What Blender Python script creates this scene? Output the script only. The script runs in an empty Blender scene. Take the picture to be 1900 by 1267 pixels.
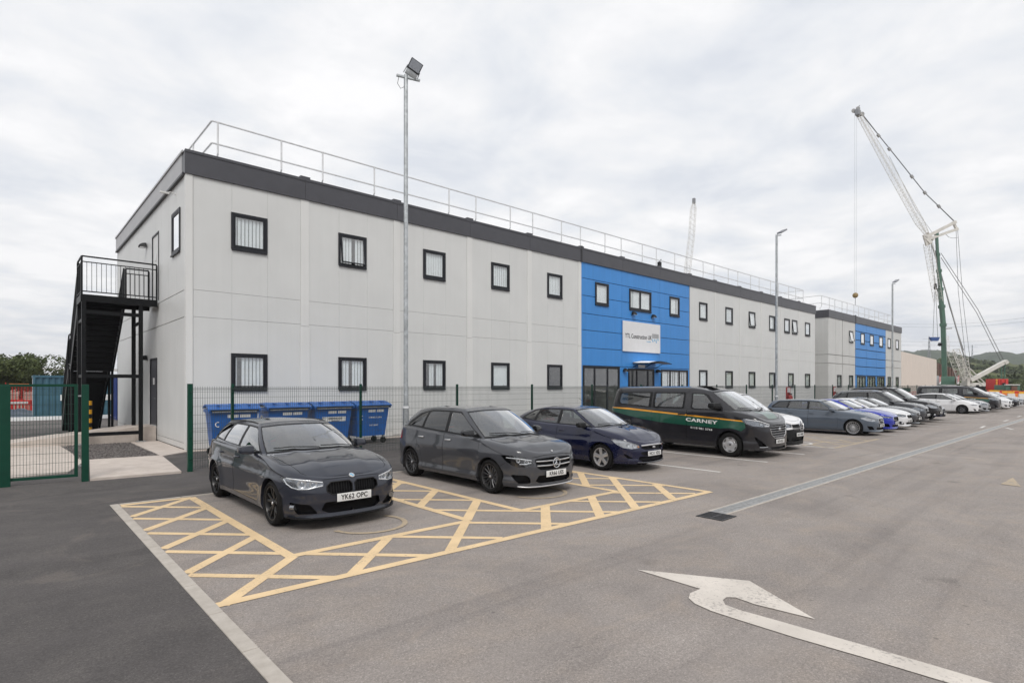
import bpy, bmesh, math, random
from mathutils import Vector, Matrix
from bisect import bisect_left
R = math.radians
random.seed(7)
SC = bpy.context.scene
COL = SC.collection

# ------------------------------------------------------------------ camera
cam_d = bpy.data.cameras.new('camera'); cam = bpy.data.objects.new('camera', cam_d); COL.objects.link(cam)
cam.location = (0, 0, 2.0)
cam.rotation_euler = (R(90), 0, -R(90 - 47.862))
cam_d.sensor_width = 36; cam_d.lens = 1045 / 1900 * 36
cam_d.shift_y = (715 - 633.5) / 1900
cam_d.clip_start = .1; cam_d.clip_end = 9000
SC.camera = cam

# ------------------------------------------------------------------ world: overcast cloud sky over a Nishita sky
SUN_EL, SUN_AZ = R(48), R(215)      # direction the light comes from
W = bpy.data.worlds.new('World'); SC.world = W; W.use_nodes = True
nt = W.node_tree; nt.nodes.clear()
def wn(t, **k):
    n = nt.nodes.new(t)
    for a, b in k.items(): setattr(n, a, b)
    return n
L = nt.links.new
sky = wn('ShaderNodeTexSky', sky_type='NISHITA'); sky.sun_disc = False
sky.sun_elevation = SUN_EL; sky.sun_rotation = SUN_AZ; sky.air_density = 1.4; sky.dust_density = 3.0
bg1 = wn('ShaderNodeBackground'); L(sky.outputs[0], bg1.inputs[0]); bg1.inputs[1].default_value = .11
tc = wn('ShaderNodeTexCoord'); sep = wn('ShaderNodeSeparateXYZ'); L(tc.outputs['Generated'], sep.inputs[0])
mx = wn('ShaderNodeMath', operation='MAXIMUM'); L(sep.outputs[2], mx.inputs[0]); mx.inputs[1].default_value = 0.0
ad = wn('ShaderNodeMath', operation='ADD'); L(mx.outputs[0], ad.inputs[0]); ad.inputs[1].default_value = .10
dx = wn('ShaderNodeMath', operation='DIVIDE'); L(sep.outputs[0], dx.inputs[0]); L(ad.outputs[0], dx.inputs[1])
dy = wn('ShaderNodeMath', operation='DIVIDE'); L(sep.outputs[1], dy.inputs[0]); L(ad.outputs[0], dy.inputs[1])
cmb = wn('ShaderNodeCombineXYZ'); L(dx.outputs[0], cmb.inputs[0]); L(dy.outputs[0], cmb.inputs[1])
n1 = wn('ShaderNodeTexNoise'); L(cmb.outputs[0], n1.inputs['Vector']); n1.inputs['Scale'].default_value = 2.1
n1.inputs['Detail'].default_value = 9; n1.inputs['Roughness'].default_value = .56; n1.inputs['Distortion'].default_value = .25
n2 = wn('ShaderNodeTexNoise'); L(cmb.outputs[0], n2.inputs['Vector']); n2.inputs['Scale'].default_value = .42
n2.inputs['Detail'].default_value = 4; n2.inputs['Roughness'].default_value = .5
mixn = wn('ShaderNodeMix'); mixn.inputs[0].default_value = .42; L(n1.outputs[0], mixn.inputs[2]); L(n2.outputs[0], mixn.inputs[3])
cr = wn('ShaderNodeValToRGB'); L(mixn.outputs[0], cr.inputs[0])
e = cr.color_ramp.elements
e[0].position = .39; e[0].color = (.70, .73, .785, 1)
e[1].position = .585; e[1].color = (.95, .945, .95, 1)
m1 = cr.color_ramp.elements.new(.455); m1.color = (.785, .805, .84, 1)
m2 = cr.color_ramp.elements.new(.515); m2.color = (.86, .865, .88, 1)
bg2 = wn('ShaderNodeBackground'); L(cr.outputs[0], bg2.inputs[0]); bg2.inputs[1].default_value = 1.0
ms = wn('ShaderNodeMixShader'); ms.inputs[0].default_value = .97
L(bg1.outputs[0], ms.inputs[1]); L(bg2.outputs[0], ms.inputs[2])
wo = wn('ShaderNodeOutputWorld'); L(ms.outputs[0], wo.inputs[0])

# ------------------------------------------------------------------ sun (behind thin cloud)
sd = bpy.data.lights.new('sun', 'SUN'); sun = bpy.data.objects.new('sun', sd); COL.objects.link(sun)
sd.energy = 1.45; sd.angle = R(22); sd.color = (1, .965, .91)
sv = Vector((math.cos(SUN_EL) * math.sin(SUN_AZ), math.cos(SUN_EL) * math.cos(SUN_AZ), math.sin(SUN_EL)))
sun.rotation_euler = sv.to_track_quat('Z', 'Y').to_euler(); sun.location = (0, -20, 40)

SC.view_settings.view_transform = 'Standard'; SC.view_settings.look = 'None'
SC.view_settings.exposure = 0.16; SC.view_settings.gamma = 1.0; SC.view_settings.use_curve_mapping = False
SC.render.engine = 'CYCLES'
SC.cycles.max_bounces = 6; SC.cycles.transparent_max_bounces = 12; SC.cycles.caustics_reflective = False
SC.cycles.caustics_refractive = False

# ------------------------------------------------------------------ materials
MATS = {}
class NT:
    def __init__(s, name):
        s.m = bpy.data.materials.new(name); s.m.use_nodes = True; s.t = s.m.node_tree; s.t.nodes.clear()
        s.out = s.n('ShaderNodeOutputMaterial'); MATS[name] = s.m
    def n(s, t, ins=None, **k):
        n = s.t.nodes.new(t)
        for a, b in k.items(): setattr(n, a, b)
        if ins:
            for a, b in ins.items():
                if hasattr(b, 'is_output'): s.t.links.new(b, n.inputs[a])
                else: n.inputs[a].default_value = b
        return n
    def obj(s): return s.n('ShaderNodeTexCoord').outputs['Object']
    def world(s): return s.n('ShaderNodeNewGeometry').outputs['Position']
    def noise(s, vec, scale, detail=4, rough=.5, dist=0):
        return s.n('ShaderNodeTexNoise', {'Vector': vec, 'Scale': scale, 'Detail': detail, 'Roughness': rough, 'Distortion': dist}).outputs[0]
    def ramp(s, v, pts):
        r = s.n('ShaderNodeValToRGB', {0: v}); el = r.color_ramp.elements
        while len(el) < len(pts): el.new(.5)
        for x, (p, c) in zip(el, pts):
            x.position = p; x.color = (c, c, c, 1) if isinstance(c, (int, float)) else (*c, 1)
        return r.outputs[0]
    def mix(s, f, a, b, bt='MIX'):
        n = s.n('ShaderNodeMix', data_type='RGBA', blend_type=bt)
        for i, v in ((0, f), (6, a), (7, b)):
            if hasattr(v, 'is_output'): s.t.links.new(v, n.inputs[i])
            else: n.inputs[i].default_value = v if i == 0 else (*v, 1)
        return n.outputs[2]
    def bump(s, h, st=.2, d=.01):
        return s.n('ShaderNodeBump', {'Height': h, 'Strength': st, 'Distance': d}).outputs[0]
    def mul(s, a, b): return s.math('MULTIPLY', a, b)
    def math(s, op, a, b=0, c=None):
        d = {0: a, 1: b}
        if c is not None: d[2] = c
        return s.n('ShaderNodeMath', d, operation=op).outputs[0]
    def pbr(s, col, rough=.5, metal=0, normal=None, spec=.5, coat=0, cr=.03, emis=None, es=0, alpha=None):
        b = s.n('ShaderNodeBsdfPrincipled')
        def st(k, v):
            if hasattr(v, 'is_output'): s.t.links.new(v, b.inputs[k])
            else: b.inputs[k].default_value = (*v, 1) if isinstance(v, tuple) and len(v) == 3 else v
        st('Base Color', col); st('Roughness', rough); st('Metallic', metal); st('Specular IOR Level', spec)
        st('Coat Weight', coat); st('Coat Roughness', cr)
        if normal: st('Normal', normal)
        if emis: st('Emission Color', emis); st('Emission Strength', es)
        s.t.links.new(b.outputs[0], s.out.inputs[0]); return s.m

def simple(name, col, rough=.5, metal=0, var=.12, scale=3., bump=0., bscale=60, spec=.5, coat=0):
    t = NT(name); v = t.obj(); nz = t.noise(v, scale, 5, .6)
    c = t.mix(1.0, col, t.ramp(nz, [(.3, 1 - var), (.7, 1 + var)]), 'MULTIPLY')
    nr = t.bump(t.noise(v, bscale, 3), bump) if bump else None
    return t.pbr(c, rough, metal, nr, spec, coat)

def paint(name, col, flake=.0, rough=.28, metal=.0):
    metal *= .3
    t = NT(name); v = t.obj()
    fl = t.noise(v, 900, 1)
    dirt = t.noise(v, 2.5, 6, .65)
    c = t.mix(1.0, col, t.ramp(fl, [(.35, 1 - flake), (.65, 1 + flake)]), 'MULTIPLY')
    sepz = t.n('ShaderNodeSeparateXYZ', {0: v}).outputs[2]
    low = t.math('MULTIPLY', t.ramp(sepz, [(.12, 1.0), (.62, 0.0)]), t.ramp(dirt, [(.4, .0), (.75, .28)]))
    c = t.mix(low, c, (.10, .095, .09))
    rg = t.math('MULTIPLY_ADD', low, .4, rough)
    cw = t.math('MULTIPLY_ADD', low, -.9, 1.0)
    return t.pbr(c, rg, metal, None, .12, cw, .03)

def glass(name, tint, k=1.5, base=0.0, rough=0.0):
    t = NT(name)
    lw = t.n('ShaderNodeLayerWeight', {'Blend': .5}).outputs['Facing']; fr = t.math('MULTIPLY_ADD', t.math('POWER', lw, 5.0), .96, .04)
    f = t.math('MULTIPLY_ADD', fr, k, base); f = t.math('MINIMUM', f, 1.0)
    tr = t.n('ShaderNodeBsdfTransparent', {0: (*tint, 1)})
    gl = t.n('ShaderNodeBsdfGlossy', {'Color': (1, 1, 1, 1), 'Roughness': rough})
    m = t.n('ShaderNodeMixShader', {0: f, 1: tr.outputs[0], 2: gl.outputs[0]})
    t.t.links.new(m.outputs[0], t.out.inputs[0]); return t.m

def asphalt(name, base, light, tint_patch, seams=True, dark=False):
    t = NT(name); v = t.world()
    ag = t.n('ShaderNodeTexVoronoi', {'Vector': v, 'Scale': 120.0}).outputs['Color']
    agv = t.n('ShaderNodeSeparateColor', {0: ag}).outputs[0]
    f1 = t.noise(v, 38, 6, .75); big = t.noise(v, .30, 7, .66, .8); mid = t.noise(v, 1.6, 5, .65)
    c = t.mix(t.ramp(big, [(.34, 0.0), (.68, 1.0)]), base, light)
    c = t.mix(t.math('MULTIPLY', t.ramp(mid, [(.46, 0.0), (.70, 1.0)]), .5), c, tint_patch)
    c = t.mix(1.0, c, t.ramp(agv, [(0.0, .78), (.5, .99), (.9, 1.12), (1.0, 1.4)]), 'MULTIPLY')
    c = t.mix(1.0, c, t.ramp(f1, [(.3, .80), (.7, 1.20)]), 'MULTIPLY')
    # sparse oil spots and pale scuffs
    sp = t.n('ShaderNodeTexVoronoi', {'Vector': v, 'Scale': .8, 'Randomness': 1.0}).outputs['Distance']
    sp = t.math('ADD', sp, t.math('MULTIPLY', t.math('SUBTRACT', t.noise(v, 7, 4), .5), .25))
    c = t.mix(t.math('MULTIPLY', t.ramp(sp, [(.03, 1.0), (.14, 0.0)]), .35 if not dark else .2), c, (.05, .045, .045))
    # tyre sweeps: stretched noise
    mp = t.n('ShaderNodeMapping', {'Vector': v, 'Rotation': (0, 0, R(28)), 'Scale': (.12, 1.7, 1)}).outputs[0]
    sw = t.noise(mp, 1.0, 5, .6, .8)
    c = t.mix(t.math('MULTIPLY', t.ramp(sw, [(.50, 0.0), (.70, 1.0)]), .30), c, (.11, .10, .10))
    mp2 = t.n('ShaderNodeMapping', {'Vector': v, 'Rotation': (0, 0, R(2)), 'Scale': (.06, 1.1, 1), 'Location': (3, 7, 0)}).outputs[0]
    sw2 = t.noise(mp2, 1.2, 5, .6, .5)
    c = t.mix(t.math('MULTIPLY', t.ramp(sw2, [(.5, 0.0), (.75, 1.0)]), .35), c, light)
    st_ = t.noise(v, .55, 7, .7, 1.6); c = t.mix(t.math('MULTIPLY', t.ramp(st_, [(.56, 0.0), (.66, 1.0)]), .35 if not dark else .12), c, (.36, .30, .25))
    dr = t.n('ShaderNodeTexVoronoi', {'Vector': v, 'Scale': 2.6}).outputs['Distance']; c = t.mix(t.math('MULTIPLY', t.ramp(dr, [(.035, 1.0), (.06, 0.0)]), .45), c, (.06, .055, .052))
    h = t.math('ADD', t.math('MULTIPLY', agv, .6), f1)
    return t.pbr(c, .88, 0, t.bump(h, .55, .006), .3)

def build_mats():
    asphalt('asphalt', (.235, .210, .195), (.335, .300, .277), (.34, .288, .245))
    asphalt('new_asphalt', (.066, .061, .060), (.112, .103, .100), (.135, .123, .115), dark=True)
    # road paint, worn
    def road_paint(name, col, under, wear=.5):
        t = NT(name); v = t.world()
        a = t.noise(v, 26, 6, .75); b = t.noise(v, 1.4, 5, .6)
        w = t.math('ADD', t.math('MULTIPLY', a, .65), t.math('MULTIPLY', b, .35))
        c = t.mix(1.0, col, t.ramp(t.noise(v, 2.2, 5, .6), [(.3, .88), (.7, 1.08)]), 'MULTIPLY')
        c = t.mix(t.ramp(w, [(wear - .12, 1.0), (wear, 0.0)]), c, under)
        return t.pbr(c, .7, 0, t.bump(a, .3, .004), .3)
    road_paint('yellow_paint', (.73, .545, .325), (.25, .21, .18), .455)
    road_paint('faded_yellow_paint', (.45, .36, .25), (.27, .24, .22), .52)
    road_paint('white_paint', (.62, .57, .515), (.26, .235, .22), .465)
    road_paint('bay_line_paint', (.66, .64, .61), (.26, .235, .22), .45)
    t = NT('concrete'); v = t.world(); a = t.noise(v, 3, 8, .65); b = t.noise(v, 60, 3)
    c = t.mix(t.ramp(a, [(.3, 0.0), (.7, 1.0)]), (.46, .40, .355), (.60, .535, .485))
    t.pbr(c, .85, 0, t.bump(b, .15, .004), .3)
    t = NT('kerb_concrete'); v = t.world(); a = t.noise(v, 5, 8, .7); b = t.noise(v, 90, 3)
    c = t.mix(t.ramp(a, [(.3, 0.0), (.7, 1.0)]), (.37, .335, .295), (.50, .46, .415))
    t.pbr(c, .9, 0, t.bump(b, .25, .004), .3)
    t = NT('gravel'); v = t.world(); vo = t.n('ShaderNodeTexVoronoi', {'Vector': v, 'Scale': 28.0})
    g = t.n('ShaderNodeSeparateColor', {0: vo.outputs['Color']}).outputs[0]
    c = t.mix(g, (.09, .08, .078), (.24, .22, .21))
    t.pbr(c, .9, 0, t.bump(vo.outputs['Distance'], 1.0, .03), .3)
    t = NT('rough_ground'); v = t.world(); a = t.noise(v, .3, 8, .7); b = t.noise(v, 9, 5)
    c = t.mix(t.ramp(a, [(.35, 0.0), (.65, 1.0)]), (.20, .165, .13), (.27, .235, .19)); t.pbr(c, .95, 0, t.bump(b, .5, .03), .2)
    # wall cladding: faint vertical rain streaks
    def cladding(name, col, streak=.035, rough=.42):
        t = NT(name); v = t.world()
        mp = t.n('ShaderNodeMapping', {'Vector': v, 'Scale': (5.5, 5.5, .22)}).outputs[0]
        a = t.noise(mp, 1.0, 5, .6); b = t.noise(v, .8, 4)
        c = t.mix(1.0, col, t.ramp(a, [(.3, 1 - streak), (.7, 1 + streak * .6)]), 'MULTIPLY')
        c = t.mix(1.0, c, t.ramp(b, [(.3, .97), (.7, 1.03)]), 'MULTIPLY')
        zz = t.n('ShaderNodeSeparateXYZ', {0: v}).outputs[2]
        sp = t.math('MULTIPLY', t.ramp(zz, [(.0, .45), (.5, 0.0)]), t.noise(v, 4, 5, .7))
        c = t.mix(sp, c, (.25, .22, .19))
        return t.pbr(c, rough, 0, t.bump(t.noise(v, 1.3, 2), .04, .02), .4)
    cladding('grey_cladding', (.65, .655, .645), .022); cladding('grey_cover', (.70, .70, .685), .04)
    cladding('far_grey_cladding', (.58, .58, .565), .05)
    cladding('blue_cladding', (.048, .25, .64), .07, .38); cladding('cream_cladding', (.74, .655, .59), .08, .6)
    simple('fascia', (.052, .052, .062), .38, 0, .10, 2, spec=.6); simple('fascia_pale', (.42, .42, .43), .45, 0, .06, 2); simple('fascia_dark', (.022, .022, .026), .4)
    simple('frame_grey', (.013, .014, .019), .42, 0, .1, 4, spec=.35)
    simple('blind', (.88, .89, .89), .75, 0, .06); simple('room_wall', (.40, .38, .34), .8); simple('room_dark', (.10, .09, .08), .8)
    glass('window_glass', (.95, .99, 1.0), 2.6, .10); glass('door_glass', (.50, .50, .46), 1.8, .03)
    glass('car_glass', (.42, .47, .45), 2.6, .03); glass('privacy_glass', (.07, .07, .075), 1.8, .02)
    glass('windscreen_glass', (.50, .56, .54), 3.4, .085, .0); glass('lamp_glass', (.86, .88, .9), 1.6, .03)
    simple('galvanised', (.42, .44, .45), .42, .75, .28, 9, .1, 40)
    simple('rail_steel', (.66, .67, .68), .5, .1, .12, 6)
    simple('green_steel', (.004, .050, .030), .5, 0, .12, 5, spec=.25); simple('wire_green', (.018, .060, .045), .5)
    simple('wire_grey', (.045, .060, .055), .5)
    simple('black_steel', (.0045, .005, .006), .45, 0, .2, 5, spec=.22); simple('black_plastic', (.008, .008, .009), .5, 0, .15, 8, spec=.3)
    simple('black_grille', (.002, .002, .003), .5, spec=.15); simple('rubber', (.011, .0105, .0105), .85, 0, .25, 14, .2, 60, spec=.2)
    simple('dark_void', (.003, .003, .003), .9); simple('interior', (.028, .028, .030), .8); simple('seat_cloth', (.06, .06, .065), .9)
    simple('chrome', (.62, .63, .65), .12, 1.0, .03); simple('silver', (.55, .55, .56), .30, .6, .08); simple('dark_alloy', (.10, .10, .105), .3, .7, .1)
    simple('black_alloy', (.012, .012, .013), .3, .2, .1); simple('lamp_inner', (.30, .31, .33), .15, .85, .2, 30)
    simple('lens_white', (.85, .86, .88), .12, .2, .03); simple('amber', (.7, .22, .02), .3); simple('red_lens', (.30, .008, .012), .18)
    simple('plate_white', (.70, .70, .69), .4, 0, .06, 6); simple('plate_text', (.008, .008, .008), .5); simple('yellow_plate', (.7, .5, .02), .4)
    simple('sign_white', (.74, .74, .75), .4, 0, .03); simple('sign_text', (.045, .045, .05), .5); simple('logo_grey', (.33, .34, .35), .5); simple('logo_blue', (.05, .38, .65), .5)
    simple('bin_blue', (.018, .105, .36), .42, 0, .18, 4, .05, 30); simple('sticker', (.72, .72, .70), .5, 0, .12, 30); simple('sticker_ink', (.08, .08, .09), .5)
    simple('container_blue', (.05, .13, .18), .5, 0, .22, 2); simple('container_navy', (.010, .03, .16), .5); simple('container_grey', (.35, .38, .42), .5)
    simple('barrier_red', (.52, .02, .015), .5, 0, .15); simple('barrier_white', (.62, .60, .58), .6, 0, .1); simple('barrier_orange', (.62, .16, .02), .5, 0, .12); simple('barrier_yellow', (.72, .40, .03), .5)
    simple('fire_red', (.42, .02, .02), .35); simple('hook_gold', (.25, .17, .06), .5); simple('bollard_yellow', (.75, .38, .01), .4)
    simple('crane_white', (.62, .60, .56), .5, 0, .12, 1); simple('crane_green', (.060, .135, .095), .4, 0, .15, 1); simple('rope', (.11, .11, .115), .5)
    simple('crane_grey', (.30, .30, .30), .5); simple('rust_brown', (.13, .06, .04), .8, 0, .3, 1.5); simple('skip_blue', (.03, .08, .25), .5)
    simple('pylon_steel', (.24, .25, .27), .6); simple('bark', (.06, .045, .035), .9, 0, .3, 5, .4, 20)
    simple('roof_pale', (.55, .55, .55), .6); simple('tarp', (.06, .08, .11), .4, 0, .3, 4); simple('livery_green', (.004, .070, .040), .28, 0, .05, coat=1)
    simple('livery_yellow', (.78, .33, .004), .3, 0, .05, coat=1); simple('livery_white', (.75, .75, .73), .35); simple('drain_iron', (.045, .045, .047), .55, .4, .3, 20)
    simple('drain_galv', (.36, .36, .355), .5, .5, .25, 12); simple('cloth_blue', (.12, .36, .60), .8)
    def leaves(name, a, b):
        t = NT(name); v = t.world(); n = t.noise(v, 1.1, 4, .6); m = t.n('ShaderNodeNewGeometry').outputs['Random Per Island']
        c = t.mix(t.math('MULTIPLY_ADD', m, .5, t.math('MULTIPLY', n, .6)), a, b); return t.pbr(c, .75, 0, None, .2)
    leaves('leaf_dark', (.030, .046, .018), (.095, .115, .042)); leaves('leaf_mid', (.05, .075, .02), (.13, .15, .05))
    def hills(name, a, b, c3, sc):
        t = NT(name); v = t.world(); n = t.noise(v, sc, 8, .7); m = t.noise(v, sc * 7, 6, .75)
        c = t.mix(t.ramp(n, [(.35, 0.0), (.65, 1.0)]), a, b); c = t.mix(t.math('MULTIPLY', t.ramp(m, [(.45, 0.0), (.75, 1.0)]), .7), c, c3)
        return t.pbr(c, .95, 0, None, .1)
    hills('hill_wood', (.048, .066, .034), (.070, .088, .046), (.028, .036, .024), .006)
    hills('field_scrub', (.085, .105, .042), (.145, .150, .068), (.045, .060, .028), .02)
    paint('paint_charcoal', (.021, .024, .036), .12, .3, .45); paint('paint_grey', (.056, .058, .066), .12, .3, .45)
    paint('paint_navy', (.004, .006, .030), .05, .25, .2); paint('paint_van_grey', (.018, .0175, .021), .1, .3, .4)
    paint('paint_slate', (.085, .105, .135), .1, .3, .45); paint('paint_blue', (.015, .03, .34), .05, .28, .3)
    paint('paint_white', (.70, .70, .71), .0, .3); paint('paint_black', (.008, .008, .010), .0, .25); paint('paint_silver', (.34, .35, .37), .1, .3, .6)
    paint('paint_dark_grey', (.042, .044, .050), .1, .3, .4)
build_mats()
def M(n): return MATS[n]

# ------------------------------------------------------------------ mesh helpers
class MB:
    def __init__(s): s.v = []; s.f = []; s.mi = []; s.m = 0
    def add(s, vs, fs):
        o = len(s.v); s.v += [tuple(p) for p in vs]; s.f += [tuple(o + i for i in f) for f in fs]; s.mi += [s.m] * len(fs); return s
    def box(s, x0, x1, y0, y1, z0, z1):
        return s.add([(x0, y0, z0), (x1, y0, z0), (x1, y1, z0), (x0, y1, z0), (x0, y0, z1), (x1, y0, z1), (x1, y1, z1), (x0, y1, z1)],
                     [(0, 3, 2, 1), (4, 5, 6, 7), (0, 1, 5, 4), (1, 2, 6, 5), (2, 3, 7, 6), (3, 0, 4, 7)])
    def rbox(s, x0, x1, y0, y1, z0, z1, b=.01):
        bm = bmesh.new(); bmesh.ops.create_cube(bm, size=1)
        for v in bm.verts: v.co = Vector(((x0 + x1) / 2 + v.co.x * (x1 - x0), (y0 + y1) / 2 + v.co.y * (y1 - y0), (z0 + z1) / 2 + v.co.z * (z1 - z0)))
        bmesh.ops.bevel(bm, geom=bm.edges[:], offset=b, segments=2, affect='EDGES', profile=.6)
        s.bm(bm); bm.free(); return s
    def bm(s, bm, mat=None):
        bm.verts.index_update()
        return s.add([(mat @ v.co) if mat else v.co for v in bm.verts], [[v.index for v in f.verts] for f in bm.faces])
    def tube(s, pts, r, n=6, cap=True, r2=None):
        pts = [Vector(p) for p in pts]; o = len(s.v); up = Vector((0, 0, 1)); prev = None
        for i, p in enumerate(pts):
            d = (pts[min(i + 1, len(pts) - 1)] - pts[max(i - 1, 0)]).normalized()
            a = d.orthogonal().normalized() if prev is None else (prev - d * prev.dot(d)).normalized()
            if prev is None and abs(d.z) < .99: a = d.cross(up).normalized()
            prev = a; b = d.cross(a); rr = r if r2 is None else r + (r2 - r) * i / (len(pts) - 1)
            for k in range(n):
                t = 2 * math.pi * (k + .5) / n; s.v.append(tuple(p + (a * math.cos(t) + b * math.sin(t)) * rr))
        for i in range(len(pts) - 1):
            for k in range(n):
                k2 = (k + 1) % n; s.f.append((o + i * n + k, o + i * n + k2, o + (i + 1) * n + k2, o + (i + 1) * n + k)); s.mi.append(s.m)
        if cap:
            s.f.append(tuple(o + k for k in range(n))[::-1]); s.f.append(tuple(o + (len(pts) - 1) * n + k for k in range(n))); s.mi += [s.m] * 2
        return s
    def bar(s, a, b, w, h=None):
        """square bar of width w (horizontal) and height h between two points"""
        a = Vector(a); b = Vector(b); h = h or w; d = (b - a).normalized()
        u = d.cross(Vector((0, 0, 1))) if abs(d.z) < .999 else Vector((1, 0, 0)); u.normalize(); v = u.cross(d).normalized()
        vs = [p + u * (sx * w / 2) + v * (sy * h / 2) for p in (a, b) for sx, sy in ((-1, -1), (1, -1), (1, 1), (-1, 1))]
        return s.add(vs, [(3, 2, 1, 0), (4, 5, 6, 7), (0, 1, 5, 4), (1, 2, 6, 5), (2, 3, 7, 6), (3, 0, 4, 7)])
    def lathe(s, prof, n=24, axis='Y', c=(0, 0, 0), ang=2 * math.pi):
        o = len(s.v); full = abs(ang - 2 * math.pi) < 1e-6; m = n if full else n + 1
        for k in range(m):
            t = ang * k / n; ct, st = math.cos(t), math.sin(t)
            for (r, h) in prof:
                if axis == 'Y': p = (c[0] + r * ct, c[1] + h, c[2] + r * st)
                elif axis == 'Z': p = (c[0] + r * ct, c[1] + r * st, c[2] + h)
                else: p = (c[0] + h, c[1] + r * ct, c[2] + r * st)
                s.v.append(p)
        q = len(prof)
        for k in range(n):
            for i in range(q - 1):
                a, b = o + k * q + i, o + ((k + 1) % m) * q + i; s.f.append((a, b, b + 1, a + 1)); s.mi.append(s.m)
        return s
    def prism(s, poly, z0, z1):
        n = len(poly); return s.add([(x, y, z0) for x, y in poly] + [(x, y, z1) for x, y in poly],
            [tuple(range(n))[::-1], tuple(range(n, 2 * n))] + [(i, (i + 1) % n, n + (i + 1) % n, n + i) for i in range(n)])
    def xf(s, mat): s.v = [tuple(mat @ Vector(p)) for p in s.v]; return s
    def mesh(s, name, mats, smooth=None):
        me = bpy.data.meshes.new(name); me.from_pydata(s.v, [], s.f)
        for m in (mats if isinstance(mats, (list, tuple)) else [mats]): me.materials.append(M(m) if isinstance(m, str) else m)
        me.polygons.foreach_set('material_index', s.mi); me.validate(clean_customdata=False)
        if smooth is not None:
            me.polygons.foreach_set('use_smooth', [True] * len(me.polygons)); me.set_sharp_from_angle(angle=R(smooth))
        me.update(); return me
    def obj(s, name, mats, parent=None, smooth=None, loc=None, rotz=None):
        return link(name, s.mesh(name, mats, smooth), parent, loc, rotz)
def link(name, me, parent=None, loc=None, rotz=None):
    o = bpy.data.objects.new(name, me); COL.objects.link(o)
    if parent: o.parent = parent
    if loc: o.location = loc
    if rotz is not None: o.rotation_euler = (0, 0, rotz)
    return o
def tag(o, label=None, cat=None, group=None, kind=None):
    if label: o['label'] = label
    if cat: o['category'] = cat
    if group: o['group'] = group
    if kind: o['kind'] = kind
    return o
def thing(name, label, cat, loc=(0, 0, 0), rotz=0, group=None):
    o = link(name, None, None, loc, rotz); o.empty_display_size = .2; return tag(o, label, cat, group)
def struct(o): o['kind'] = 'structure'; return o
def stuff(o): o['kind'] = 'stuff'; return o
def copy_tree(o, parent=None):
    c = o.copy(); COL.objects.link(c); c.parent = parent
    for ch in o.children: copy_tree(ch, c)
    return c
def fixn(me):
    bm = bmesh.new(); bm.from_mesh(me); bmesh.ops.recalc_face_normals(bm, faces=bm.faces[:]); bm.to_mesh(me); bm.free(); return me
def text_mb(txt, size, depth=.002, bold=0.0, sx=1.0, align='CENTER', spacing=1.0):
    """flat lettering in the XZ plane facing -Y, centred on its origin"""
    cu = bpy.data.curves.new('lettering', 'FONT'); cu.body = txt; cu.size = size; cu.extrude = depth; cu.offset = bold
    cu.align_x = align; cu.align_y = 'CENTER'; cu.space_character = spacing; cu.resolution_u = 3
    o = bpy.data.objects.new('lettering', cu); COL.objects.link(o); dg = bpy.context.evaluated_depsgraph_get()
    me = bpy.data.meshes.new_from_object(o.evaluated_get(dg)); mb = MB()
    mb.add([(v.co.x * sx, -v.co.z, v.co.y) for v in me.vertices], [tuple(p.vertices) for p in me.polygons])
    bpy.data.objects.remove(o); bpy.data.curves.remove(cu); bpy.data.meshes.remove(me); return mb
# ================================================================== ground
def sheet(name, poly, z, mat, parent=None, thick=0):
    mb = MB(); n = len(poly)
    if thick: mb.prism(poly, z - thick, z)
    else: mb.add([(x, y, z) for x, y in poly], [tuple(range(n))])
    o = mb.obj(name, mat, parent)
    fixn(o.data)
    if not thick and o.data.polygons[0].normal.z < 0: o.data.flip_normals()
    return o
def rect(x0, x1, y0, y1): return [(x0, y0), (x1, y0), (x1, y1), (x0, y1)]
struct(sheet('ground', rect(-2200, 2200, -2200, 2200), -.06, 'rough_ground'))
struct(sheet('car_park', rect(-60, 100, -70, 60), 0, 'asphalt', thick=.05))
fp = struct(sheet('footpath', [(-60, -40), (1.325, -40), (1.325, 11.44), (56, 11.44), (56, 19.33), (-60, 19.33)], .004, 'new_asphalt'))
struct(sheet('service_yard', rect(-40, 4.1, 24.9, 40), .005, 'new_asphalt'))
k = link('kerb', None); struct(k)
y = -12.0
while y < 11.4:
    L_ = min(.912, 11.46 - y); MB().rbox(1.325, 1.445, y + .004, y + L_ - .004, -.02, .014, .006).obj('kerb_stone', 'kerb_concrete', k); y += .915
x = 1.45
while x < 9.0:
    MB().rbox(x + .004, x + .908, 11.40, 11.46, -.02, .014, .005).obj('kerb_stone', 'kerb_concrete', k); x += .915
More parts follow.
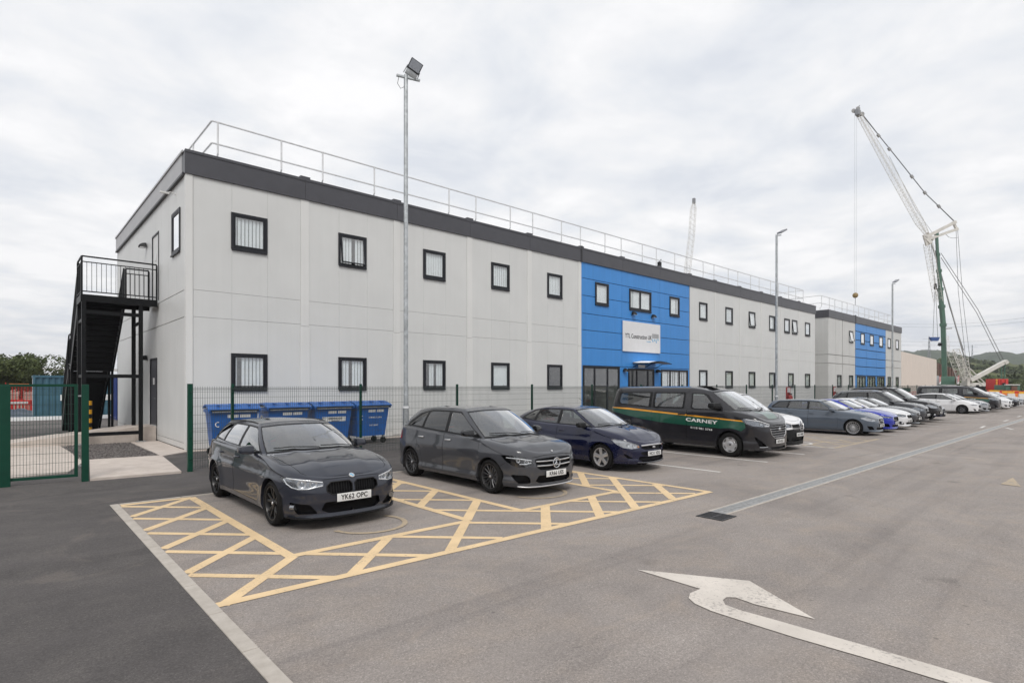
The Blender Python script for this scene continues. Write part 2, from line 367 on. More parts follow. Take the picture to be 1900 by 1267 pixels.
# pale concrete slabs round the corner of the building
def slab(poly, z=.06, th=.1): return struct(sheet('concrete_path', poly, z, 'concrete', thick=th))
slab([(1.36, 14.66), (3.02, 14.55), (3.30, 18.25), (1.70, 18.45)], .055)
slab([(3.30, 18.25), (4.12, 18.95), (4.12, 23.35), (3.30, 23.35)], .035, .08)
slab([(-2.6, 15.9), (1.1, 16.3), (1.60, 18.45), (1.35, 24.6), (-2.6, 24.8)], .03, .08)
slab(rect(4.16, 54.4, 18.98, 19.30), .03, .08)
slab(rect(-30, -1.2, 26.5, 27.6), .03, .06)
gp = link('gravel_patch', None); struct(gp)
g0 = sheet('gravel_bed', [(1.62, 18.47), (3.28, 18.29), (3.28, 23.35), (1.40, 23.35)], .02, 'gravel', gp)
mb = MB(); rnd = random.Random(4)
for i in range(1500):
    x, y = rnd.uniform(1.5, 3.26), rnd.uniform(18.5, 23.3); s = rnd.uniform(.018, .045); r0 = Vector([rnd.uniform(.6, 1) for _ in range(3)]) * s; a = rnd.uniform(0, 3)
    P = [Vector((r0.x, 0, 0)), Vector((0, r0.y, 0)), Vector((-r0.x, 0, 0)), Vector((0, -r0.y, 0)), Vector((0, 0, r0.z)), Vector((0, 0, -r0.z))]
    mb.add([Matrix.Rotation(a, 3, 'Z') @ p + Vector((x, y, .03)) for p in P], [(0, 1, 4), (1, 2, 4), (2, 3, 4), (3, 0, 4), (1, 0, 5), (2, 1, 5), (3, 2, 5), (0, 3, 5)])
stuff(mb.obj('gravel_stones', 'gravel', gp))

# ---- painted markings
def clip(p, d, x0, x1, y0, y1):
    t0, t1 = -99, 99
    for q, v, a, b in ((p[0], d[0], x0, x1), (p[1], d[1], y0, y1)):
        if abs(v) < 1e-9:
            if q < a or q > b: return None
            continue
        u, w = (a - q) / v, (b - q) / v
        if u > w: u, w = w, u
        t0, t1 = max(t0, u), min(t1, w)
    return (t0, t1) if t1 - t0 > .03 else None
ZL = [.009]
def pline(parent, a, b, w, mat, name='painted_line'):
    a = Vector((a[0], a[1], 0)); b = Vector((b[0], b[1], 0)); d = b - a; n = Vector((-d.y, d.x, 0)).normalized() * w / 2; z = Vector((0, 0, ZL[0])); ZL[0] += .00004
    segs = max(int(d.length / .8), 1); mb = MB(); vs = []
    for i in range(segs + 1):
        p = a + d * i / segs; j = random.uniform(-.004, .004); vs += [p + n * (1 + j * 8) + z, p - n * (1 - j * 8) + z]
    mb.add(vs, [(2 * i, 2 * i + 1, 2 * i + 3, 2 * i + 2) for i in range(segs)]); o = mb.obj(name, mat, parent)
    if o.data.polygons[0].normal.z < 0: o.data.flip_normals()
    return o
hz = link('hatched_marking', None); struct(hz)
ZL[0] = .0035
regs = [(1.45, 2.5, 6.6, 11.28), (1.45, 5.12, 5.56, 6.6), (5.12, 6.15, 6.59, 11.0), (5.12, 9.8, 5.45, 6.59), (8.6, 9.82, 6.56, 11.0)]
for (x0, x1, y0, y1) in regs:
    for cst in [8.15 + 1.135 * i for i in range(10)]:
        c_ = clip((0, cst), (1, -1), x0, x1, y0, y1)
        if c_: pline(hz, (c_[0], cst - c_[0]), (c_[1], cst - c_[1]), .11, 'yellow_paint')
    for cst in (9.9, 8.8, 7.7, 6.53, 5.32, 4.08, 2.82, 1.54, -.12, -1.3, -2.2, -3.3, .7 + 0):
        if cst == .7 and x0 < 5: continue
        if cst == .7: continue
        c_ = clip((0, cst), (1, 1), x0, x1, y0, y1)
        if c_: pline(hz, (c_[0], c_[0] + cst), (c_[1], c_[1] + cst), .13 if x0 < 5 else .15, 'yellow_paint')
for a, b in (((2.5, 6.6), (2.5, 11.3)), ((5.12, 6.6), (5.12, 11.0)), ((6.15, 6.6), (6.15, 11.0)), ((8.6, 6.55), (8.6, 11.0)), ((9.85, 5.36), (9.85, 11.0)),
             ((2.5, 6.63), (5.12, 6.6)), ((6.15, 6.58), (8.6, 6.55)), ((1.44, 5.6), (9.88, 5.36)), ((1.46, 11.33), (2.5, 11.28))): pline(hz, a, b, .13, 'yellow_paint')
ZL[0] = .0035; hz2 = link('hatched_marking', None); struct(hz2)
for (x0, x1, y0, y1) in ((21.75, 24.2, 6.42, 11.2), (19.7, 21.75, 6.42, 7.4)):
    for i in range(12):
        for sg in (1, -1):
            cst = (26.4 + i * 1.25) if sg < 0 else (-18 + i * 1.25); c_ = clip((0, cst), (1, sg), x0, x1, y0, y1)
            if c_: pline(hz2, (c_[0], cst + sg * c_[0]), (c_[1], cst + sg * c_[1]), .11, 'faded_yellow_paint')
for a, b in (((19.7, 6.42), (24.25, 6.42)), ((24.2, 6.4), (24.2, 11.2)), ((21.75, 6.42), (21.75, 11.2)), ((19.7, 7.4), (21.75, 7.4))): pline(hz2, a, b, .12, 'faded_yellow_paint')
def arc(name, cx, cy, r, a0, a1, w, mat, sy=1.0):
    mb = MB(); vs = []; n = 22
    for i in range(n + 1):
        t = R(a0 + (a1 - a0) * i / n); vs += [(cx + (r + w / 2) * math.cos(t), cy + (r + w / 2) * math.sin(t) * sy, .008), (cx + (r - w / 2) * math.cos(t), cy + (r - w / 2) * math.sin(t) * sy, .008)]
    mb.add(vs, [(2 * i, 2 * i + 2, 2 * i + 3, 2 * i + 1) for i in range(n)]); o = mb.obj(name, mat); fixn(o.data)
    if o.data.polygons[0].normal.z < 0: o.data.flip_normals()
    return struct(o)
arc('bay_symbol_marking', 3.92, 7.42, .52, 185, 395, .075, 'faded_yellow_paint'); arc('bay_symbol_marking', 7.40, 7.52, .56, 190, 400, .075, 'faded_yellow_paint')
arc('bay_symbol_marking', 20.4, 7.9, .5, 180, 400, .09, 'bay_line_paint')
bl = link('bay_line', None); struct(bl); ZL[0] = .0035
for x in [12.3, 14.8, 17.25, 19.7] + [24.2 + 2.45 * i for i in range(1, 22)]: pline(bl, (x, 6.42), (x, 11.2), .10, 'bay_line_paint')
for a, b in (((34.2, 4.87), (35.9, 4.95)), ((35.3, 4.1), (34.0, 3.7)), ((41.5, 4.9), (43.0, 4.9)), ((48.0, 5.0), (49.5, 5.0))): pline(bl, a, b, .11, 'bay_line_paint')
arrow = [(5.10, 3.62), (5.66, 2.64), (5.15, 1.83), (5.09, 2.33), (5.12, 2.52), (5.06, 2.58), (4.97, 2.57), (4.88, 2.50), (4.86, 2.36), (4.88, 2.06), (4.91, 1.39), (4.925, .96), (4.93, .64), (4.95, -1.4),
         (4.73, -1.4), (4.71, .85), (4.69, 1.33), (4.655, 1.79), (4.65, 2.28), (4.655, 2.52), (4.70, 2.70), (4.78, 2.81), (4.90, 2.865), (5.08, 2.86)]
o = struct(sheet('arrow_marking', arrow, .007, 'white_paint')); o.name = 'arrow_marking'
struct(sheet('triangle_marking', [(14.9, 1.50), (15.0, 1.82), (16.25, 1.77)], .007, 'faded_yellow_paint'))

# ---- drainage channel and gully
dc = thing('drainage_channel', 'long grey linear drainage channel let into the asphalt beside the parking bays', 'drain', (8.32, 4.39, 0))
MB().box(0, 92, .125, .17, -.02, .009).obj('channel_edge', 'kerb_concrete', dc); MB().box(0, 92, -.17, -.125, -.02, .009).obj('channel_edge', 'kerb_concrete', dc)
mb = MB(); mb.box(0, .995, -.124, -.09, -.02, .008); mb.box(0, .995, .09, .124, -.02, .008); mb.box(0, .995, -.012, .012, -.02, .008)
for i in range(21): mb.box(i * .0475, i * .0475 + .036, -.09, -.012, -.02, .0065); mb.box(i * .0475, i * .0475 + .036, .012, .09, -.02, .0065)
gm = mb.mesh('grating', 'drain_galv')
for i in range(92): link('grating', gm, dc, (i * 1.0, 0, 0))
gy = thing('gully_grate', 'black iron gully grate at the near end of the drainage channel', 'drain cover', (8.09, 4.29, 0))
gy.scale = (.72, .72, 1)
mb = MB(); mb.box(-.26, .26, -.30, -.26, -.02, .012); mb.box(-.26, .26, .26, .30, -.02, .012); mb.box(-.30, -.26, -.30, .30, -.02, .012); mb.box(.26, .30, -.30, .30, -.02, .012); mb.obj('frame', 'drain_iron', gy)
mb = MB(); mb.box(-.26, .26, -.02, .02, -.02, .010)
for i in range(9): mb.box(-.24 + i * .058, -.24 + i * .058 + .028, -.25, .25, -.02, .008)
mb.obj('grate_bars', 'drain_iron', gy); struct(MB().box(7.6, 8.6, 3.7, 4.7, -.3, -.052).obj('gully_pit', 'dark_void')) if False else None

# ================================================================== buildings
WX0, WX1, WY0, WY1, ZT = 4.15, 54.4, 19.35, 33.19, 9.15
def seams(a, b, cuts): q = sorted([a] + [c for c in cuts if a + .05 < c < b - .05] + [b]); return list(zip(q, q[1:]))
def panel_mesh(u0, u1, z0, z1, holes, mapf, t=.04):
    """flat cladding panel in (u, z) with rectangular holes; mapf turns (u, depth, z) into the wall's space"""
    us = sorted({u0, u1, *[min(max(h[i], u0), u1) for h in holes for i in (0, 1)]}); zs = sorted({z0, z1, *[min(max(h[i], z0), z1) for h in holes for i in (2, 3)]})
    mb = MB(); solid = {}
    for i in range(len(us) - 1):
        for j in range(len(zs) - 1):
            cu, cz = (us[i] + us[i + 1]) / 2, (zs[j] + zs[j + 1]) / 2
            solid[i, j] = not any(h[0] < cu < h[1] and h[2] < cz < h[3] for h in holes)
    for (i, j), s_ in solid.items():
        if not s_: continue
        a, b, c, d = us[i], us[i + 1], zs[j], zs[j + 1]; mb.add([mapf(a, 0, c), mapf(b, 0, c), mapf(b, 0, d), mapf(a, 0, d)], [(0, 1, 2, 3)])
        for (di, dj, e1, e2) in ((-1, 0, (a, c), (a, d)), (1, 0, (b, c), (b, d)), (0, -1, (a, c), (b, c)), (0, 1, (a, d), (b, d))):
            if not solid.get((i + di, j + dj), False): mb.add([mapf(e1[0], 0, e1[1]), mapf(e2[0], 0, e2[1]), mapf(e2[0], t, e2[1]), mapf(e1[0], t, e1[1])], [(0, 1, 2, 3)])
    return mb if mb.f else None
def window(parent, mapf, u0, u1, z0, z1, mullions=(), blind=.8, open_=0.0, fw=.078, seed=0, transom=None, glass_='window_glass', sill=True, broken=False):
    rr = random.Random(seed); d = -.035
    def bx(mb, a, b, c, e, d0, d1):
        v = [mapf(x, q, z) for x, q, z in ((a, d0, c), (b, d0, c), (b, d1, c), (a, d1, c), (a, d0, e), (b, d0, e), (b, d1, e), (a, d1, e))]
        mb.add(v, [(0, 3, 2, 1), (4, 5, 6, 7), (0, 1, 5, 4), (1, 2, 6, 5), (2, 3, 7, 6), (3, 0, 4, 7)])
    m = MB(); bx(m, u0, u1, z1 - fw, z1, d, .09); bx(m, u0, u1, z0, z0 + fw, d, .09); bx(m, u0, u0 + fw, z0 + fw, z1 - fw, d, .09); bx(m, u1 - fw, u1, z0 + fw, z1 - fw, d, .09)
    bx(m, u0 + fw * .2, u1 - fw * .2, z0 - .045, z0 - .002, d - .035, .02) if sill else None
    f = m.obj('window', 'frame_grey', parent); fixn(f.data)
    xs = [u0 + fw] + [q for q in mullions] + [u1 - fw]
    for q in mullions: mm = MB(); bx(mm, q - .035, q + .035, z0 + fw, z1 - fw, d + .004, .08); mm.obj('mullion', 'frame_grey', f)
    if transom: mm = MB(); bx(mm, transom[0], transom[1], transom[2] - .03, transom[2] + .03, d + .006, .07); mm.obj('transom', 'frame_grey', f)
    for a, b in zip(xs, xs[1:]):
        a2, b2, c2, e2 = a + .012, b - .012, z0 + fw + .01, z1 - fw - .01; sw = .04
        o_ = open_
        def sm(u, q, z, o_=o_): return mapf(u, q - math.sin(o_) * (z1 - fw - z), z1 - fw - (z1 - fw - z) * math.cos(o_))
        ms = MB()
        for (p, q_, r_, s_) in ((a2, b2, e2 - sw, e2), (a2, b2, c2, c2 + sw), (a2, a2 + sw, c2 + sw, e2 - sw), (b2 - sw, b2, c2 + sw, e2 - sw)):
            v = [sm(x, w, z) for x, w, z in ((p, d + .008, r_), (q_, d + .008, r_), (q_, .03, r_), (p, .03, r_), (p, d + .008, s_), (q_, d + .008, s_), (q_, .03, s_), (p, .03, s_))]
            ms.add(v, [(0, 3, 2, 1), (4, 5, 6, 7), (0, 1, 5, 4), (1, 2, 6, 5), (2, 3, 7, 6), (3, 0, 4, 7)])
        so = ms.obj('sash', 'frame_grey', f); fixn(so.data)
        pg = MB().add([sm(a2 + sw, -.005, c2 + sw), sm(b2 - sw, -.005, c2 + sw), sm(b2 - sw, -.005, e2 - sw), sm(a2 + sw, -.005, e2 - sw)], [(0, 1, 2, 3)]); pg.obj('pane', glass_, f)
    if blind:
        bm_ = MB(); w = .118; x = u0 + fw + .01; ang = -rr.uniform(.05, .55)
        while x < u1 - fw - .03:
            if rr.random() < (.02 if not broken else .3): x += w; continue
            t = ang + rr.uniform(-.12, .12); dx_, dy_ = math.cos(t) * .044, math.sin(t) * .044; zb = z0 + fw - .02 + (rr.uniform(0, .02)); xx = x + w / 2
            if xx - dx_ > u0 + .02 and xx + dx_ < u1 - .02:
                bm_.add([mapf(xx - dx_, .06 - dy_, zb), mapf(xx + dx_, .06 + dy_, zb), mapf(xx + dx_, .06 + dy_, z1 - fw - .03), mapf(xx - dx_, .06 - dy_, z1 - fw - .03)], [(0, 1, 2, 3)])
            x += w * .98
        bx(bm_, u0 + fw, u1 - fw, z1 - fw - .05, z1 - fw, .06, .13)
        bm_.obj('blind', 'blind', f)
    return f
def cover(parent, mapf, u0, u1, z0, z1, mat, d=-.022, name='cover_strip'):
    m = MB(); v = [mapf(x, q, z) for x, q, z in ((u0, d, z0), (u1, d, z0), (u1, .0, z0), (u0, .0, z0), (u0, d, z1), (u1, d, z1), (u1, .0, z1), (u0, .0, z1))]
    m.add(v, [(0, 3, 2, 1), (4, 5, 6, 7), (0, 1, 5, 4), (1, 2, 6, 5), (2, 3, 7, 6), (3, 0, 4, 7)]); o = m.obj(name, mat, parent); fixn(o.data); return o

def front(u, d, z): return (u, WY0 + d, z)
def side(u, d, z): return (WX0 + d, u, z)
bld = thing('office_building', 'long two storey grey modular office building with a bright blue entrance section', 'building', (0, 0, 0))
# windows: (u0, u1, z0, z1, options)
up, lo = (6.37, 7.53), (1.86, 3.03); win = []
for i, (a, b) in enumerate(((5.41, 6.53), (9.02, 10.13), (12.64, 13.74), (16.24, 17.34), (19.83, 20.91))):
    win.append((a, b, *up, dict(open_=R(7) if i == 1 else 0, seed=i))); win.append((a, b, *lo, dict(seed=20 + i, blind=.8 if i != 4 else 0, broken=i in (0, 2))))
win += [(23.49, 24.64, 6.34, 7.53, dict(seed=40)), (26.52, 28.69, 6.34, 7.53, dict(mullions=(27.6,), seed=41)), (30.67, 31.80, 6.34, 7.53, dict(seed=42))]
for i, (a, b) in enumerate(((34.21, 35.27), (37.78, 38.85), (41.35, 42.42), (44.87, 45.95), (47.72, 48.80), (49.27, 50.37), (52.08, 53.20))): win.append((a, b, *up, dict(seed=50 + i, open_=R(6) if i in (2, 5) else 0, blind=0 if i in () else .8)))
for i, (a, b) in enumerate(((34.21, 35.27), (37.78, 38.85), (41.35, 42.42), (44.87, 45.95), (48.50, 49.60), (52.08, 53.20))): win.append((a, b, *lo, dict(seed=60 + i)))
glz = [(22.48, 25.62, .12, 3.03, dict(mullions=(23.45, 24.55), seed=70, blind=0, transom=(23.45, 24.55, 1.95), sill=False)), (26.42, 29.0, .06, 2.98, dict(mullions=(27.25, 28.35), seed=71, blind=0, sill=False, glass_='door_glass')),
       (29.72, 32.80, .9, 2.98, dict(mullions=(30.75, 31.8), seed=72, blind=.8, broken=True))]
holes = [(w[0] + .03, w[1] - .03, w[2] + .03, w[3] - .03) for w in win + glz]
joints = [7.65, 11.28, 14.87, 18.47, 22.12]; jr = [33.02, 36.3, 39.9, 43.45, 47.0, 50.75]
def wall(parent, mapf, mods, rows, colf, hs, mat, gap=.0035):
    for (a, b) in mods:
        for (c, d) in colf(a, b):
            for (z0, z1) in rows:
                hh = [h for h in hs if h[1] > c and h[0] < d and h[3] > z0 and h[2] < z1]; m = panel_mesh(c + gap / 2, d - gap / 2, z0 + gap * 1.2, z1 - gap * 1.2, hh, mapf)
                if m:
                    o = m.obj('wall_panel', mat, parent)
third = lambda a, b: [(a + (b - a) * i / 3, a + (b - a) * (i + 1) / 3) for i in range(3)]
e = [4.33] + joints; mods = [(e[i] + (.29 if i else 0), e[i + 1]) for i in range(5)]
wall(bld, front, mods, [(.22, 4.11), (4.11, 4.94), (4.94, 8.46)], third, holes, 'grey_cladding')
wall(bld, front, [(22.42, 33.0)], [(.22, 3.05), (3.05, 3.98), (3.98, 4.91), (4.91, 5.78), (5.78, 6.72), (6.72, 7.62), (7.62, 8.46)], lambda a, b: [(22.42, 25.85), (25.85, 29.55), (29.55, 33.0)], holes, 'blue_cladding', .012)
e = jr + [54.4]; wall(bld, front, [(e[i] + .05, e[i + 1]) for i in range(6)], [(.22, 4.11), (4.11, 4.94), (4.94, 8.46)], third, holes, 'grey_cladding')
wall(bld, front, [(4.33, 54.4)], [(.04, .22)], lambda a, b: seams(a, b, [x for x in joints + [22.42, 33.0] + jr]), [h for h in holes if h[2] < .3], 'grey_cover')
for j in joints: cover(bld, front, j, j + .29, 4.06, 8.44, 'grey_cover'); cover(bld, front, j - .02, j + .31, .1, 4.05, 'grey_cover', -.028)
for j in jr[1:]: cover(bld, front, j - .03, j + .10, .1, 8.44, 'grey_cover')
cover(bld, front, 22.36, 22.425, .05, 8.44, 'blue_cladding', -.03)
# corner post, side wall
MB().box(WX0 - .025, WX0 + .17, WY0 - .025, WY0 + .17, .03, 8.44).obj('corner_post', 'grey_cover', bld)
sd_holes = [(20.15, 21.21, 6.28, 7.56)]; door_h = [(23.42, 24.55, 5.06, 7.5), (23.72, 24.95, .54, 2.98)]
wall(bld, side, [(19.53, 33.19)], [(.22, 4.11), (4.11, 4.94), (4.94, 8.46)], lambda a, b: [(a + (b - a) * i / 12, a + (b - a) * (i + 1) / 12) for i in range(12)], sd_holes + door_h, 'grey_cladding', .010)
wall(bld, side, [(19.53, 33.19)], [(.04, .22)], lambda a, b: [(a, b)], [], 'grey_cover')
for (w) in win + glz: window(bld, front, w[0], w[1], w[2], w[3], **w[4])
window(bld, side, 20.11, 21.25, 6.24, 7.60, seed=90)
# fascia in lengths, with raised joint caps
fe = [WX0 - .06] + [j + .14 for j in joints] + [25.85, 29.55] + jr + [WX1 + .05]; fe[5] = 22.34
for i, (a, b) in enumerate(zip(fe, fe[1:])):
    MB().box(a + .004, b - .004, WY0 - .065, WY0 + .3, 8.44, ZT).obj('fascia', 'fascia', bld)
    MB().box(a + .006, b - .006, WY0 - .085, WY0 - .062, ZT - .07, ZT + .015).obj('fascia_trim', 'fascia', bld)
    if i: MB().box(a - .17, a + .17, WY0 - .075, WY0 + .2, ZT - .10, ZT + .085).obj('fascia_cap', 'fascia', bld)
MB().box(22.28, 22.40, WY0 - .09, WY0 + .25, 8.42, ZT + .10).obj('fascia_joint', 'fascia_dark', bld)
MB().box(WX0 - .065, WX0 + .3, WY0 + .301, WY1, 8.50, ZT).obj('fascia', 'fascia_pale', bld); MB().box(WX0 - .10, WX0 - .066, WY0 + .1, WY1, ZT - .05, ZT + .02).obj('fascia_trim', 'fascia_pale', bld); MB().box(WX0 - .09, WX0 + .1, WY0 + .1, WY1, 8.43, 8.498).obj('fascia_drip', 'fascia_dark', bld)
MB().box(WX0 + .3, WX1, WY0 + .3, WY1, 8.70, 8.9).obj('roof', 'roof_pale', bld)
MB().box(WX0, WX1, WY1 - .1, WY1, 0, ZT).obj('rear_wall', 'grey_cladding', bld); MB().box(WX1 - .1, WX1 - .002, WY0 + .05, WY1 - .1, 0, ZT).obj('end_wall', 'grey_cladding', bld)
MB().box(WX0 + .05, WX1 - .1, WY0 + .09, WY1 - .1, 4.1, 4.7).obj('floor_slab', 'room_wall', bld)
MB().box(WX0 + .05, WX1 - .1, WY0 + 2.6, WY0 + 2.7, 0, 8.7).obj('inner_wall', 'room_wall', bld)
for x in joints + jr + [25.85, 29.55]: MB().box(x + .1, x + .16, WY0 + .2, WY0 + 2.6, .02, 8.7).obj('partition', 'room_wall', bld)
MB().box(WX0 + .05, WX1 - .1, WY0 + .05, WY0 + 2.6, -.01, .03).obj('inner_floor', 'room_dark', bld)
# doors on the end wall
def steel_door(y0, y1, z0, z1, dm='fascia'):
    d = MB().rbox(WX0 + .01, WX0 + .05, y0 + .05, y1 - .05, z0 + .03, z1 - .05, .006).obj('door', dm, bld)
    m = MB(); m.box(WX0 - .02, WX0 + .05, y0, y0 + .05, z0, z1); m.box(WX0 - .02, WX0 + .05, y1 - .05, y1, z0, z1); m.box(WX0 - .02, WX0 + .05, y0 + .05, y1 - .05, z1 - .05, z1); m.obj('door_frame', 'frame_grey', d)
    MB().box(WX0 - .01, WX0 + .008, (y0 + y1) / 2 - .1, (y0 + y1) / 2 + .1, z0 + 1.5, z0 + 1.75).obj('door_notice', 'sign_white', d)
    MB().tube([(WX0 - .04, y0 + .16, z0 + 1.0), (WX0 - .04, y0 + .28, z0 + 1.0)], .012, 6).obj('handle', 'silver', d)
steel_door(23.40, 24.57, 5.05, 7.52, 'grey_cover'); steel_door(23.70, 24.97, .53, 3.0)
# roof guard rail
def guard_rail(label, x0, x1, y0, y1, z, sx, group=None):
    g = thing('roof_guardrail', label, 'guardrail', (x0, y0, z), 0, group); H = 1.5; n = max(int(round((x1 - x0) / sx)), 2)
    def post(x, y, nx, ny):
        m = MB(); b = Vector((x, y, .05)); pts = [b + Vector((-nx * .05, -ny * .05, 0)), b + Vector((-nx * .18, -ny * .18, .22)), b + Vector((0, 0, .42)), Vector((x, y, H))]; m.tube(pts, .03, 6); m.obj('post', 'rail_steel', g)
    xs_ = [.18, 2.24]
    while xs_[-1] + 1.51 < x1 - x0 - .2: xs_.append(xs_[-1] + (1.51 if len(xs_) % 2 == 0 else 2.12))
    for q_ in xs_: post(min(q_, x1 - x0), 0, 0, -1)
    m = int((y1 - y0) / 2.4)
    for i in range(1, m + 1): post(0, (y1 - y0) * i / m, -1, 0); post(x1 - x0, (y1 - y0) * i / m, 1, 0)
    for h in (H, H * .52):
        MB().tube([(0, y1 - y0, h), (0, .02, h), (.02, 0, h), (x1 - x0 - .02, 0, h), (x1 - x0, .02, h), (x1 - x0, y1 - y0, h)], .03, 6).obj('rail', 'rail_steel', g, 40)
    return g
guard_rail('pale tubular guardrail round the roof edge of the long nearer building', 5.08, 55.0 - .9, WY0 + .9, WY1 - .9, ZT, 1.92, 'roof guardrails')
# rooftop gooseneck vent seen behind the rail
v = thing('roof_vent_pipe', 'thin dark bent vent pipe standing on the roof above the blue section', 'vent', (34.9, 22.6, 9.0)); MB().tube([(0, 0, 0), (-.1, 0, 1.1), (-.35, 0, 1.75), (-.15, 0, 1.95)], .05, 6).obj('pipe', 'pylon_steel', v); MB().rbox(-.48, -.22, -.1, .1, 1.45, 1.75, .03).obj('cowl', 'black_plastic', v)
# sign
sg = thing('company_sign', 'white rectangular sign reading YTL Construction UK above the blue entrance', 'sign', (27.70, WY0 - .03, 4.79))
MB().rbox(-1.85, 1.85, -.05, 0, -.86, .86, .006).obj('sign_board', 'sign_white', sg)
t = text_mb('YTL Construction UK', .36, .002, .006, .80); t.xf(Matrix.Translation((-.36, -.053, .02))); t.obj('lettering', 'sign_text', sg)
m = MB()
for i in range(9): m.box(.98 + i * .078, .98 + i * .078 + .05, -.056, -.05, .02, .28)
for i in range(4): m.box(.98, 1.67, -.058, -.05, .05 + i * .07, .07 + i * .07)
m.obj('emblem', 'logo_grey', sg)
m = MB()
for i, (a, b) in enumerate(((-.2, -.02), (-.14, -.02), (-.24, -.02), (-.1, .04))): m.box(1.02 + i * .18, 1.07 + i * .18, -.056, -.05, a, b); m.box(1.07 + i * .18, 1.12 + i * .18, -.056, -.05, a, a + .05)
m.obj('emblem', 'logo_blue', sg)
t = text_mb('YTL GROUP', .09, .002, 0, .9); t.xf(Matrix.Translation((.62, -.053, -.22))); t.obj('lettering', 'logo_blue', sg)
# wall lights
def wall_light(x, y, z, face, label):
    o = thing('wall_light', label, 'wall light', (x, y, z), 0 if face == 'f' else R(-90), 'black half dome wall lights')
    m = MB(); n = 10
    for i in range(n + 1):
        t = math.pi * i / n
        for j in range(5):
            s = j / 4; m.v.append((-.17 * math.cos(t) * math.cos(s * 1.35), -.26 * math.sin(t) * math.cos(s * 1.35) - .005, -.08 + .2 * math.sin(s * 1.35)))
    m.f = [(i * 5 + j, i * 5 + j + 1, i * 5 + j + 6, i * 5 + j + 5) for i in range(n) for j in range(4)]; m.mi = [0] * len(m.f)
    m.obj('housing', 'black_plastic', o, 60); MB().box(-.15, .15, -.22, -.01, -.085, -.075).obj('diffuser', 'lens_white', o)
wall_light(26.87, WY0 - .02, 6.12, 'f', 'black half dome wall light above the left part of the company sign')
wall_light(28.85, WY0 - .02, 6.12, 'f', 'black half dome wall light above the right part of the company sign')
wall_light(26.08, WY0 - .02, 2.86, 'f', 'black half dome wall light left of the entrance door')
wall_light(29.32, WY0 - .02, 2.86, 'f', 'black half dome wall light right of the entrance door')
wall_light(WX0 - .02, 25.7, 7.4, 's', 'black half dome wall light high on the end wall above the stair landing')
wall_light(WX0 - .02, 25.6, 3.05, 's', 'black half dome wall light above the lower end wall door')
# entrance canopy
cp = thing('entrance_canopy', 'small curved glass canopy on thin brackets over the entrance door', 'canopy', (28.0, WY0, 3.28))
m = MB(); vs = []
for i in range(13):
    x = -1.15 + 2.3 * i / 12; z = .04 + .12 * math.sin(math.pi * i / 12)
    vs += [(x, 0, z), (x, -1.1, z - .06), (x, 0, z - .025), (x, -1.1, z - .085)]
m.add(vs, [(4 * i + a, 4 * i + b, 4 * i + 4 + b, 4 * i + 4 + a) for i in range(12) for a, b in ((0, 1), (3, 2), (1, 3))]); m.obj('canopy_sheet', 'blind', cp, 40)
for e_ in (0, -1.1): MB().tube([(-1.15 + 2.3 * i / 12, e_, .03 + .12 * math.sin(math.pi * i / 12) - (.06 if e_ else 0)) for i in range(13)], .022, 6).obj('canopy_edge', 'black_steel', cp)
for x in (-1.15, 0, 1.15): MB().tube([(x, 0, -.25), (x, -.5, -.02), (x, -1.1, 0 + (.1 if x == 0 else -.02))], .02, 6).obj('bracket', 'black_steel', cp)
n_ = MB().box(27.35, 28.0, WY0 - .06, WY0 - .03, 3.03, 3.20).obj('exit_sign_box', 'blind'); tag(n_, 'small pale rectangular light box between canopy and entrance door', 'sign')
# cctv on the end wall
cc = thing('security_camera', 'white security camera on a bracket high on the end wall near the corner', 'security camera', (WX0, 20.75, 8.15)); cc.scale = (.62, .62, .62); MB().tube([(0, 0, 0), (-.25, 0, .08), (-.35, 0, .02)], .025, 6).obj('bracket', 'grey_cover', cc); MB().rbox(-.72, -.30, -.06, .06, -.06, .04, .02).obj('camera_body', 'grey_cover', cc)

# ---- second building, behind the first along the same line
b2 = thing('far_office_building', 'shorter grey two storey modular building with a blue middle beyond the long building', 'building', (0, 0, 0))
BX0, BX1 = 57.7, 82.4
def front2(u, d, z): return (u, WY0 + d, z)
def side2(u, d, z): return (BX0 + d, u, z)
w2 = [(63.4, 64.6, *up, dict(seed=101, open_=R(10))), (67.0, 68.3, *up, dict(seed=102)), (70.1, 71.4, *up, dict(seed=103)), (73.4, 74.8, *up, dict(seed=104)), (76.7, 77.9, *up, dict(seed=105)), (80.0, 81.2, *up, dict(seed=106)),
      (60.0, 61.2, *lo, dict(seed=107)), (63.4, 64.6, *lo, dict(seed=108)), (76.7, 77.9, *lo, dict(seed=109)), (80.0, 81.2, *lo, dict(seed=110)),
      (65.8, 68.6, .8, 3.0, dict(seed=111, mullions=(66.7, 67.6), broken=True)), (69.2, 72.0, .2, 3.0, dict(seed=112, mullions=(70.1, 71.0), broken=True)), (72.6, 75.4, .8, 3.0, dict(seed=113, mullions=(73.5, 74.4), broken=True))]
h2 = [(w[0] + .03, w[1] - .03, w[2] + .03, w[3] - .03) for w in w2]
wall(b2, front2, [(57.7, 61.5), (61.6, 65.3), (75.95, 78.9), (79.0, 82.4)], [(.05, 4.11), (4.11, 4.94), (4.94, 8.46)], lambda a, b: [(a, (a + b) / 2), ((a + b) / 2, b)], h2, 'far_grey_cladding', .02)
wall(b2, front2, [(65.4, 75.9)], [(.05, 3.05), (3.05, 3.98), (3.98, 4.91), (4.91, 5.78), (5.78, 6.72), (6.72, 7.62), (7.62, 8.46)], lambda a, b: [(65.4, 68.9), (68.9, 72.4), (72.4, 75.9)], h2, 'blue_cladding', .03)
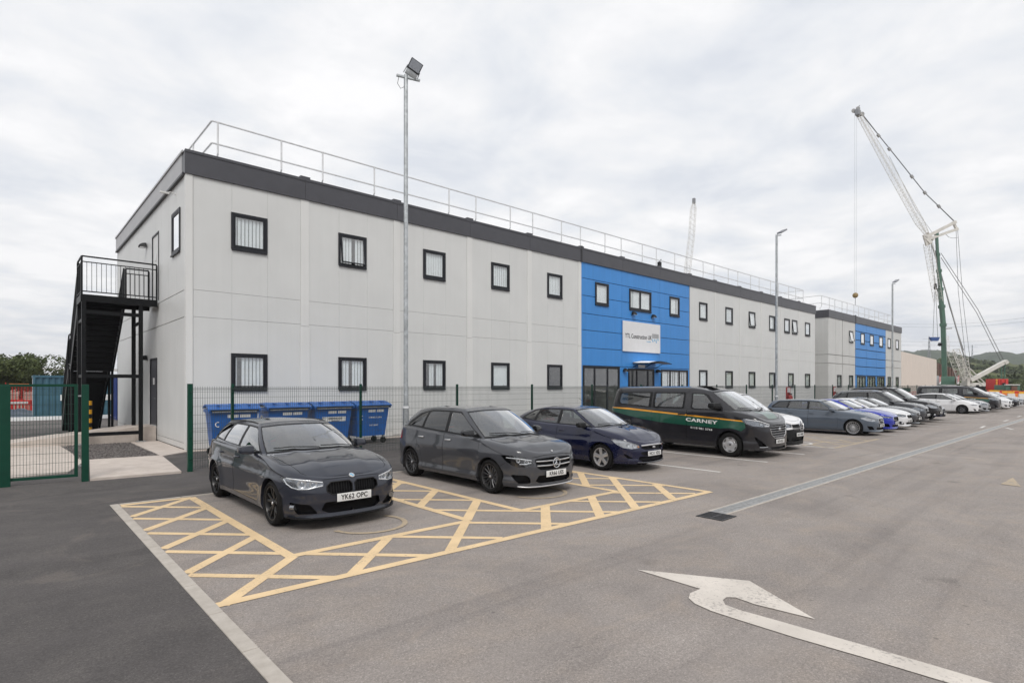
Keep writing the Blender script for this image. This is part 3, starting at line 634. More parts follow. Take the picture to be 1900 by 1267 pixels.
wall(b2, side2, [(19.37, 33)], [(.05, 4.11), (4.11, 4.94), (4.94, 8.46)], lambda a, b: [(a + (b - a) * i / 8, a + (b - a) * (i + 1) / 8) for i in range(8)], [], 'far_grey_cladding', .012)
for w in w2: window(b2, front2, w[0], w[1], w[2], w[3], **w[4])
for a, b in ((57.64, 61.5), (61.5, 65.25), (65.4, 68.9), (68.9, 72.4), (72.4, 75.9), (75.9, 79), (79, 82.45)): MB().box(a + .01, b - .01, WY0 - .065, WY0 + .3, 8.44, ZT).obj('fascia', 'fascia', b2)
MB().box(65.2, 65.42, WY0 - .09, WY0 + .25, 8.42, ZT + .08).obj('fascia_joint', 'fascia_dark', b2)
MB().box(BX0 - .065, BX0 + .3, WY0 + .301, 33, 8.44, ZT).obj('fascia', 'fascia', b2); MB().box(BX0 + .3, BX1, WY0 + .3, 33, 8.7, 8.9).obj('roof', 'roof_pale', b2)
MB().box(BX1 - .1, BX1, WY0 + .05, 33, 0, ZT).obj('end_wall', 'far_grey_cladding', b2); MB().box(BX0 + .05, BX1 - .1, WY0 + 2.5, WY0 + 2.6, 0, 8.7).obj('inner_wall', 'room_wall', b2); MB().box(BX0 + .05, BX1 - .1, WY0 + .09, WY0 + 2.5, 4.1, 4.7).obj('floor_slab', 'room_wall', b2)
MB().box(BX0, BX1, 32.9, 33, 0, ZT).obj('rear_wall', 'far_grey_cladding', b2)
guard_rail('pale tubular guardrail round the roof edge of the shorter farther building', BX0 + .7, BX1 - .8, WY0 + .9, 32.2, ZT, 2.0, 'roof guardrails')
# ================================================================== vehicles
def pchip(pts):
    xs = [p[0] for p in pts]; ys = [p[1] for p in pts]; n = len(xs)
    if n == 1: return lambda x: ys[0]
    h = [xs[i + 1] - xs[i] for i in range(n - 1)]; d = [(ys[i + 1] - ys[i]) / h[i] for i in range(n - 1)]
    m = [0.0] * n; m[0] = d[0]; m[-1] = d[-1]
    for i in range(1, n - 1):
        if d[i - 1] * d[i] > 0:
            w1 = 2 * h[i] + h[i - 1]; w2 = h[i] + 2 * h[i - 1]; m[i] = (w1 + w2) / (w1 / d[i - 1] + w2 / d[i])
    def f(x):
        if x <= xs[0]: return ys[0]
        if x >= xs[-1]: return ys[-1]
        i = min(max(bisect_left(xs, x) - 1, 0), n - 2); t = (x - xs[i]) / h[i]
        return (ys[i] * (1 + 2 * t) * (1 - t) ** 2 + h[i] * m[i] * t * (1 - t) ** 2 + ys[i + 1] * t * t * (3 - 2 * t) + h[i] * m[i + 1] * t * t * (t - 1))
    return f
def pip(p, poly):
    x, y = p; c = False; j = len(poly) - 1
    for i in range(len(poly)):
        xi, yi = poly[i]; xj, yj = poly[j]
        if (yi > y) != (yj > y) and x < (xj - xi) * (y - yi) / (yj - yi) + xi: c = not c
        j = i
    return c
def rounded(poly, r, k=3):
    out = []; n = len(poly)
    for i in range(n):
        p = Vector(poly[i]); a = Vector(poly[i - 1]); b = Vector(poly[(i + 1) % n])
        rr = min(r, (a - p).length * .45, (b - p).length * .45)
        u = p + (a - p).normalized() * rr; v = p + (b - p).normalized() * rr
        for j in range(k + 1):
            t = j / k; out.append(tuple(u * (1 - t) ** 2 + p * 2 * t * (1 - t) + v * t * t))
    return out
def inset(poly, d):
    n = len(poly); A = sum(poly[i][0] * poly[(i + 1) % n][1] - poly[(i + 1) % n][0] * poly[i][1] for i in range(n)); sg = 1 if A > 0 else -1
    out = []
    for i in range(n):
        a = Vector(poly[i - 1]); p = Vector(poly[i]); b = Vector(poly[(i + 1) % n])
        e1 = (p - a); e2 = (b - p)
        if e1.length < 1e-6 or e2.length < 1e-6: out.append(tuple(p)); continue
        e1.normalize(); e2.normalize(); n1 = Vector((-e1.y, e1.x)) * sg; n2 = Vector((-e2.y, e2.x)) * sg; m = n1 + n2
        if m.length < 1e-4: m = n1
        m.normalize(); out.append(tuple(p + m * (d / max(m.dot(n1), .35))))
    return out
def circle(cx, cy, r, n=26, a0=0, a1=360): return [(cx + r * math.cos(R(a0 + (a1 - a0) * i / n)), cy + r * math.sin(R(a0 + (a1 - a0) * i / n))) for i in range(n)]

class Flat:
    """a surface laid out flat, in which outlines can be cut before it is bent into shape"""
    def __init__(s): s.bm = bmesh.new(); s.lay = s.bm.faces.layers.int.new('rid')
    def grid(s, rows):
        vs = [[s.bm.verts.new((p[0], p[1], 0)) for p in r] for r in rows]
        for i in range(len(rows) - 1):
            for j in range(len(rows[0]) - 1):
                try: s.bm.faces.new((vs[i][j], vs[i + 1][j], vs[i + 1][j + 1], vs[i][j + 1]))
                except ValueError: pass
    def cut(s, poly):
        x0 = min(p[0] for p in poly) - .001; x1 = max(p[0] for p in poly) + .001; y0 = min(p[1] for p in poly) - .001; y1 = max(p[1] for p in poly) + .001
        def bb(f):
            xs = [v.co.x for v in f.verts]; ys = [v.co.y for v in f.verts]; return min(xs), max(xs), min(ys), max(ys)
        cand = set()
        for f in s.bm.faces:
            a, b, c, d = bb(f)
            if a < x1 and b > x0 and c < y1 and d > y0: cand.add(f)
        n = len(poly)
        for i in range(n):
            p, q = poly[i], poly[(i + 1) % n]; dx, dy = q[0] - p[0], q[1] - p[1]
            if dx * dx + dy * dy < 1e-10: continue
            ex0, ex1 = min(p[0], q[0]) - 1e-4, max(p[0], q[0]) + 1e-4; ey0, ey1 = min(p[1], q[1]) - 1e-4, max(p[1], q[1]) + 1e-4
            near = []
            for f in cand:
                a, b, c, d = bb(f)
                if a < ex1 and b > ex0 and c < ey1 and d > ey0: near.append(f)
            if not near: continue
            ed = {e for f in near for e in f.edges}; ve = {v for f in near for v in f.verts}
            res = bmesh.ops.bisect_plane(s.bm, geom=near + list(ed) + list(ve), dist=1e-6, plane_co=(p[0], p[1], 0), plane_no=(dy, -dx, 0))
            for g in res['geom']:
                if isinstance(g, bmesh.types.BMFace): cand.add(g)
            cand = {f for f in cand if f.is_valid}
        return [f for f in cand if f.is_valid and pip(f.calc_center_median()[:2], poly)]
    def stamp(s, poly, rid, only=None):
        for f in s.cut(poly):
            if only is None or f[s.lay] in only: f[s.lay] = rid

class Car:
    def __init__(c, S, res=1.0):
        c.S = S; c.res = res; c.regs = {}; c.names = {0: 'body'}; c.extra = []
        ol = S['outline']; cum = [0]
        for a, b in zip(ol, ol[1:]): cum.append(cum[-1] + math.dist(a, b))
        fx = pchip(list(zip(cum, [p[0] for p in ol]))); fy = pchip(list(zip(cum, [p[1] for p in ol]))); n = 400
        pts = [(fx(cum[-1] * i / n), fy(cum[-1] * i / n)) for i in range(n + 1)]
        # smooth a little so corners are round
        for _ in range(S.get('smooth', 60)):
            pts = [pts[0]] + [((pts[i - 1][0] + 2 * pts[i][0] + pts[i + 1][0]) / 4, (pts[i - 1][1] + 2 * pts[i][1] + pts[i + 1][1]) / 4) for i in range(1, n)] + [pts[n]]
        pts[0] = (pts[1][0], 0); pts[n] = (pts[n - 1][0], 0)
        c.os = [0]
        for a, b in zip(pts, pts[1:]): c.os.append(c.os[-1] + math.dist(a, b))
        c.ox = [p[0] for p in pts]; c.oy = [p[1] for p in pts]; c.Ls = c.os[-1]
        c.ztop = pchip(sorted(S['ztop'])); c.rc = pchip(sorted(S['rc'])); c.zb = pchip(sorted(S['zb']))
        c.fp = pchip(S['fprof']); c.sp = pchip(S['sprof']); c.rp = pchip(S['rprof'])
        c.body(); c.green()
    def rid(c, name):
        for k, v in c.names.items():
            if v == name: return k
        k = len(c.names); c.names[k] = name; return k
    def out(c, s):
        s = min(max(s, 0), c.Ls); i = min(max(bisect_left(c.os, s) - 1, 0), len(c.os) - 2); t = (s - c.os[i]) / (c.os[i + 1] - c.os[i])
        x = c.ox[i] + (c.ox[i + 1] - c.ox[i]) * t; y = c.oy[i] + (c.oy[i + 1] - c.oy[i]) * t
        j0 = max(i - 2, 0); j1 = min(i + 3, len(c.ox) - 1); tx = c.ox[j1] - c.ox[j0]; ty = c.oy[j1] - c.oy[j0]
        if i < 3: tx *= max(s, 0) / c.os[3] if s < c.os[3] else 1
        l = math.hypot(tx, ty) or 1; return x, y, ty / l, -tx / l
    def s_of_x(c, x, front=None):
        # along the side: x is monotone decreasing from nose to tail
        lo, hi = 0, c.Ls
        for _ in range(40):
            m = (lo + hi) / 2
            if c.out(m)[0] > x: lo = m
            else: hi = m
        return lo
    def s_of_y(c, y):
        lo, hi = 0, c.Ls * .4
        for _ in range(36):
            m = (lo + hi) / 2
            if c.out(m)[1] < y: lo = m
            else: hi = m
        return lo
    def sr_of_y(c, y):
        lo, hi = c.Ls * .6, c.Ls
        for _ in range(36):
            m = (lo + hi) / 2
            if c.out(m)[1] > y: lo = m
            else: hi = m
        return lo
    def prof(c, s, z):
        x, y, nx, ny = c.out(s)
        if s < .02: nx, ny = 1, 0
        if s > c.Ls - .02: nx, ny = -1, 0
        wf = nx * nx if nx > 0 else 0; wr = nx * nx if nx < 0 else 0; ws = ny * ny
        o = wf * c.fp(z) + wr * c.rp(z) + ws * c.sp(z)
        S = c.S; fl = S.get('flare', .02)
        for xw in (S['wf'], S['wr']):
            d = math.hypot(x - xw, z - S['rw']); o -= ws * fl * math.exp(-((d - S['ra']) / .13) ** 2 if d > S['ra'] else 0) * (1 if z < S['rw'] + S['ra'] + .4 else 0)
        return x, y, nx, ny, o
    def P(c, s, zu, up=0.0):
        x, y, nx, ny = c.out(s); r = c.rc(x); zc = c.ztop(x) - r
        if zu <= zc:
            x, y, nx, ny, o = c.prof(s, zu); z = zu; o -= up; dz = 0
        else:
            a = min((zu - zc) / r, 1.4); x, y, nx, ny, o = c.prof(s, zc); o += r * (1 - math.cos(a)) - up * math.cos(a); z = zc + r * math.sin(a) + up * math.sin(a)
        return Vector((x - nx * o, max(y - ny * o, 0), z))
    def body(c):
        S = c.S; F = c.F = Flat(); N = int(110 * c.res); M1 = int(20 * c.res) + 2; rows = []
        ss = [c.Ls * i / N for i in range(N + 1)]
        for s in ss:
            x = c.out(s)[0]; r = c.rc(x); zc = c.ztop(x) - r; zb = c.zb(x)
            rows.append([(s, zb + (zc - zb) * j / M1) for j in range(M1 + 1)] + [(s, zc + r * a) for a in (.35, .7, 1.05, 1.4)])
        F.grid(rows); c.ss = ss
        # lids: bonnet, tail, floor
        c.xcowl = S['gh'][0][0]; G = c.G = Flat(); K = max(int(12 * c.res), 5); top = []
        c.lidtab = []
        for s in ss:
            x = c.out(s)[0]; zc = c.ztop(x) - c.rc(x); p = c.P(s, zc + c.rc(x) * 1.4); c.lidtab.append(p)
        c.ymax = max(p.y for p in c.lidtab)
        vl = []
        for i, p in enumerate(c.lidtab):
            x = p.x
            if x > S['xdash'] or x < S.get('xtail', -99):
                vl.append([(p.x, p.y * k / K, i) for k in range(K, -1, -1)])
            else: vl.append(None)
        for a, b in zip(vl, vl[1:]):
            if a and b:
                va = [G.bm.verts.new((q[0], q[1], 0)) for q in a]; vb = [G.bm.verts.new((q[0], q[1], 0)) for q in b]
                for j in range(K):
                    try: G.bm.faces.new((va[j], va[j + 1], vb[j + 1], vb[j]))
                    except ValueError: pass
        bmesh.ops.remove_doubles(G.bm, verts=G.bm.verts[:], dist=1e-5)
        fr = [p for p in c.lidtab if p.x > 0]; c.lx = [p.x for p in reversed(c.lidtab)]; c.lp = list(reversed(c.lidtab))
    def lid(c, x, y, up=0.0):
        """height of the bonnet or tail surface"""
        xs = c.lx; i = min(max(bisect_left(xs, x) - 1, 0), len(xs) - 2); d = xs[i + 1] - xs[i]
        t = min(max((x - xs[i]) / d, 0), 1) if abs(d) > 1e-9 else 0
        p = c.lp[i].lerp(c.lp[i + 1], t); ye = max(p.y, .02); q = min(abs(y) / ye, 1)
        S = c.S; C = S['crown'] * min(1, (ye / c.ymax)) ** 2; z = p.z + C * (1 - q ** S.get('cpow', 2.4))
        if x > 0 and S.get('crease'):
            cy, ch, cw = S['crease']; z += ch * math.exp(-((abs(y) - cy * (.75 + .25 * (1 - (x / S['xf'])))) / cw) ** 2) * min(1, ye / c.ymax) ** 2
        return z + up
    # -------------------------------------------------------------- greenhouse
    def green(c):
        S = c.S; g = S['gh']; u = [0]
        for a, b in zip(g, g[1:]): u.append(u[-1] + (math.dist(a[:2], b[:2]) + math.dist(a[2:4], b[2:4])) / 2)
        c.gu = u; fs = [pchip(list(zip(u, [p[k] for p in g]))) for k in range(5)]
        n = 300; tab = [[f(u[-1] * i / n) for f in fs] for i in range(n + 1)]
        for _ in range(S.get('gsmooth', 14)):
            tab = [tab[0]] + [[(tab[i - 1][k] + 2 * tab[i][k] + tab[i + 1][k]) / 4 for k in range(5)] for i in range(1, n)] + [tab[n]]
        c.gt = tab; c.gn = n; c.uA = u[S['iA']]; c.uD = u[S['iD']]; c.Lu = u[-1]
        F = c.H = Flat(); N = int(90 * c.res); Mg = max(int(8 * c.res), 4); rows = []
        c.us = sorted(set([c.Lu * i / N for i in range(N + 1)]))
        for q in c.us: rows.append([(q, j / Mg) for j in range(Mg + 1)] + [(q, 1 + k * .25) for k in range(1, 5)])
        F.grid(rows)
    def gring(c, u):
        q = min(max(u / c.Lu, 0), 1) * c.gn; i = min(int(q), c.gn - 1); t = q - i
        a, b = c.gt[i], c.gt[i + 1]; return [a[k] + (b[k] - a[k]) * t for k in range(5)]
    def GP(c, u, t, up=0.0):
        bx, by, tx, ty, tz = c.gring(u); e = 1e-2 * c.Lu
        a = c.gring(max(u - e, 0)); b = c.gring(min(u + e, c.Lu)); dx = b[2] - a[2] + b[0] - a[0]; dy = b[3] - a[3] + b[1] - a[1]; l = math.hypot(dx, dy) or 1
        nx, ny = dy / l, -dx / l
        if u < e: nx, ny = 1, 0
        if u > c.Lu - e: nx, ny = -1, 0
        bz = c.beltz(bx, by)
        B = Vector((bx, by, bz)); T = Vector((tx, ty, tz))
        tt = min(t, 1); p = B.lerp(T, tt); N = Vector((nx, ny, 0)); d = T - B; d.normalize(); NN = (N - d * N.dot(d)); NN.normalize()
        p += NN * (c.S.get('gbulge', .03) * 4 * tt * (1 - tt) * .8 + up)
        if t > 1:
            inw = -N; bul = c.S.get('gbulge', .03); phi0 = math.atan2(d.dot(inw), d.z) + .05; phi1 = R(85); k = int(round((t - 1) * 8)) or 1; r = c.S.get('rroof', .09)
            for j in range(k):
                ph = phi0 + (phi1 - phi0) * (j + .5) / 8; st = r * max(phi1 - phi0, .12) / 8; p = p + (inw * math.sin(ph) + Vector((0, 0, math.cos(ph)))) * st
        p.y = max(p.y, 0) if u > e and u < c.Lu - e else 0
        return p
    def beltz(c, bx, by):
        S = c.S
        if bx > S['xdash'] - .02 or bx < S.get('xtail', -99): return c.lid(bx, by) - .006
        i = min(max(bisect_left(c.lx, bx) - 1, 0), len(c.lx) - 2); d = c.lx[i + 1] - c.lx[i]; t = min(max((bx - c.lx[i]) / d, 0), 1) if abs(d) > 1e-9 else 0
        return c.lp[i].lerp(c.lp[i + 1], t).z - .004
    def u_of(c, x, t):
        lo, hi = c.uA, c.uD
        for _ in range(30):
            m = (lo + hi) / 2; a = c.gring(m)
            if a[0] + (a[2] - a[0]) * t > x: lo = m
            else: hi = m
        return lo
    # -------------------------------------------------------------- cutting
    def sp_(c, pts): return [(c.s_of_x(x), z) for x, z in pts]           # side outlines (x, z)
    def fpnt(c, pts): return [(c.s_of_y(y), z) for y, z in pts]          # front outlines (y, z)
    def mp(c, pts):                                                     # mixed ('x'|'y'|'r', value, z)
        return [((c.s_of_x(v) if k == 'x' else c.s_of_y(v) if k == 'y' else c.sr_of_y(v)), z) for k, v, z in pts]
    def win(c, pts): return [(c.u_of(x, t), t) for x, t in pts]
    def cut(c, F, poly, name, only=None): F.stamp(poly, c.rid(name), None if only is None else [c.rid(o) for o in only])
    def door(c, poly, name, gap=.0055):
        a = c.sp_(poly); b = inset(a, gap); F = c.F; F.cut(a); inn = F.cut(b); inset_ = set(inn); x0 = min(p[0] for p in a); x1 = max(p[0] for p in a)
        for f in F.bm.faces:
            q = f.calc_center_median()
            if x0 < q.x < x1 and f not in inset_ and pip(q[:2], a): f[F.lay] = c.rid('seam')
        for f in inn:
            if f[F.lay] == 0: f[F.lay] = c.rid(name)
    def line(c, F, pts, w, name):
        for a, b in zip(pts, pts[1:]):
            d = Vector(b) - Vector(a); d.normalize(); n = Vector((-d.y, d.x)) * w / 2; a_, b_ = Vector(a), Vector(b)
            F.stamp([tuple(a_ + n), tuple(b_ + n), tuple(b_ - n), tuple(a_ - n)], c.rid(name))
    # -------------------------------------------------------------- bending and splitting
    def finish(c, root, mats, depth={}, pairs=(), parents={}, hide=('hole',)):
        data = {}
        def gather(F, fn):
            cache = {}
            for v in F.bm.verts: cache[v] = fn(v.co.x, v.co.y)
            for f in F.bm.faces: data.setdefault(c.names[f[F.lay]], []).append([cache[v] for v in f.verts])
            # arch lips
            hr = c.rid('hole')
            for e in F.bm.edges:
                ids = [f[F.lay] for f in e.link_faces]
                if len(ids) == 2 and hr in ids and ids[0] != ids[1]:
                    a, b = cache[e.verts[0]], cache[e.verts[1]]; q = Vector((0, -.055, 0)); other = ids[0] if ids[1] == hr else ids[1]
                    data.setdefault(c.names[other], []).append([a, b, b + q, a + q])
        gather(c.F, c.P); gather(c.G, lambda x, y: Vector((x, y, c.lid(x, y)))); gather(c.H, c.GP)
        # roof
        rl = [c.GP(u, 2.0) for u in c.us]; K = max(int(10 * c.res), 5); S = c.S; ym = max(p.y for p in rl); rows = []
        for p in rl:
            q = (p.y / ym) ** 2; rows.append([Vector((p.x, p.y * k / K, p.z + S['rcrown'] * q * (1 - (k / K) ** 2.2))) for k in range(K, -1, -1)])
        rt = data.setdefault(S.get('roof_region', 'body'), [])
        for a, b in zip(rows, rows[1:]):
            for j in range(K):
                if (a[j] - b[j]).length > 1e-6: rt.append([a[j], a[j + 1], b[j + 1], b[j]])
        objs = {}
        def build(name, faces, mirror, flip=False):
            bm = bmesh.new(); 
            for poly in faces:
                for sg in ((1, -1) if mirror else ((-1,) if flip else (1,))):
                    vs = [bm.verts.new((p.x, p.y * sg, p.z)) for p in poly]
                    try: bm.faces.new(vs)
                    except ValueError: pass
            bmesh.ops.remove_doubles(bm, verts=bm.verts[:], dist=4e-4)
            bmesh.ops.dissolve_degenerate(bm, edges=bm.edges[:], dist=1e-5)
            bm.normal_update()
            for f in bm.faces:
                q = f.calc_center_median(); ref = Vector((min(max(q.x, S['xr'] + .9), S['xf'] - 1.1), 0, min(q.z, .62) if q.z > .62 else q.z))
                if q.z > .98: ref.z = .6; ref.x = min(max(q.x, S['xr'] + .9), .2)
                if f.normal.dot(q - ref) < 0: f.normal_flip()
            bm.normal_update(); d = depth.get(name, 0)
            if d:
                be = [e for e in bm.edges if e.is_boundary and not (mirror and abs(e.verts[0].co.y) < 1e-3 and abs(e.verts[1].co.y) < 1e-3)]
                old = {v: v.co.copy() for v in bm.verts}; nor = {v: v.normal.copy() for v in bm.verts}
                for v in bm.verts: v.co = v.co - nor[v] * d
                if d > 0:
                    mk = {}
                    for e in be:
                        q = []
                        for v in e.verts:
                            if v not in mk: mk[v] = bm.verts.new(old[v] - nor[v] * .001)
                            q.append(mk[v])
                        try: bm.faces.new((e.verts[0], e.verts[1], q[1], q[0]))
                        except ValueError: pass
            me = bpy.data.meshes.new(name); bm.to_mesh(me); bm.free(); me.materials.append(M(mats.get(name, 'black_plastic')))
            me.polygons.foreach_set('use_smooth', [True] * len(me.polygons)); me.set_sharp_from_angle(angle=R(32)); me.update()
            nm = name.split(':')[0]; o = link(nm, me, objs.get(parents.get(name)) or root); objs.setdefault(name, o); return o
        order = sorted(data, key=lambda k: (k in parents, k))
        for name in order:
            if name in hide: continue
            if name in pairs: build(name, data[name], False); build(name, data[name], False, True)
            else: build(name, data[name], True)
        c.objs = objs; return objs
    def stube(c, pts, r, up=0.0, n=5, green=False, mirror=False):
        """tube that follows the surface through flat points"""
        q = []
        for a, b in zip(pts, pts[1:]):
            k = max(int(math.dist(a, b) / .06), 1)
            for j in range(k): t = j / k; q.append((a[0] + (b[0] - a[0]) * t, a[1] + (b[1] - a[1]) * t))
        q.append(pts[-1]); f = c.GP if green else c.P
        P = [f(x, y, up) for x, y in q]; return P
def mirrored(P): return [Vector((p.x, -p.y, p.z)) for p in P]

# ------------------------------------------------------------------ wheels
WHEELS = {}
def wheel_parts(kind, r, w, rr):
    key = (kind, r, w, rr)
    if key in WHEELS: return WHEELS[key]
    t = MB(); h = w / 2
    t.lathe([(rr - .005, h - .025), (rr + .006, h - .006), (rr + (r - rr) * .45, h + .004), (r - .03, h - .006), (r - .008, h - .028), (r, h - .055), (r, h - .062), (r - .006, h - .066), (r - .006, h - .074), (r, h - .078), (r, -h + .05), (r - .012, -h + .02), (r - .04, -h), (rr, -h + .02)], 44)
    T = t.mesh('tyre', 'rubber', 30); mt = {'black': 'black_alloy', 'multi': 'dark_alloy', 'five': 'silver', 'steel': 'silver', 'audi': 'silver', 'y': 'dark_alloy', 'plain': 'dark_alloy'}[kind]
    m = MB(); m.lathe([(rr, h - .02), (rr - .004, h - .012), (rr - .016, h - .014), (rr - .022, h - .03), (rr - .03, h - .10), (rr - .035, -h + .03)], 40)
    yo = h - .028
    def spoke(a, r0, r1, w0, w1, y0, y1, d=.03, tw=0):
        A = R(a); B = R(a + tw); u = Vector((math.cos(A), 0, math.sin(A))); u1 = Vector((math.cos(B), 0, math.sin(B)))
        p0, p1 = u * r0, u1 * r1; d_ = (p1 - p0).normalized(); v = Vector((-d_.z, 0, d_.x))
        vs = []
        for p, ww, y in ((p0, w0, y0), ((p0 + p1) / 2, (w0 + w1) / 2, (y0 + y1) / 2 + .008), (p1, w1, y1)):
            vs += [p + v * ww * .5 + Vector((0, y - .006, 0)), p + v * ww * .28 + Vector((0, y, 0)), p - v * ww * .28 + Vector((0, y, 0)), p - v * ww * .5 + Vector((0, y - .006, 0)), p - v * ww * .4 + Vector((0, y - d, 0)), p + v * ww * .4 + Vector((0, y - d, 0))]
        fs = [(i + k * 6, (i + 1) % 6 + k * 6, (i + 1) % 6 + 6 + k * 6, i + 6 + k * 6) for k in (0, 1) for i in range(6)]
        m.add(vs, fs)
    ro = rr - .012
    if kind == 'black':
        for k in range(5):
            for d in (-9, 9): spoke(90 + k * 72 + d * .45, .05, ro, .045, .030, yo - .03, yo, .035, d * 1.1)
    elif kind == 'multi':
        for k in range(14): spoke(k * 360 / 14, .045, ro, .026, .017, yo - .03, yo)
    elif kind == 'audi':
        for k in range(16): spoke(k * 360 / 16, .05, ro, .020, .018, yo - .025, yo)
    elif kind == 'five':
        for k in range(5): spoke(90 + k * 72, .03, ro + .002, .07, .10, yo - .005, yo); 
        m.lathe([(0, yo + .002), (.07, yo - .002), (.075, yo - .02)], 20)
    elif kind == 'steel':
        m.lathe([(0.0, yo - .02), (.028, yo - .02), (.032, yo + .006), (.085, yo + .004), (.10, yo - .004), (.155, yo + .004), (.162, yo - .004)], 30)
        for k in range(6): spoke(k * 60, .14, ro, .085, .10, yo - .004, yo + .002, .02)
    elif kind == 'y':
        for k in range(5):
            spoke(90 + k * 72, .03, ro * .62, .055, .045, yo - .02, yo)
            for d in (-14, 14): spoke(90 + k * 72, ro * .58, ro, .035, .03, yo, yo, .03, d)
    else:
        for k in range(7): spoke(k * 360 / 7, .04, ro, .05, .035, yo - .02, yo)
    m.lathe([(0, yo - .002), (.03, yo - .004), (.055, yo - .012), (.062, yo - .04)], 20)
    Rm = m.mesh('rim', mt, 35)
    b = MB().lathe([(0, -.02), (rr - .085, -.02), (rr - .085, 0), (0.06, 0), (0, 0)], 24); B = b.mesh('brake_disc', 'pylon_steel', 35)
    hb = MB().lathe([(0, yo + .004), (.022, yo + .003), (.026, yo - .006)], 16); Hb = hb.mesh('hub_cap', 'silver' if kind not in ('steel',) else 'dark_void', 35)
    for me in (T, Rm, B, Hb): fixn(me)
    WHEELS[key] = (T, Rm, B, Hb); return WHEELS[key]
def add_wheels(root, S, kind, hubs=True):
    rr = S.get('rr', S['rw'] - .10); T, Rm, B, Hb = wheel_parts(kind, S['rw'], S.get('tw', .215), rr)
    for x in (S['wf'], S['wr']):
        for sg in (1, -1):
            e = link('wheel', T, root, (x, sg * (S['W'] - S.get('tw', .215) / 2 - .012), S['rw'])); 
            if sg < 0: e.rotation_euler = (0, 0, math.pi)
            o = link('rim', Rm, e); o.rotation_euler = (0, R(random.uniform(0, 70)), 0)
            link('brake_disc', B, e)
            if hubs: link('hub_cap', Hb, e)
    for x in (S['wf'], S['wr']):
        for sg in (1, -1):
            y1 = sg * (S['W'] - .035); y0 = sg * (S['W'] - .36); ra = S['ra'] + .012
            pr = [(ra, y1), (ra, y0), (.0, y0)]; q = MB()
            for k in range(17):
                t = R(-25 + 230 * k / 16)
                for (r_, h_) in pr: q.v.append((x + r_ * math.cos(t), h_, max(S['rw'] + r_ * math.sin(t), .13)))
            q.f = [(k * 3 + j, k * 3 + 3 + j, k * 3 + 4 + j, k * 3 + 1 + j) for k in range(16) for j in range(2)]; q.mi = [0] * len(q.f)
            q.obj('wheel_arch_liner', 'dark_void', root)
    f = MB(); W = S['W'] - .10; zf = S.get('zfloor', .22)
    f.box(S['wr'] + S['ra'] + .03, S['wf'] - S['ra'] - .03, -W, W, zf, zf + .1); f.box(S['xr'] + .12, S['xf'] - .22, -W + .33, W - .33, zf + .01, zf + .13)
    f.obj('underbody', 'dark_void', root)

def arch_stamp(c):
    S = c.S
    for x in (S['wf'], S['wr']):
        p = circle(x, S['rw'], S['ra'], 34); p = [(a, max(b, -.2)) for a, b in p]
        c.cut(c.F, c.sp_([q for q in p]), 'hole')
def seats(root, S, mat='seat_cloth', van=False):
    rows = S.get('seats', [(-.05,), (-.95,)])
    for (x,) in rows:
        for sg in (1, -1):
            zs = S.get('zseat', .48); s = MB(); s.rbox(x - .05, x + .42, sg * .37 - .24, sg * .37 + .24, zs - .12, zs + .03, .05)
            b = MB().rbox(-.06, .06, -.23, .23, 0, .58, .05); b.xf(Matrix.Translation((x - .08, sg * .37, zs)) @ Matrix.Rotation(-R(16), 4, 'Y')); s.add(b.v, b.f)
            h = MB().rbox(-.05, .05, -.13, .13, .62, .80, .04); h.xf(Matrix.Translation((x - .10, sg * .37, zs)) @ Matrix.Rotation(-R(12), 4, 'Y')); s.add(h.v, h.f)
            s.obj('seat', mat, root, 60)
    x = rows[0][0] + .62; z = S.get('zseat', .48) + .36
    w = MB(); P = [(x + .06 * math.cos(t), -.37 + .185 * math.sin(t), z + .175 * math.cos(t)) for t in [2 * math.pi * i / 20 for i in range(21)]]
    w.tube(P, .014, 6); w.bar((x, -.54, z), (x, -.20, z), .03, .04); w.obj('steering_wheel', 'black_plastic', root, 60)
def mirrors(root, S, mat, x, z, sc=1.0, stalk=True):
    for sg in (1, -1):
        y0 = S['W'] - .135; m = MB(); m.rbox(-.085 * sc, .075 * sc, 0, .21 * sc, -.07 * sc, .075 * sc, .045 * sc)
        m.v = [(p[0] - (p[1]) * .22 + (p[2] > 0) * -.015, p[1], p[2] * (1 - .25 * p[1] / (.21 * sc))) for p in m.v]
        m.v = [(p[0] + x, sg * (p[1] + y0 + .075), p[2] + z) for p in m.v]
        if sg < 0: m.f = [f[::-1] for f in m.f]
        o = m.obj('door_mirror', mat, root, 50)
        a = MB().bar((x - .01, sg * (y0 - .04), z - .05), (x - .02, sg * (y0 + .13), z - .035), .07, .035); a.obj('mirror_arm', 'black_plastic', o)
        g = MB().rbox(x - .14 * sc, x - .128 * sc, min(sg * (y0 + .11), sg * (y0 + .25 * sc)), max(sg * (y0 + .11), sg * (y0 + .25 * sc)), z - .045, z + .045, .004); g.obj('mirror_glass', 'chrome', o)
def plate(root, S, txt, x, z, tilt=0, w=.52):
    p = MB().rbox(-w / 2, w / 2, -.012, -.004, -.056, .056, .003); base = Matrix.Translation((x, 0, z)) @ Matrix.Rotation(R(90), 4, 'Z') @ Matrix.Rotation(R(tilt), 4, 'X')
    p.xf(base); o = p.obj('number_plate', 'plate_white', root, 40)
    if txt:
        t = text_mb(txt, .098, .001, .0022, .86, spacing=1.06); t.xf(base @ Matrix.Translation((0, -.0135, -.002))); t.obj('lettering', 'plate_text', o)
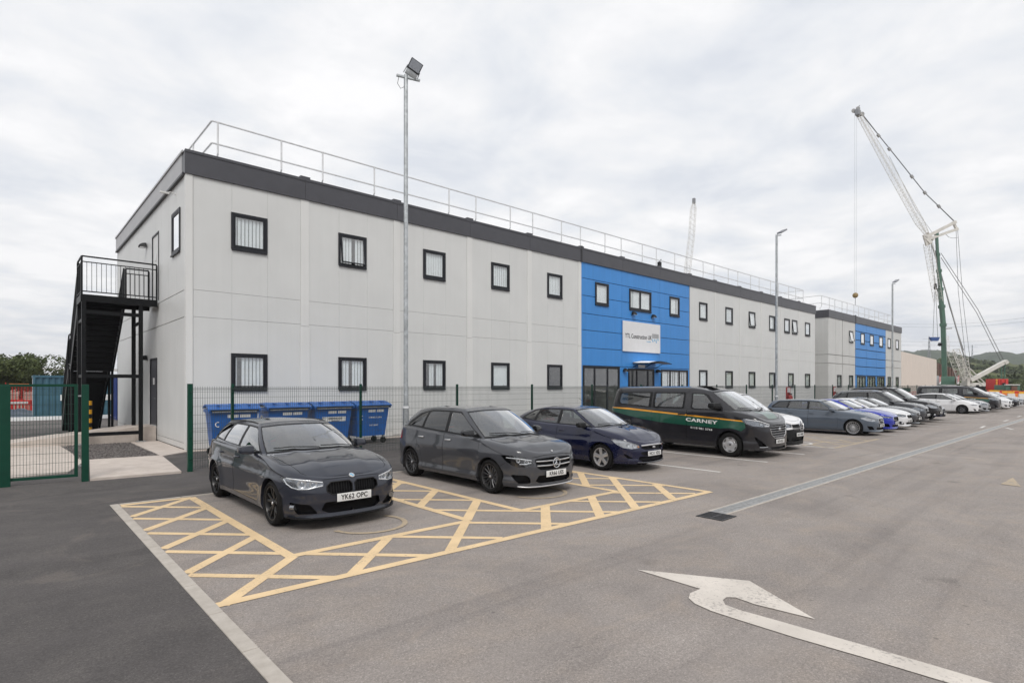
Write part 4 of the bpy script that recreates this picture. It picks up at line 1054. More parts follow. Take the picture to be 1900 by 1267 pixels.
def wipers(root, c, us, t0=.10):
    for (a, b, t1) in us:
        m = MB(); pts = []
        for k in range(7):
            u = a + (b - a) * k / 6; tt = t0 + (t1 - t0) * k / 6; sg = 1 if u >= 0 else -1; p = c.GP(abs(u) * c.uA, tt, .022); pts.append(Vector((p.x, p.y * sg, p.z)))
        m.tube(pts, .008, 5); sg = 1 if a >= 0 else -1; q = c.GP(abs(a) * c.uA, .02, .03); m.tube([Vector((q.x + .03, q.y * sg, q.z)), pts[0], pts[2]], .009, 5)
        m.obj('wiper', 'black_plastic', root)
def handles(root, c, xs, z, mat, L=.17, up=.03):
    for x in xs:
        for sg in (1, -1):
            P = [c.P(c.s_of_x(x + d), z, u) for d, u in ((L / 2, .004), (L / 2 - .02, up), (0, up + .006), (-L / 2 + .02, up), (-L / 2, .004))]
            if sg < 0: P = mirrored(P)
            MB().tube(P, .014, 6).obj('door_handle', mat, root, 60)
def surf_obj(root, c, name, lines, r, mat, up=0, green=False, pair=True, n=5, smooth=60):
    for sg in ((1, -1) if pair else (1,)):
        m = MB()
        for pts in lines:
            P = c.stube(pts, r, up, green=green)
            if sg < 0: P = mirrored(P)
            m.tube(P, r, n)
        m.obj(name, mat, root, smooth)
def full_line(c, pts, up):  # front line across the nose from the right to the left side
    P = c.stube(pts, 0, up); return mirrored(P)[:0:-1] + P
def projector(root, c, pos, rad, mats=('silver', 'dark_void'), ins=.03, led=None):
    s, z = pos
    for sg in (1, -1):
        p = c.P(s, z, -ins); q = c.P(s, z, .02); d = (q - p); d.z *= .4; d.y *= .55; d.normalize()
        if sg < 0: p = Vector((p.x, -p.y, p.z)); d = Vector((d.x, -d.y, d.z))
        rot = d.to_track_quat('Z', 'Y').to_matrix().to_4x4(); m = MB(); m.lathe([(rad * .55, 0), (rad * .80, .012), (rad, .014), (rad * 1.08, .004), (rad * 1.1, -.02)], 20, 'Z'); m.xf(Matrix.Translation(p) @ rot)
        o = m.obj('projector_lamp', mats[0], root, 40)
        l = MB().lathe([(0, .012), (rad * .3, .009), (rad * .58, -.002)], 16, 'Z'); l.xf(Matrix.Translation(p) @ rot); l.obj('bulb_lens', 'lamp_glass' if mats[1] == 'dark_void' else mats[1], root, 40)
def rail_obj(root, c, x0, x1, mat, up=.05, r=.014):
    for sg in (1, -1):
        P = []
        for k in range(13):
            x = x0 + (x1 - x0) * k / 12; u = c.u_of(x, 1.0); p = c.GP(u, 1.6, 0); h = up * min(1, 4 * min(k, 12 - k) / 6); P.append(Vector((p.x, sg * (p.y), p.z + h)))
        MB().tube(P, r, 6).obj('roof_rail', mat, root, 60)
def fin(root, c, x, mat):
    z = max(p.z for p in [c.GP(u, 2.0) for u in (c.u_of(x, 1.0),)]) + c.S['rcrown']
    MB().add([(x - .09, -.02, z - .01), (x - .09, .02, z - .01), (x + .08, 0, z - .01), (x - .08, 0, z + .055)], [(0, 1, 3), (1, 2, 3), (2, 0, 3)]).obj('roof_aerial', mat, root)
# ------------------------------------------------------------------ vehicle kinds
SP_CAR = [(.12, .08), (.20, .035), (.30, .012), (.42, .014), (.54, .004), (.64, .0), (.69, .0), (.715, .014), (.80, .028), (.92, .05), (1.05, .075)]
BMW = dict(xf=2.31, xr=-2.31, W=.905, wf=1.52, wr=-1.29, rw=.322, ra=.362, rr=.245, tw=.235, flare=.022,
    outline=[(2.31, 0), (2.295, .30), (2.235, .56), (2.09, .76), (1.84, .86), (1.4, .895), (.3, .90), (-.8, .905), (-1.5, .895), (-1.95, .85), (-2.20, .70), (-2.29, .4), (-2.31, 0)],
    ztop=[(2.31, .715), (2.15, .765), (1.85, .845), (1.45, .905), (1.0, .95), (.5, .965), (-.5, .98), (-1.6, 1.0), (-2.31, .99)],
    rc=[(-2.31, .07), (-2, .05), (.4, .05), (.9, .09), (1.8, .12), (2.31, .10)], zb=[(-2.31, .30), (-1.9, .24), (-1, .20), (1.0, .19), (1.9, .18), (2.31, .165)],
    fprof=[(.12, .03), (.17, .01), (.22, .028), (.27, .03), (.40, .0), (.50, .0), (.60, .02), (.70, .045), (.80, .08)], sprof=SP_CAR,
    rprof=[(.22, .08), (.35, .01), (.5, .0), (.65, .02), (.75, .05), (1.0, .10)], crown=.055, cpow=2.2, crease=(.42, .012, .06), xdash=.62, xtail=-2.05,
    gh=[(1.13, 0, .36, 0, 1.375), (1.075, .38, .335, .32, 1.365), (.92, .70, .22, .57, 1.335), (.81, .775, .14, .605, 1.33), (0, .80, -.3, .605, 1.345), (-.9, .80, -.95, .595, 1.34), (-1.65, .775, -1.55, .565, 1.315), (-2.0, .69, -1.82, .50, 1.295), (-2.13, .36, -1.93, .30, 1.295), (-2.15, 0, -1.95, 0, 1.295)],
    iA=2, iD=7, rroof=.085, rcrown=.032, gbulge=.028, seats=[(-.05,), (-.95,)], zseat=.46)
def estate_windows(c, x0=.70, b=-.20, d=-1.08, q0=-1.16, q1=-1.84, q2=-1.55, privacy=False, low=False):
    H = c.H; g2 = 'side_glass' if not privacy else 'rear_side_glass'
    c.cut(H, c.win([(x0 + .10, .02), (q1 - .03, .04 if low else .10), (q1 + .06 if low else q1 - .02, .35), (q2 - .04, .84 if low else .99), (-.9, .99), (.08, .99), (.14, .99)]), 'window_trim')
    c.cut(H, c.win([(x0, .09), (b, .09), (b - .02, .92), (.14, .92), (.25, .83)]), 'side_glass')
    c.cut(H, c.win([(b - .09, .09), (d, .10), (d + .06, .92), (b - .11, .92)]), g2 + ':b' if not privacy else g2)
    c.cut(H, c.win([(q0, .12), (q1 + .06, .12), (q2 + .02, .74), (d - .0, .92)] if low else [(q0, .12), (q1 + .05, .20), (q1 + .06, .36), (q2 + .02, .90), (d - .02, .92)]), 'quarter_glass')
def screens(c, t0=.06):
    H = c.H; u = c.uA
    c.cut(H, [(-.01, -.01), (u * 1.06, -.01), (u * 1.05, .985), (-.01, .985)], 'screen_surround')
    c.cut(H, [(-.01, t0), (u * 1.03, t0), (u * 1.02, .95), (-.01, .94)], 'windscreen')
    D = c.uD; c.cut(H, [(D + .10, .10), (c.Lu + .01, .10), (c.Lu + .01, .92), (D + .12, .92)], 'rear_glass')
def dash(c):
    S = c.S; pts = []
    for k in range(12):
        bx, by = c.gring(c.uA * k / 11)[:2]; pts.append((bx - .03, by * .975))
    pts[0] = (pts[0][0], -.01); c.cut(c.G, pts + [(S['xdash'] - .3, pts[-1][1]), (S['xdash'] - .3, -.01)], 'dashboard')
def bonnet(c, poly, gap=.007):
    a = poly; b = inset(a, gap); G = c.G; G.cut(a); inn = set(G.cut(b))
    for f in G.bm.faces:
        q = f.calc_center_median()
        if f[G.lay] == 0 and f not in inn and pip(q[:2], a) and q.y > gap: f[G.lay] = c.rid('seam')
        elif f in inn and f[G.lay] == 0: f[G.lay] = c.rid('bonnet')
        elif f[G.lay] == 0 and pip(q[:2], a) and q.y <= gap: f[G.lay] = c.rid('bonnet')
BASE_MATS = {'seam': 'dark_void', 'window_trim': 'black_plastic', 'side_glass': 'car_glass', 'side_glass:b': 'car_glass', 'rear_side_glass': 'privacy_glass', 'quarter_glass': 'privacy_glass',
    'screen_surround': 'black_plastic', 'windscreen': 'windscreen_glass', 'rear_glass': 'privacy_glass', 'dashboard': 'interior', 'grille': 'black_grille', 'lower_grille': 'black_grille', 'air_intake': 'black_grille',
    'headlight': 'lamp_glass', 'tail_light': 'red_lens', 'lower_bumper': 'black_plastic', 'sill_trim': 'black_plastic', 'panoramic_roof': 'black_plastic', 'fog_lamp': 'lamp_inner',
    'livery_band': 'livery_green', 'livery_stripe': 'livery_yellow', 'bonnet_wrap': 'livery_green'}
DEPTH = {'seam': .007, 'side_glass': .004, 'side_glass:b': .004, 'rear_side_glass': .004, 'quarter_glass': .004, 'windscreen': .003, 'grille': .035, 'lower_grille': .045, 'air_intake': .045, 'headlight': .0, 'tail_light': -.003}
PAIRS = ('side_glass', 'side_glass:b', 'rear_side_glass', 'quarter_glass', 'front_door', 'rear_door', 'headlight', 'air_intake', 'tail_light', 'fog_lamp', 'livery_band', 'livery_stripe')
def finish(c, root, paintm, depth=None, mats=None, pairs=PAIRS, parents=None):
    m = dict(BASE_MATS); 
    for k in ('body', 'bonnet', 'front_door', 'rear_door', 'boot_lid'): m[k] = paintm
    if mats: m.update(mats)
    d = dict(DEPTH); d.update(depth or {}); par = {'window_trim': 'body', 'seam': 'body', 'screen_surround': 'body'}; par.update(parents or {})
    o = c.finish(root, m, d, pairs, par); return o
def lamp_bowls(root, c, poly, ins=.035, mat='lamp_inner'):
    """the reflector behind each headlight glass, following the same outline"""
    F = Flat(); xs = [p[0] for p in poly]; ys = [p[1] for p in poly]; n = 12; m = 6
    F.grid([[(min(xs) + (max(xs) - min(xs)) * i / n, min(ys) + (max(ys) - min(ys)) * j / m) for j in range(m + 1)] for i in range(n + 1)]); F.stamp(poly, 1)
    for sg in (1, -1):
        bm = bmesh.new(); cache = {}
        for f in F.bm.faces:
            if f[F.lay] != 1: continue
            vs = []
            for v in f.verts:
                if v not in cache:
                    p = c.P(v.co.x, v.co.y, -ins); cache[v] = bm.verts.new((p.x, p.y * sg, p.z))
                vs.append(cache[v])
            bm.faces.new(vs)
        bm.normal_update(); mk = {}
        inv = {b: a for a, b in cache.items()}
        for e in [e for e in bm.edges if e.is_boundary]:
            q = []
            for v in e.verts:
                if v not in mk:
                    a = inv[v]; p = c.P(a.co.x, a.co.y, -.002); mk[v] = bm.verts.new((p.x, p.y * sg, p.z))
                q.append(mk[v])
            bm.faces.new((e.verts[0], e.verts[1], q[1], q[0]))
        me = bpy.data.meshes.new('reflector'); bm.to_mesh(me); bm.free(); me.materials.append(M(mat)); link('reflector', me, root)

def estate_car(root, pm, near=True, plate_txt=None, res=1.0, wheels='black', rails='black_plastic', chrome='black_plastic'):
    S = BMW; c = Car(S, res); arch_stamp(c); F = c.F
    hl = c.mp([('y', .43, .605), ('y', .62, .570), ('y', .73, .568), ('x', 2.02, .590), ('x', 1.92, .645), ('x', 1.80, .725), ('x', 1.90, .735), ('y', .76, .725), ('y', .60, .700), ('y', .43, .668)])
    c.cut(F, rounded(c.fpnt([(.022, .505), (.07, .478), (.31, .485), (.385, .535), (.385, .605), (.33, .652), (.06, .655), (.022, .615)]), .02), 'grille')
    c.cut(F, rounded(c.fpnt([(-.02, .225), (.34, .225), (.46, .275), (.41, .385), (-.02, .385)]), .03), 'lower_grille')
    c.cut(F, rounded(c.mp([('y', .50, .235), ('x', 2.10, .232), ('x', 2.0, .385), ('y', .80, .395), ('y', .60, .365)]), .025), 'air_intake')
    c.cut(F, hl, 'headlight')
    c.cut(F, c.mp([('x', -1.96, .80), ('x', -2.0, .93), ('r', .55, .92), ('r', .40, .86), ('r', .40, .78), ('x', -2.12, .78)]), 'tail_light')
    c.door([(.96, .33), (.96, .60), (.90, .98), (-.20, 1.02), (-.20, .28), (.93, .26)], 'front_door')
    c.door([(-.205, .28), (-.205, 1.03), (-1.14, 1.03), (-1.12, .84), (-.90, .52), (-.86, .28)], 'rear_door')
    c.line(F, c.sp_([(1.86, .745), (1.62, .79), (1.1, .90), (.9, .93)]), .007, 'seam')
    c.line(F, c.sp_([(1.90, .60), (1.84, .56), (1.80, .53)]), .006, 'seam'); c.line(F, c.fpnt([(-.005, .712), (.2, .710), (.44, .698)]), .008, 'seam')
    dash(c); bonnet(c, [(2.20, -.01), (2.19, .34), (2.15, .54), (2.02, .66), (1.60, .72), (1.05, .735), (1.0, .68), (1.12, .45), (1.19, .2), (1.20, -.01)])
    screens(c); estate_windows(c)
    finish(c, root, pm); lamp_bowls(root, c, hl)
    sk, sy = c.s_of_y, None
    projector(root, c, (c.s_of_y(.70), .638), .060); projector(root, c, (c.s_of_y(.56), .636), .052)
    # kidney surrounds, bars, lower splitter
    k = c.fpnt([(.022, .505), (.07, .478), (.31, .485), (.385, .535), (.385, .605), (.33, .652), (.06, .655), (.022, .615), (.022, .505)])
    surf_obj(root, c, 'grille_surround', [k], .009, 'black_plastic', .003)
    surf_obj(root, c, 'grille_bar', [c.fpnt([(y, .49), (y + .004, .65)]) for y in (.06, .098, .136, .174, .212, .25, .288, .326)], .005, 'black_plastic', -.012)
    P = full_line(c, c.mp([('y', 0, .172), ('y', .3, .172), ('y', .6, .175), ('x', 2.1, .18), ('x', 1.95, .20)]), .018)
    m = MB(); m.tube(P, .022, 6); m.v = [(v[0], v[1], .175 + (v[2] - .175) * .5) for v in m.v]; m.obj('front_splitter', 'black_plastic', root, 60)
    surf_obj(root, c, 'fog_lamp', [c.mp([('y', .765, .325), ('y', .80, .325)])], .038, 'lamp_inner', -.014, n=14)
    surf_obj(root, c, 'headlight_trim', [c.mp([('y', .44, .615), ('y', .62, .582), ('y', .73, .580), ('x', 2.03, .602), ('x', 1.95, .645), ('x', 1.88, .705)])], .008, 'lens_white', -.006)
    surf_obj(root, c, 'headlight_brow', [c.mp([('y', .44, .664), ('y', .60, .692), ('y', .76, .716), ('x', 1.93, .724)])], .010, 'lens_white', -.008)
    b = MB().lathe([(0, .012), (.026, .012), (.040, .008), (.042, 0)], 20, 'Z'); e = Vector((S['xf'] - .075, 0, .715)); b.xf(Matrix.Translation(e) @ Matrix.Rotation(R(40), 4, 'Y')); b.obj('badge', 'silver', root, 40)
    b = MB(); 
    for a in (0, 180): b.lathe([(0, .0125), (.024, .0125)], 6, 'Z', ang=R(90)); b.v = b.v
    q = MB().lathe([(0.002, .0135), (.025, .0135)], 6, 'Z', ang=R(90)); q2 = MB().lathe([(0.002, .0135), (.025, .0135)], 6, 'Z', ang=R(90)); q2.xf(Matrix.Rotation(R(180), 4, 'Z')); q.add(q2.v, q2.f); q.xf(Matrix.Translation(e) @ Matrix.Rotation(R(40), 4, 'Y')); q.obj('badge_quarter', 'logo_blue', root)
    plate(root, S, plate_txt, c.P(c.s_of_y(.12), .44).x + .012, .435)
    handles(root, c, (.02 - .08, -.96), .845, pm); mirrors(root, S, pm, .66, 1.01, 1.0); wipers(root, c, [(.9, .06, .10), (.04, -.86, .13)], .06)
    rail_obj(root, c, .0, -1.75, 'black_plastic', .004, .013); fin(root, c, -1.5, pm)
    seats(root, S); add_wheels(root, S, wheels); return c

MPV = dict(xf=2.19, xr=-2.17, W=.893, wf=1.32, wr=-1.38, rw=.318, ra=.358, rr=.235, tw=.22, flare=.02,
    outline=[(2.19, 0), (2.17, .30), (2.10, .56), (1.94, .76), (1.66, .85), (1.2, .885), (.3, .89), (-.8, .893), (-1.5, .885), (-1.9, .84), (-2.08, .70), (-2.16, .4), (-2.17, 0)],
    ztop=[(2.19, .775), (2.05, .845), (1.75, .905), (1.4, .95), (1.1, .98), (.6, .995), (-.5, 1.035), (-1.6, 1.085), (-2.17, 1.09)],
    rc=[(-2.17, .07), (-2, .05), (.5, .05), (.9, .09), (1.8, .12), (2.19, .10)], zb=[(-2.17, .30), (-1.9, .24), (-1, .20), (1.0, .19), (1.7, .18), (2.19, .175)],
    fprof=[(.12, .05), (.18, .015), (.24, .022), (.36, .004), (.50, .0), (.60, .012), (.72, .045), (.85, .09)],
    sprof=[(.12, .08), (.20, .03), (.26, .004), (.30, .004), (.36, .022), (.52, .010), (.66, .0), (.74, .0), (.80, .010), (.90, .030), (1.05, .055)],
    rprof=[(.22, .08), (.35, .01), (.5, .0), (.7, .02), (.85, .05), (1.1, .10)], crown=.055, cpow=2.2, crease=(.36, .010, .08), xdash=.85, xtail=-1.98,
    gh=[(1.27, 0, .42, 0, 1.515), (1.21, .36, .40, .32, 1.505), (1.05, .69, .30, .575, 1.475), (.94, .755, .21, .605, 1.47), (0, .78, -.3, .61, 1.485), (-.9, .78, -.90, .60, 1.475), (-1.55, .755, -1.46, .565, 1.43), (-1.90, .68, -1.72, .50, 1.38), (-2.03, .36, -1.83, .30, 1.38), (-2.05, 0, -1.85, 0, 1.38)],
    iA=2, iD=7, rroof=.085, rcrown=.032, gbulge=.03, seats=[(-.05,), (-.90,)], zseat=.56)
def mpv_car(root, pm, plate_txt=None, res=1.0, wheels='multi'):
    S = MPV; c = Car(S, res); arch_stamp(c); F = c.F
    hl = c.mp([('y', .50, .570), ('y', .62, .535), ('y', .74, .535), ('x', 1.86, .57), ('x', 1.72, .65), ('x', 1.62, .735), ('x', 1.70, .745), ('y', .72, .735), ('y', .53, .66)])
    c.cut(F, rounded(c.fpnt([(-.02, .47), (.36, .475), (.44, .53), (.47, .66), (.43, .675), (-.02, .69)]), .02), 'grille')
    c.cut(F, rounded(c.fpnt([(-.02, .235), (.36, .235), (.46, .275), (.40, .375), (-.02, .375)]), .02), 'lower_grille')
    c.cut(F, rounded(c.mp([('y', .55, .25), ('x', 1.96, .245), ('x', 1.83, .385), ('x', 1.86, .40), ('y', .62, .395), ('y', .56, .34)]), .03), 'air_intake')
    c.cut(F, hl, 'headlight')
    c.cut(F, rounded(c.mp([('x', -1.80, .82), ('x', -1.86, .99), ('r', .60, 1.0), ('r', .45, .95), ('r', .45, .80), ('x', -2.0, .76)]), .02), 'tail_light')
    c.door([(1.02, .28), (1.02, .62), (.98, 1.06), (-.16, 1.10), (-.16, .26), (1.0, .26)], 'front_door')
    c.door([(-.165, .26), (-.165, 1.11), (-1.22, 1.12), (-1.20, .88), (-.98, .60), (-.90, .26)], 'rear_door')
    c.line(F, c.sp_([(1.66, .755), (1.4, .82), (1.05, .93)]), .007, 'seam'); c.line(F, c.sp_([(1.72, .60), (1.66, .57), (1.62, .545)]), .006, 'seam'); c.line(F, c.fpnt([(-.005, .738), (.25, .736), (.52, .70)]), .008, 'seam')
    dash(c); bonnet(c, [(2.105, -.01), (2.085, .32), (1.99, .56), (1.84, .67), (1.5, .715), (1.18, .725), (1.14, .66), (1.27, .40), (1.33, .2), (1.34, -.01)])
    screens(c); estate_windows(c, .86, -.14, -1.02, -1.10, -1.74, -1.30, True, low=True)
    c.line(F, c.sp_([(-.95, .86), (-1.05, .83)]), .002, 'body')
    finish(c, root, pm, mats={'side_glass': 'car_glass'}); lamp_bowls(root, c, hl, .03, 'black_grille')
    projector(root, c, (c.s_of_y(.62), .622), .042); projector(root, c, (c.s_of_y(.74), .65), .034)
    surf_obj(root, c, 'running_lamp', [c.mp([('y', .53, .652), ('y', .64, .672), ('y', .74, .69), ('x', 1.74, .70)]), c.mp([('y', .54, .612), ('y', .64, .590), ('y', .72, .592)])], .009, 'lens_white', -.008)
    P = [full_line(c, c.fpnt([(0, z), (.2, z), (e, z + .006)]), -.004) for z, e in ((.625, .445), (.545, .43))]
    for q in P: MB().tube(q, .012, 6).obj('grille_bar', 'silver', root, 60)
    x = S['xf'] + .018; m = MB(); m.tube([(x, .088 * math.cos(t), .585 + .088 * math.sin(t)) for t in [2 * math.pi * i / 24 for i in range(25)]], .010, 6)
    for a in (90, 210, 330): m.add([(x - .004, .018 * math.cos(R(a + 90)), .585 + .018 * math.sin(R(a + 90))), (x - .004, .086 * math.cos(R(a)), .585 + .086 * math.sin(R(a))), (x - .004, .018 * math.cos(R(a - 90)), .585 + .018 * math.sin(R(a - 90))), (x + .01, 0, .585)], [(0, 1, 3), (1, 2, 3), (2, 0, 3), (0, 2, 1)])
    m.obj('star_emblem', 'chrome', root, 50)
    P = full_line(c, c.mp([('y', 0, .178), ('y', .3, .178), ('y', .6, .180), ('x', 1.95, .19)]), .008); MB().tube(P, .012, 6).obj('bumper_lip', 'silver', root, 60)
    e = MB().lathe([(0, .008), (.02, .008), (.022, 0)], 14, 'Z'); e.xf(Matrix.Translation((2.085, 0, .79)) @ Matrix.Rotation(R(40), 4, 'Y')); e.obj('bonnet_badge', 'silver', root)
    plate(root, S, plate_txt, c.P(c.s_of_y(.12), .40).x + .014, .398)
    handles(root, c, (.0, -.98), .905, 'silver'); mirrors(root, S, 'paint_black', .78, 1.08, 1.0); wipers(root, c, [(.9, .06, .10), (.04, -.86, .13)], .05)
    seats(root, S); add_wheels(root, S, wheels); return c

HATCH = dict(xf=2.17, xr=-2.17, W=.90, wf=1.28, wr=-1.36, rw=.318, ra=.354, rr=.225, tw=.205, flare=.03,
    outline=[(2.17, 0), (2.14, .30), (2.05, .56), (1.88, .75), (1.6, .85), (1.2, .89), (.3, .895), (-.8, .90), (-1.4, .89), (-1.85, .83), (-2.06, .68), (-2.15, .4), (-2.17, 0)],
    ztop=[(2.17, .69), (2.05, .75), (1.75, .86), (1.4, .93), (1.1, .975), (.6, 1.0), (-.5, 1.02), (-1.6, 1.07), (-2.17, 1.08)],
    rc=[(-2.17, .07), (-2, .05), (.5, .05), (.9, .09), (1.8, .13), (2.17, .11)], zb=[(-2.17, .30), (-1.9, .24), (-1, .20), (1.0, .20), (1.7, .20), (2.17, .20)],
    fprof=[(.15, .05), (.20, .015), (.27, .0), (.32, .012), (.45, .004), (.52, .012), (.62, .04), (.72, .075), (.82, .12)], sprof=SP_CAR,
    rprof=[(.22, .08), (.35, .01), (.5, .0), (.7, .03), (.85, .06), (1.1, .12)], crown=.06, cpow=2.2, crease=(.38, .014, .08), xdash=.85, xtail=-1.98,
    gh=[(1.24, 0, .36, 0, 1.43), (1.18, .36, .335, .30, 1.42), (1.03, .69, .23, .55, 1.39), (.91, .755, .15, .58, 1.385), (0, .785, -.3, .585, 1.40), (-.8, .785, -.85, .57, 1.385), (-1.45, .755, -1.25, .53, 1.345), (-1.88, .66, -1.55, .46, 1.305), (-2.02, .36, -1.66, .30, 1.30), (-2.04, 0, -1.68, 0, 1.30)],
    iA=2, iD=7, rroof=.085, rcrown=.032, gbulge=.03, seats=[(-.05,), (-.90,)], zseat=.50)
def hatch_car(root, pm, plate_txt=None, res=1.0, wheels='five'):
    S = HATCH; c = Car(S, res); arch_stamp(c); F = c.F
    hl = c.mp([('y', .46, .56), ('y', .64, .545), ('x', 1.84, .57), ('x', 1.70, .64), ('x', 1.56, .745), ('x', 1.62, .76), ('y', .74, .73), ('y', .60, .675), ('y', .47, .63)])
    c.cut(F, rounded(c.fpnt([(-.02, .515), (.30, .515), (.42, .555), (.40, .60), (-.02, .61)]), .015), 'grille')
    c.cut(F, rounded(c.fpnt([(-.02, .38), (.36, .38), (.44, .44), (.42, .47), (-.02, .47)]), .015), 'plate_recess')
    c.cut(F, rounded(c.fpnt([(-.02, .235), (.38, .24), (.50, .30), (.45, .365), (-.02, .365)]), .02), 'lower_grille')
    c.cut(F, rounded(c.mp([('y', .60, .32), ('x', 1.93, .325), ('x', 1.84, .42), ('y', .74, .43)]), .02), 'air_intake')
    c.cut(F, hl, 'headlight')
    c.cut(F, c.mp([('x', -1.75, .96), ('x', -1.85, 1.12), ('r', .60, 1.12), ('r', .55, .95)]), 'tail_light')
    c.door([(.98, .30), (.98, .62), (.94, 1.02), (-.16, 1.06), (-.16, .26), (.96, .26)], 'front_door')
    c.door([(-.165, .26), (-.165, 1.07), (-1.20, 1.10), (-1.18, .88), (-.96, .58), (-.88, .26)], 'rear_door')
    c.line(F, c.sp_([(1.58, .765), (1.3, .84), (1.02, .92)]), .007, 'seam')
    dash(c); bonnet(c, [(2.04, -.01), (2.02, .30), (1.92, .50), (1.80, .62), (1.5, .70), (1.18, .715), (1.12, .66), (1.24, .40), (1.30, .2), (1.31, -.01)])
    screens(c); estate_windows(c, .84, -.14, -1.0, -1.09, -1.56, -1.22)
    finish(c, root, pm, mats={'quarter_glass': 'car_glass', 'plate_recess': 'black_plastic'}, depth={'plate_recess': .02}); lamp_bowls(root, c, hl, .03, 'silver')
    projector(root, c, (c.s_of_y(.58), .605), .045); projector(root, c, (c.s_of_y(.70), .63), .040)
    surf_obj(root, c, 'indicator', [c.mp([('y', .47, .575), ('y', .50, .60)])], .014, 'amber', -.012)
    q = full_line(c, c.fpnt([(0, .618), (.2, .617), (.41, .608)]), .002); m = MB(); m.tube(q, .019, 6); m.obj('grille_chrome_bar', 'silver', root, 60)
    x = S['xf'] - .012; m = MB().lathe([(0, .012), (.05, .008), (.058, 0)], 20, 'X'); m.v = [(v[0], v[1], v[2] * .42) for v in m.v]; m.xf(Matrix.Translation((x, 0, .566))); m.obj('oval_badge', 'silver', root, 50)
    plate(root, S, plate_txt, c.P(c.s_of_y(.12), .42).x + .012, .425)
    P = full_line(c, c.mp([('y', 0, .218), ('y', .3, .222), ('y', .52, .235)]), .004); MB().tube(P, .014, 6).obj('bumper_lip', 'paint_grey', root, 60)
    handles(root, c, (.0, -.98), .88, pm); mirrors(root, S, 'black_plastic', .76, 1.04, .95); wipers(root, c, [(.9, .06, .10), (.04, -.86, .13)], .05)
    MB().tube([(.22, 0, 1.46), (-.16, 0, 1.66)], .004, 4).obj('roof_aerial', 'black_plastic', root)
    seats(root, S); add_wheels(root, S, wheels); return c

VAN = dict(xf=2.525, xr=-2.68, W=.99, wf=1.555, wr=-1.545, rw=.345, ra=.395, rr=.215, tw=.225, flare=.012,
    outline=[(2.525, 0), (2.51, .36), (2.45, .66), (2.30, .87), (2.0, .955), (1.5, .98), (.3, .985), (-1.2, .99), (-2.3, .985), (-2.58, .94), (-2.66, .82), (-2.68, .5), (-2.68, 0)], smooth=26,
    ztop=[(2.525, 1.02), (2.40, 1.10), (2.15, 1.18), (1.85, 1.245), (1.6, 1.275), (1.3, 1.28), (0, 1.28), (-2.68, 1.28)],
    rc=[(-2.7, .02), (1.2, .02), (1.6, .06), (2.0, .13), (2.525, .13)], zb=[(-2.68, .36), (-1.9, .32), (-1, .28), (1.0, .26), (1.9, .24), (2.525, .22)],
    fprof=[(.15, .06), (.24, .01), (.32, .02), (.45, .0), (.60, .0), (.80, .01), (.92, .03), (1.1, .09)], sprof=[(.20, .04), (.30, .012), (.42, .0), (.46, .010), (.60, .004), (.80, .0), (.95, .004), (1.10, .012), (1.28, .022)],
    rprof=[(.3, .02), (.5, .0), (1.28, .01)], crown=.07, cpow=2.2, crease=(.45, .012, .10), xdash=1.35, xtail=-9,
    gh=[(1.98, 0, 1.03, 0, 1.86), (1.90, .40, .99, .36, 1.85), (1.66, .76, .87, .66, 1.815), (1.34, .915, .62, .755, 1.815), (.6, .952, .2, .80, 1.835), (-.9, .957, -.9, .81, 1.835), (-2.25, .952, -2.25, .80, 1.825), (-2.56, .88, -2.50, .74, 1.81), (-2.64, .50, -2.58, .45, 1.81), (-2.65, 0, -2.59, 0, 1.81)],
    iA=2, iD=7, rroof=.16, rcrown=.03, gbulge=.035, gsmooth=8, seats=[(.42,), (-.50,), (-1.35,)], zseat=.82, zfloor=.30)
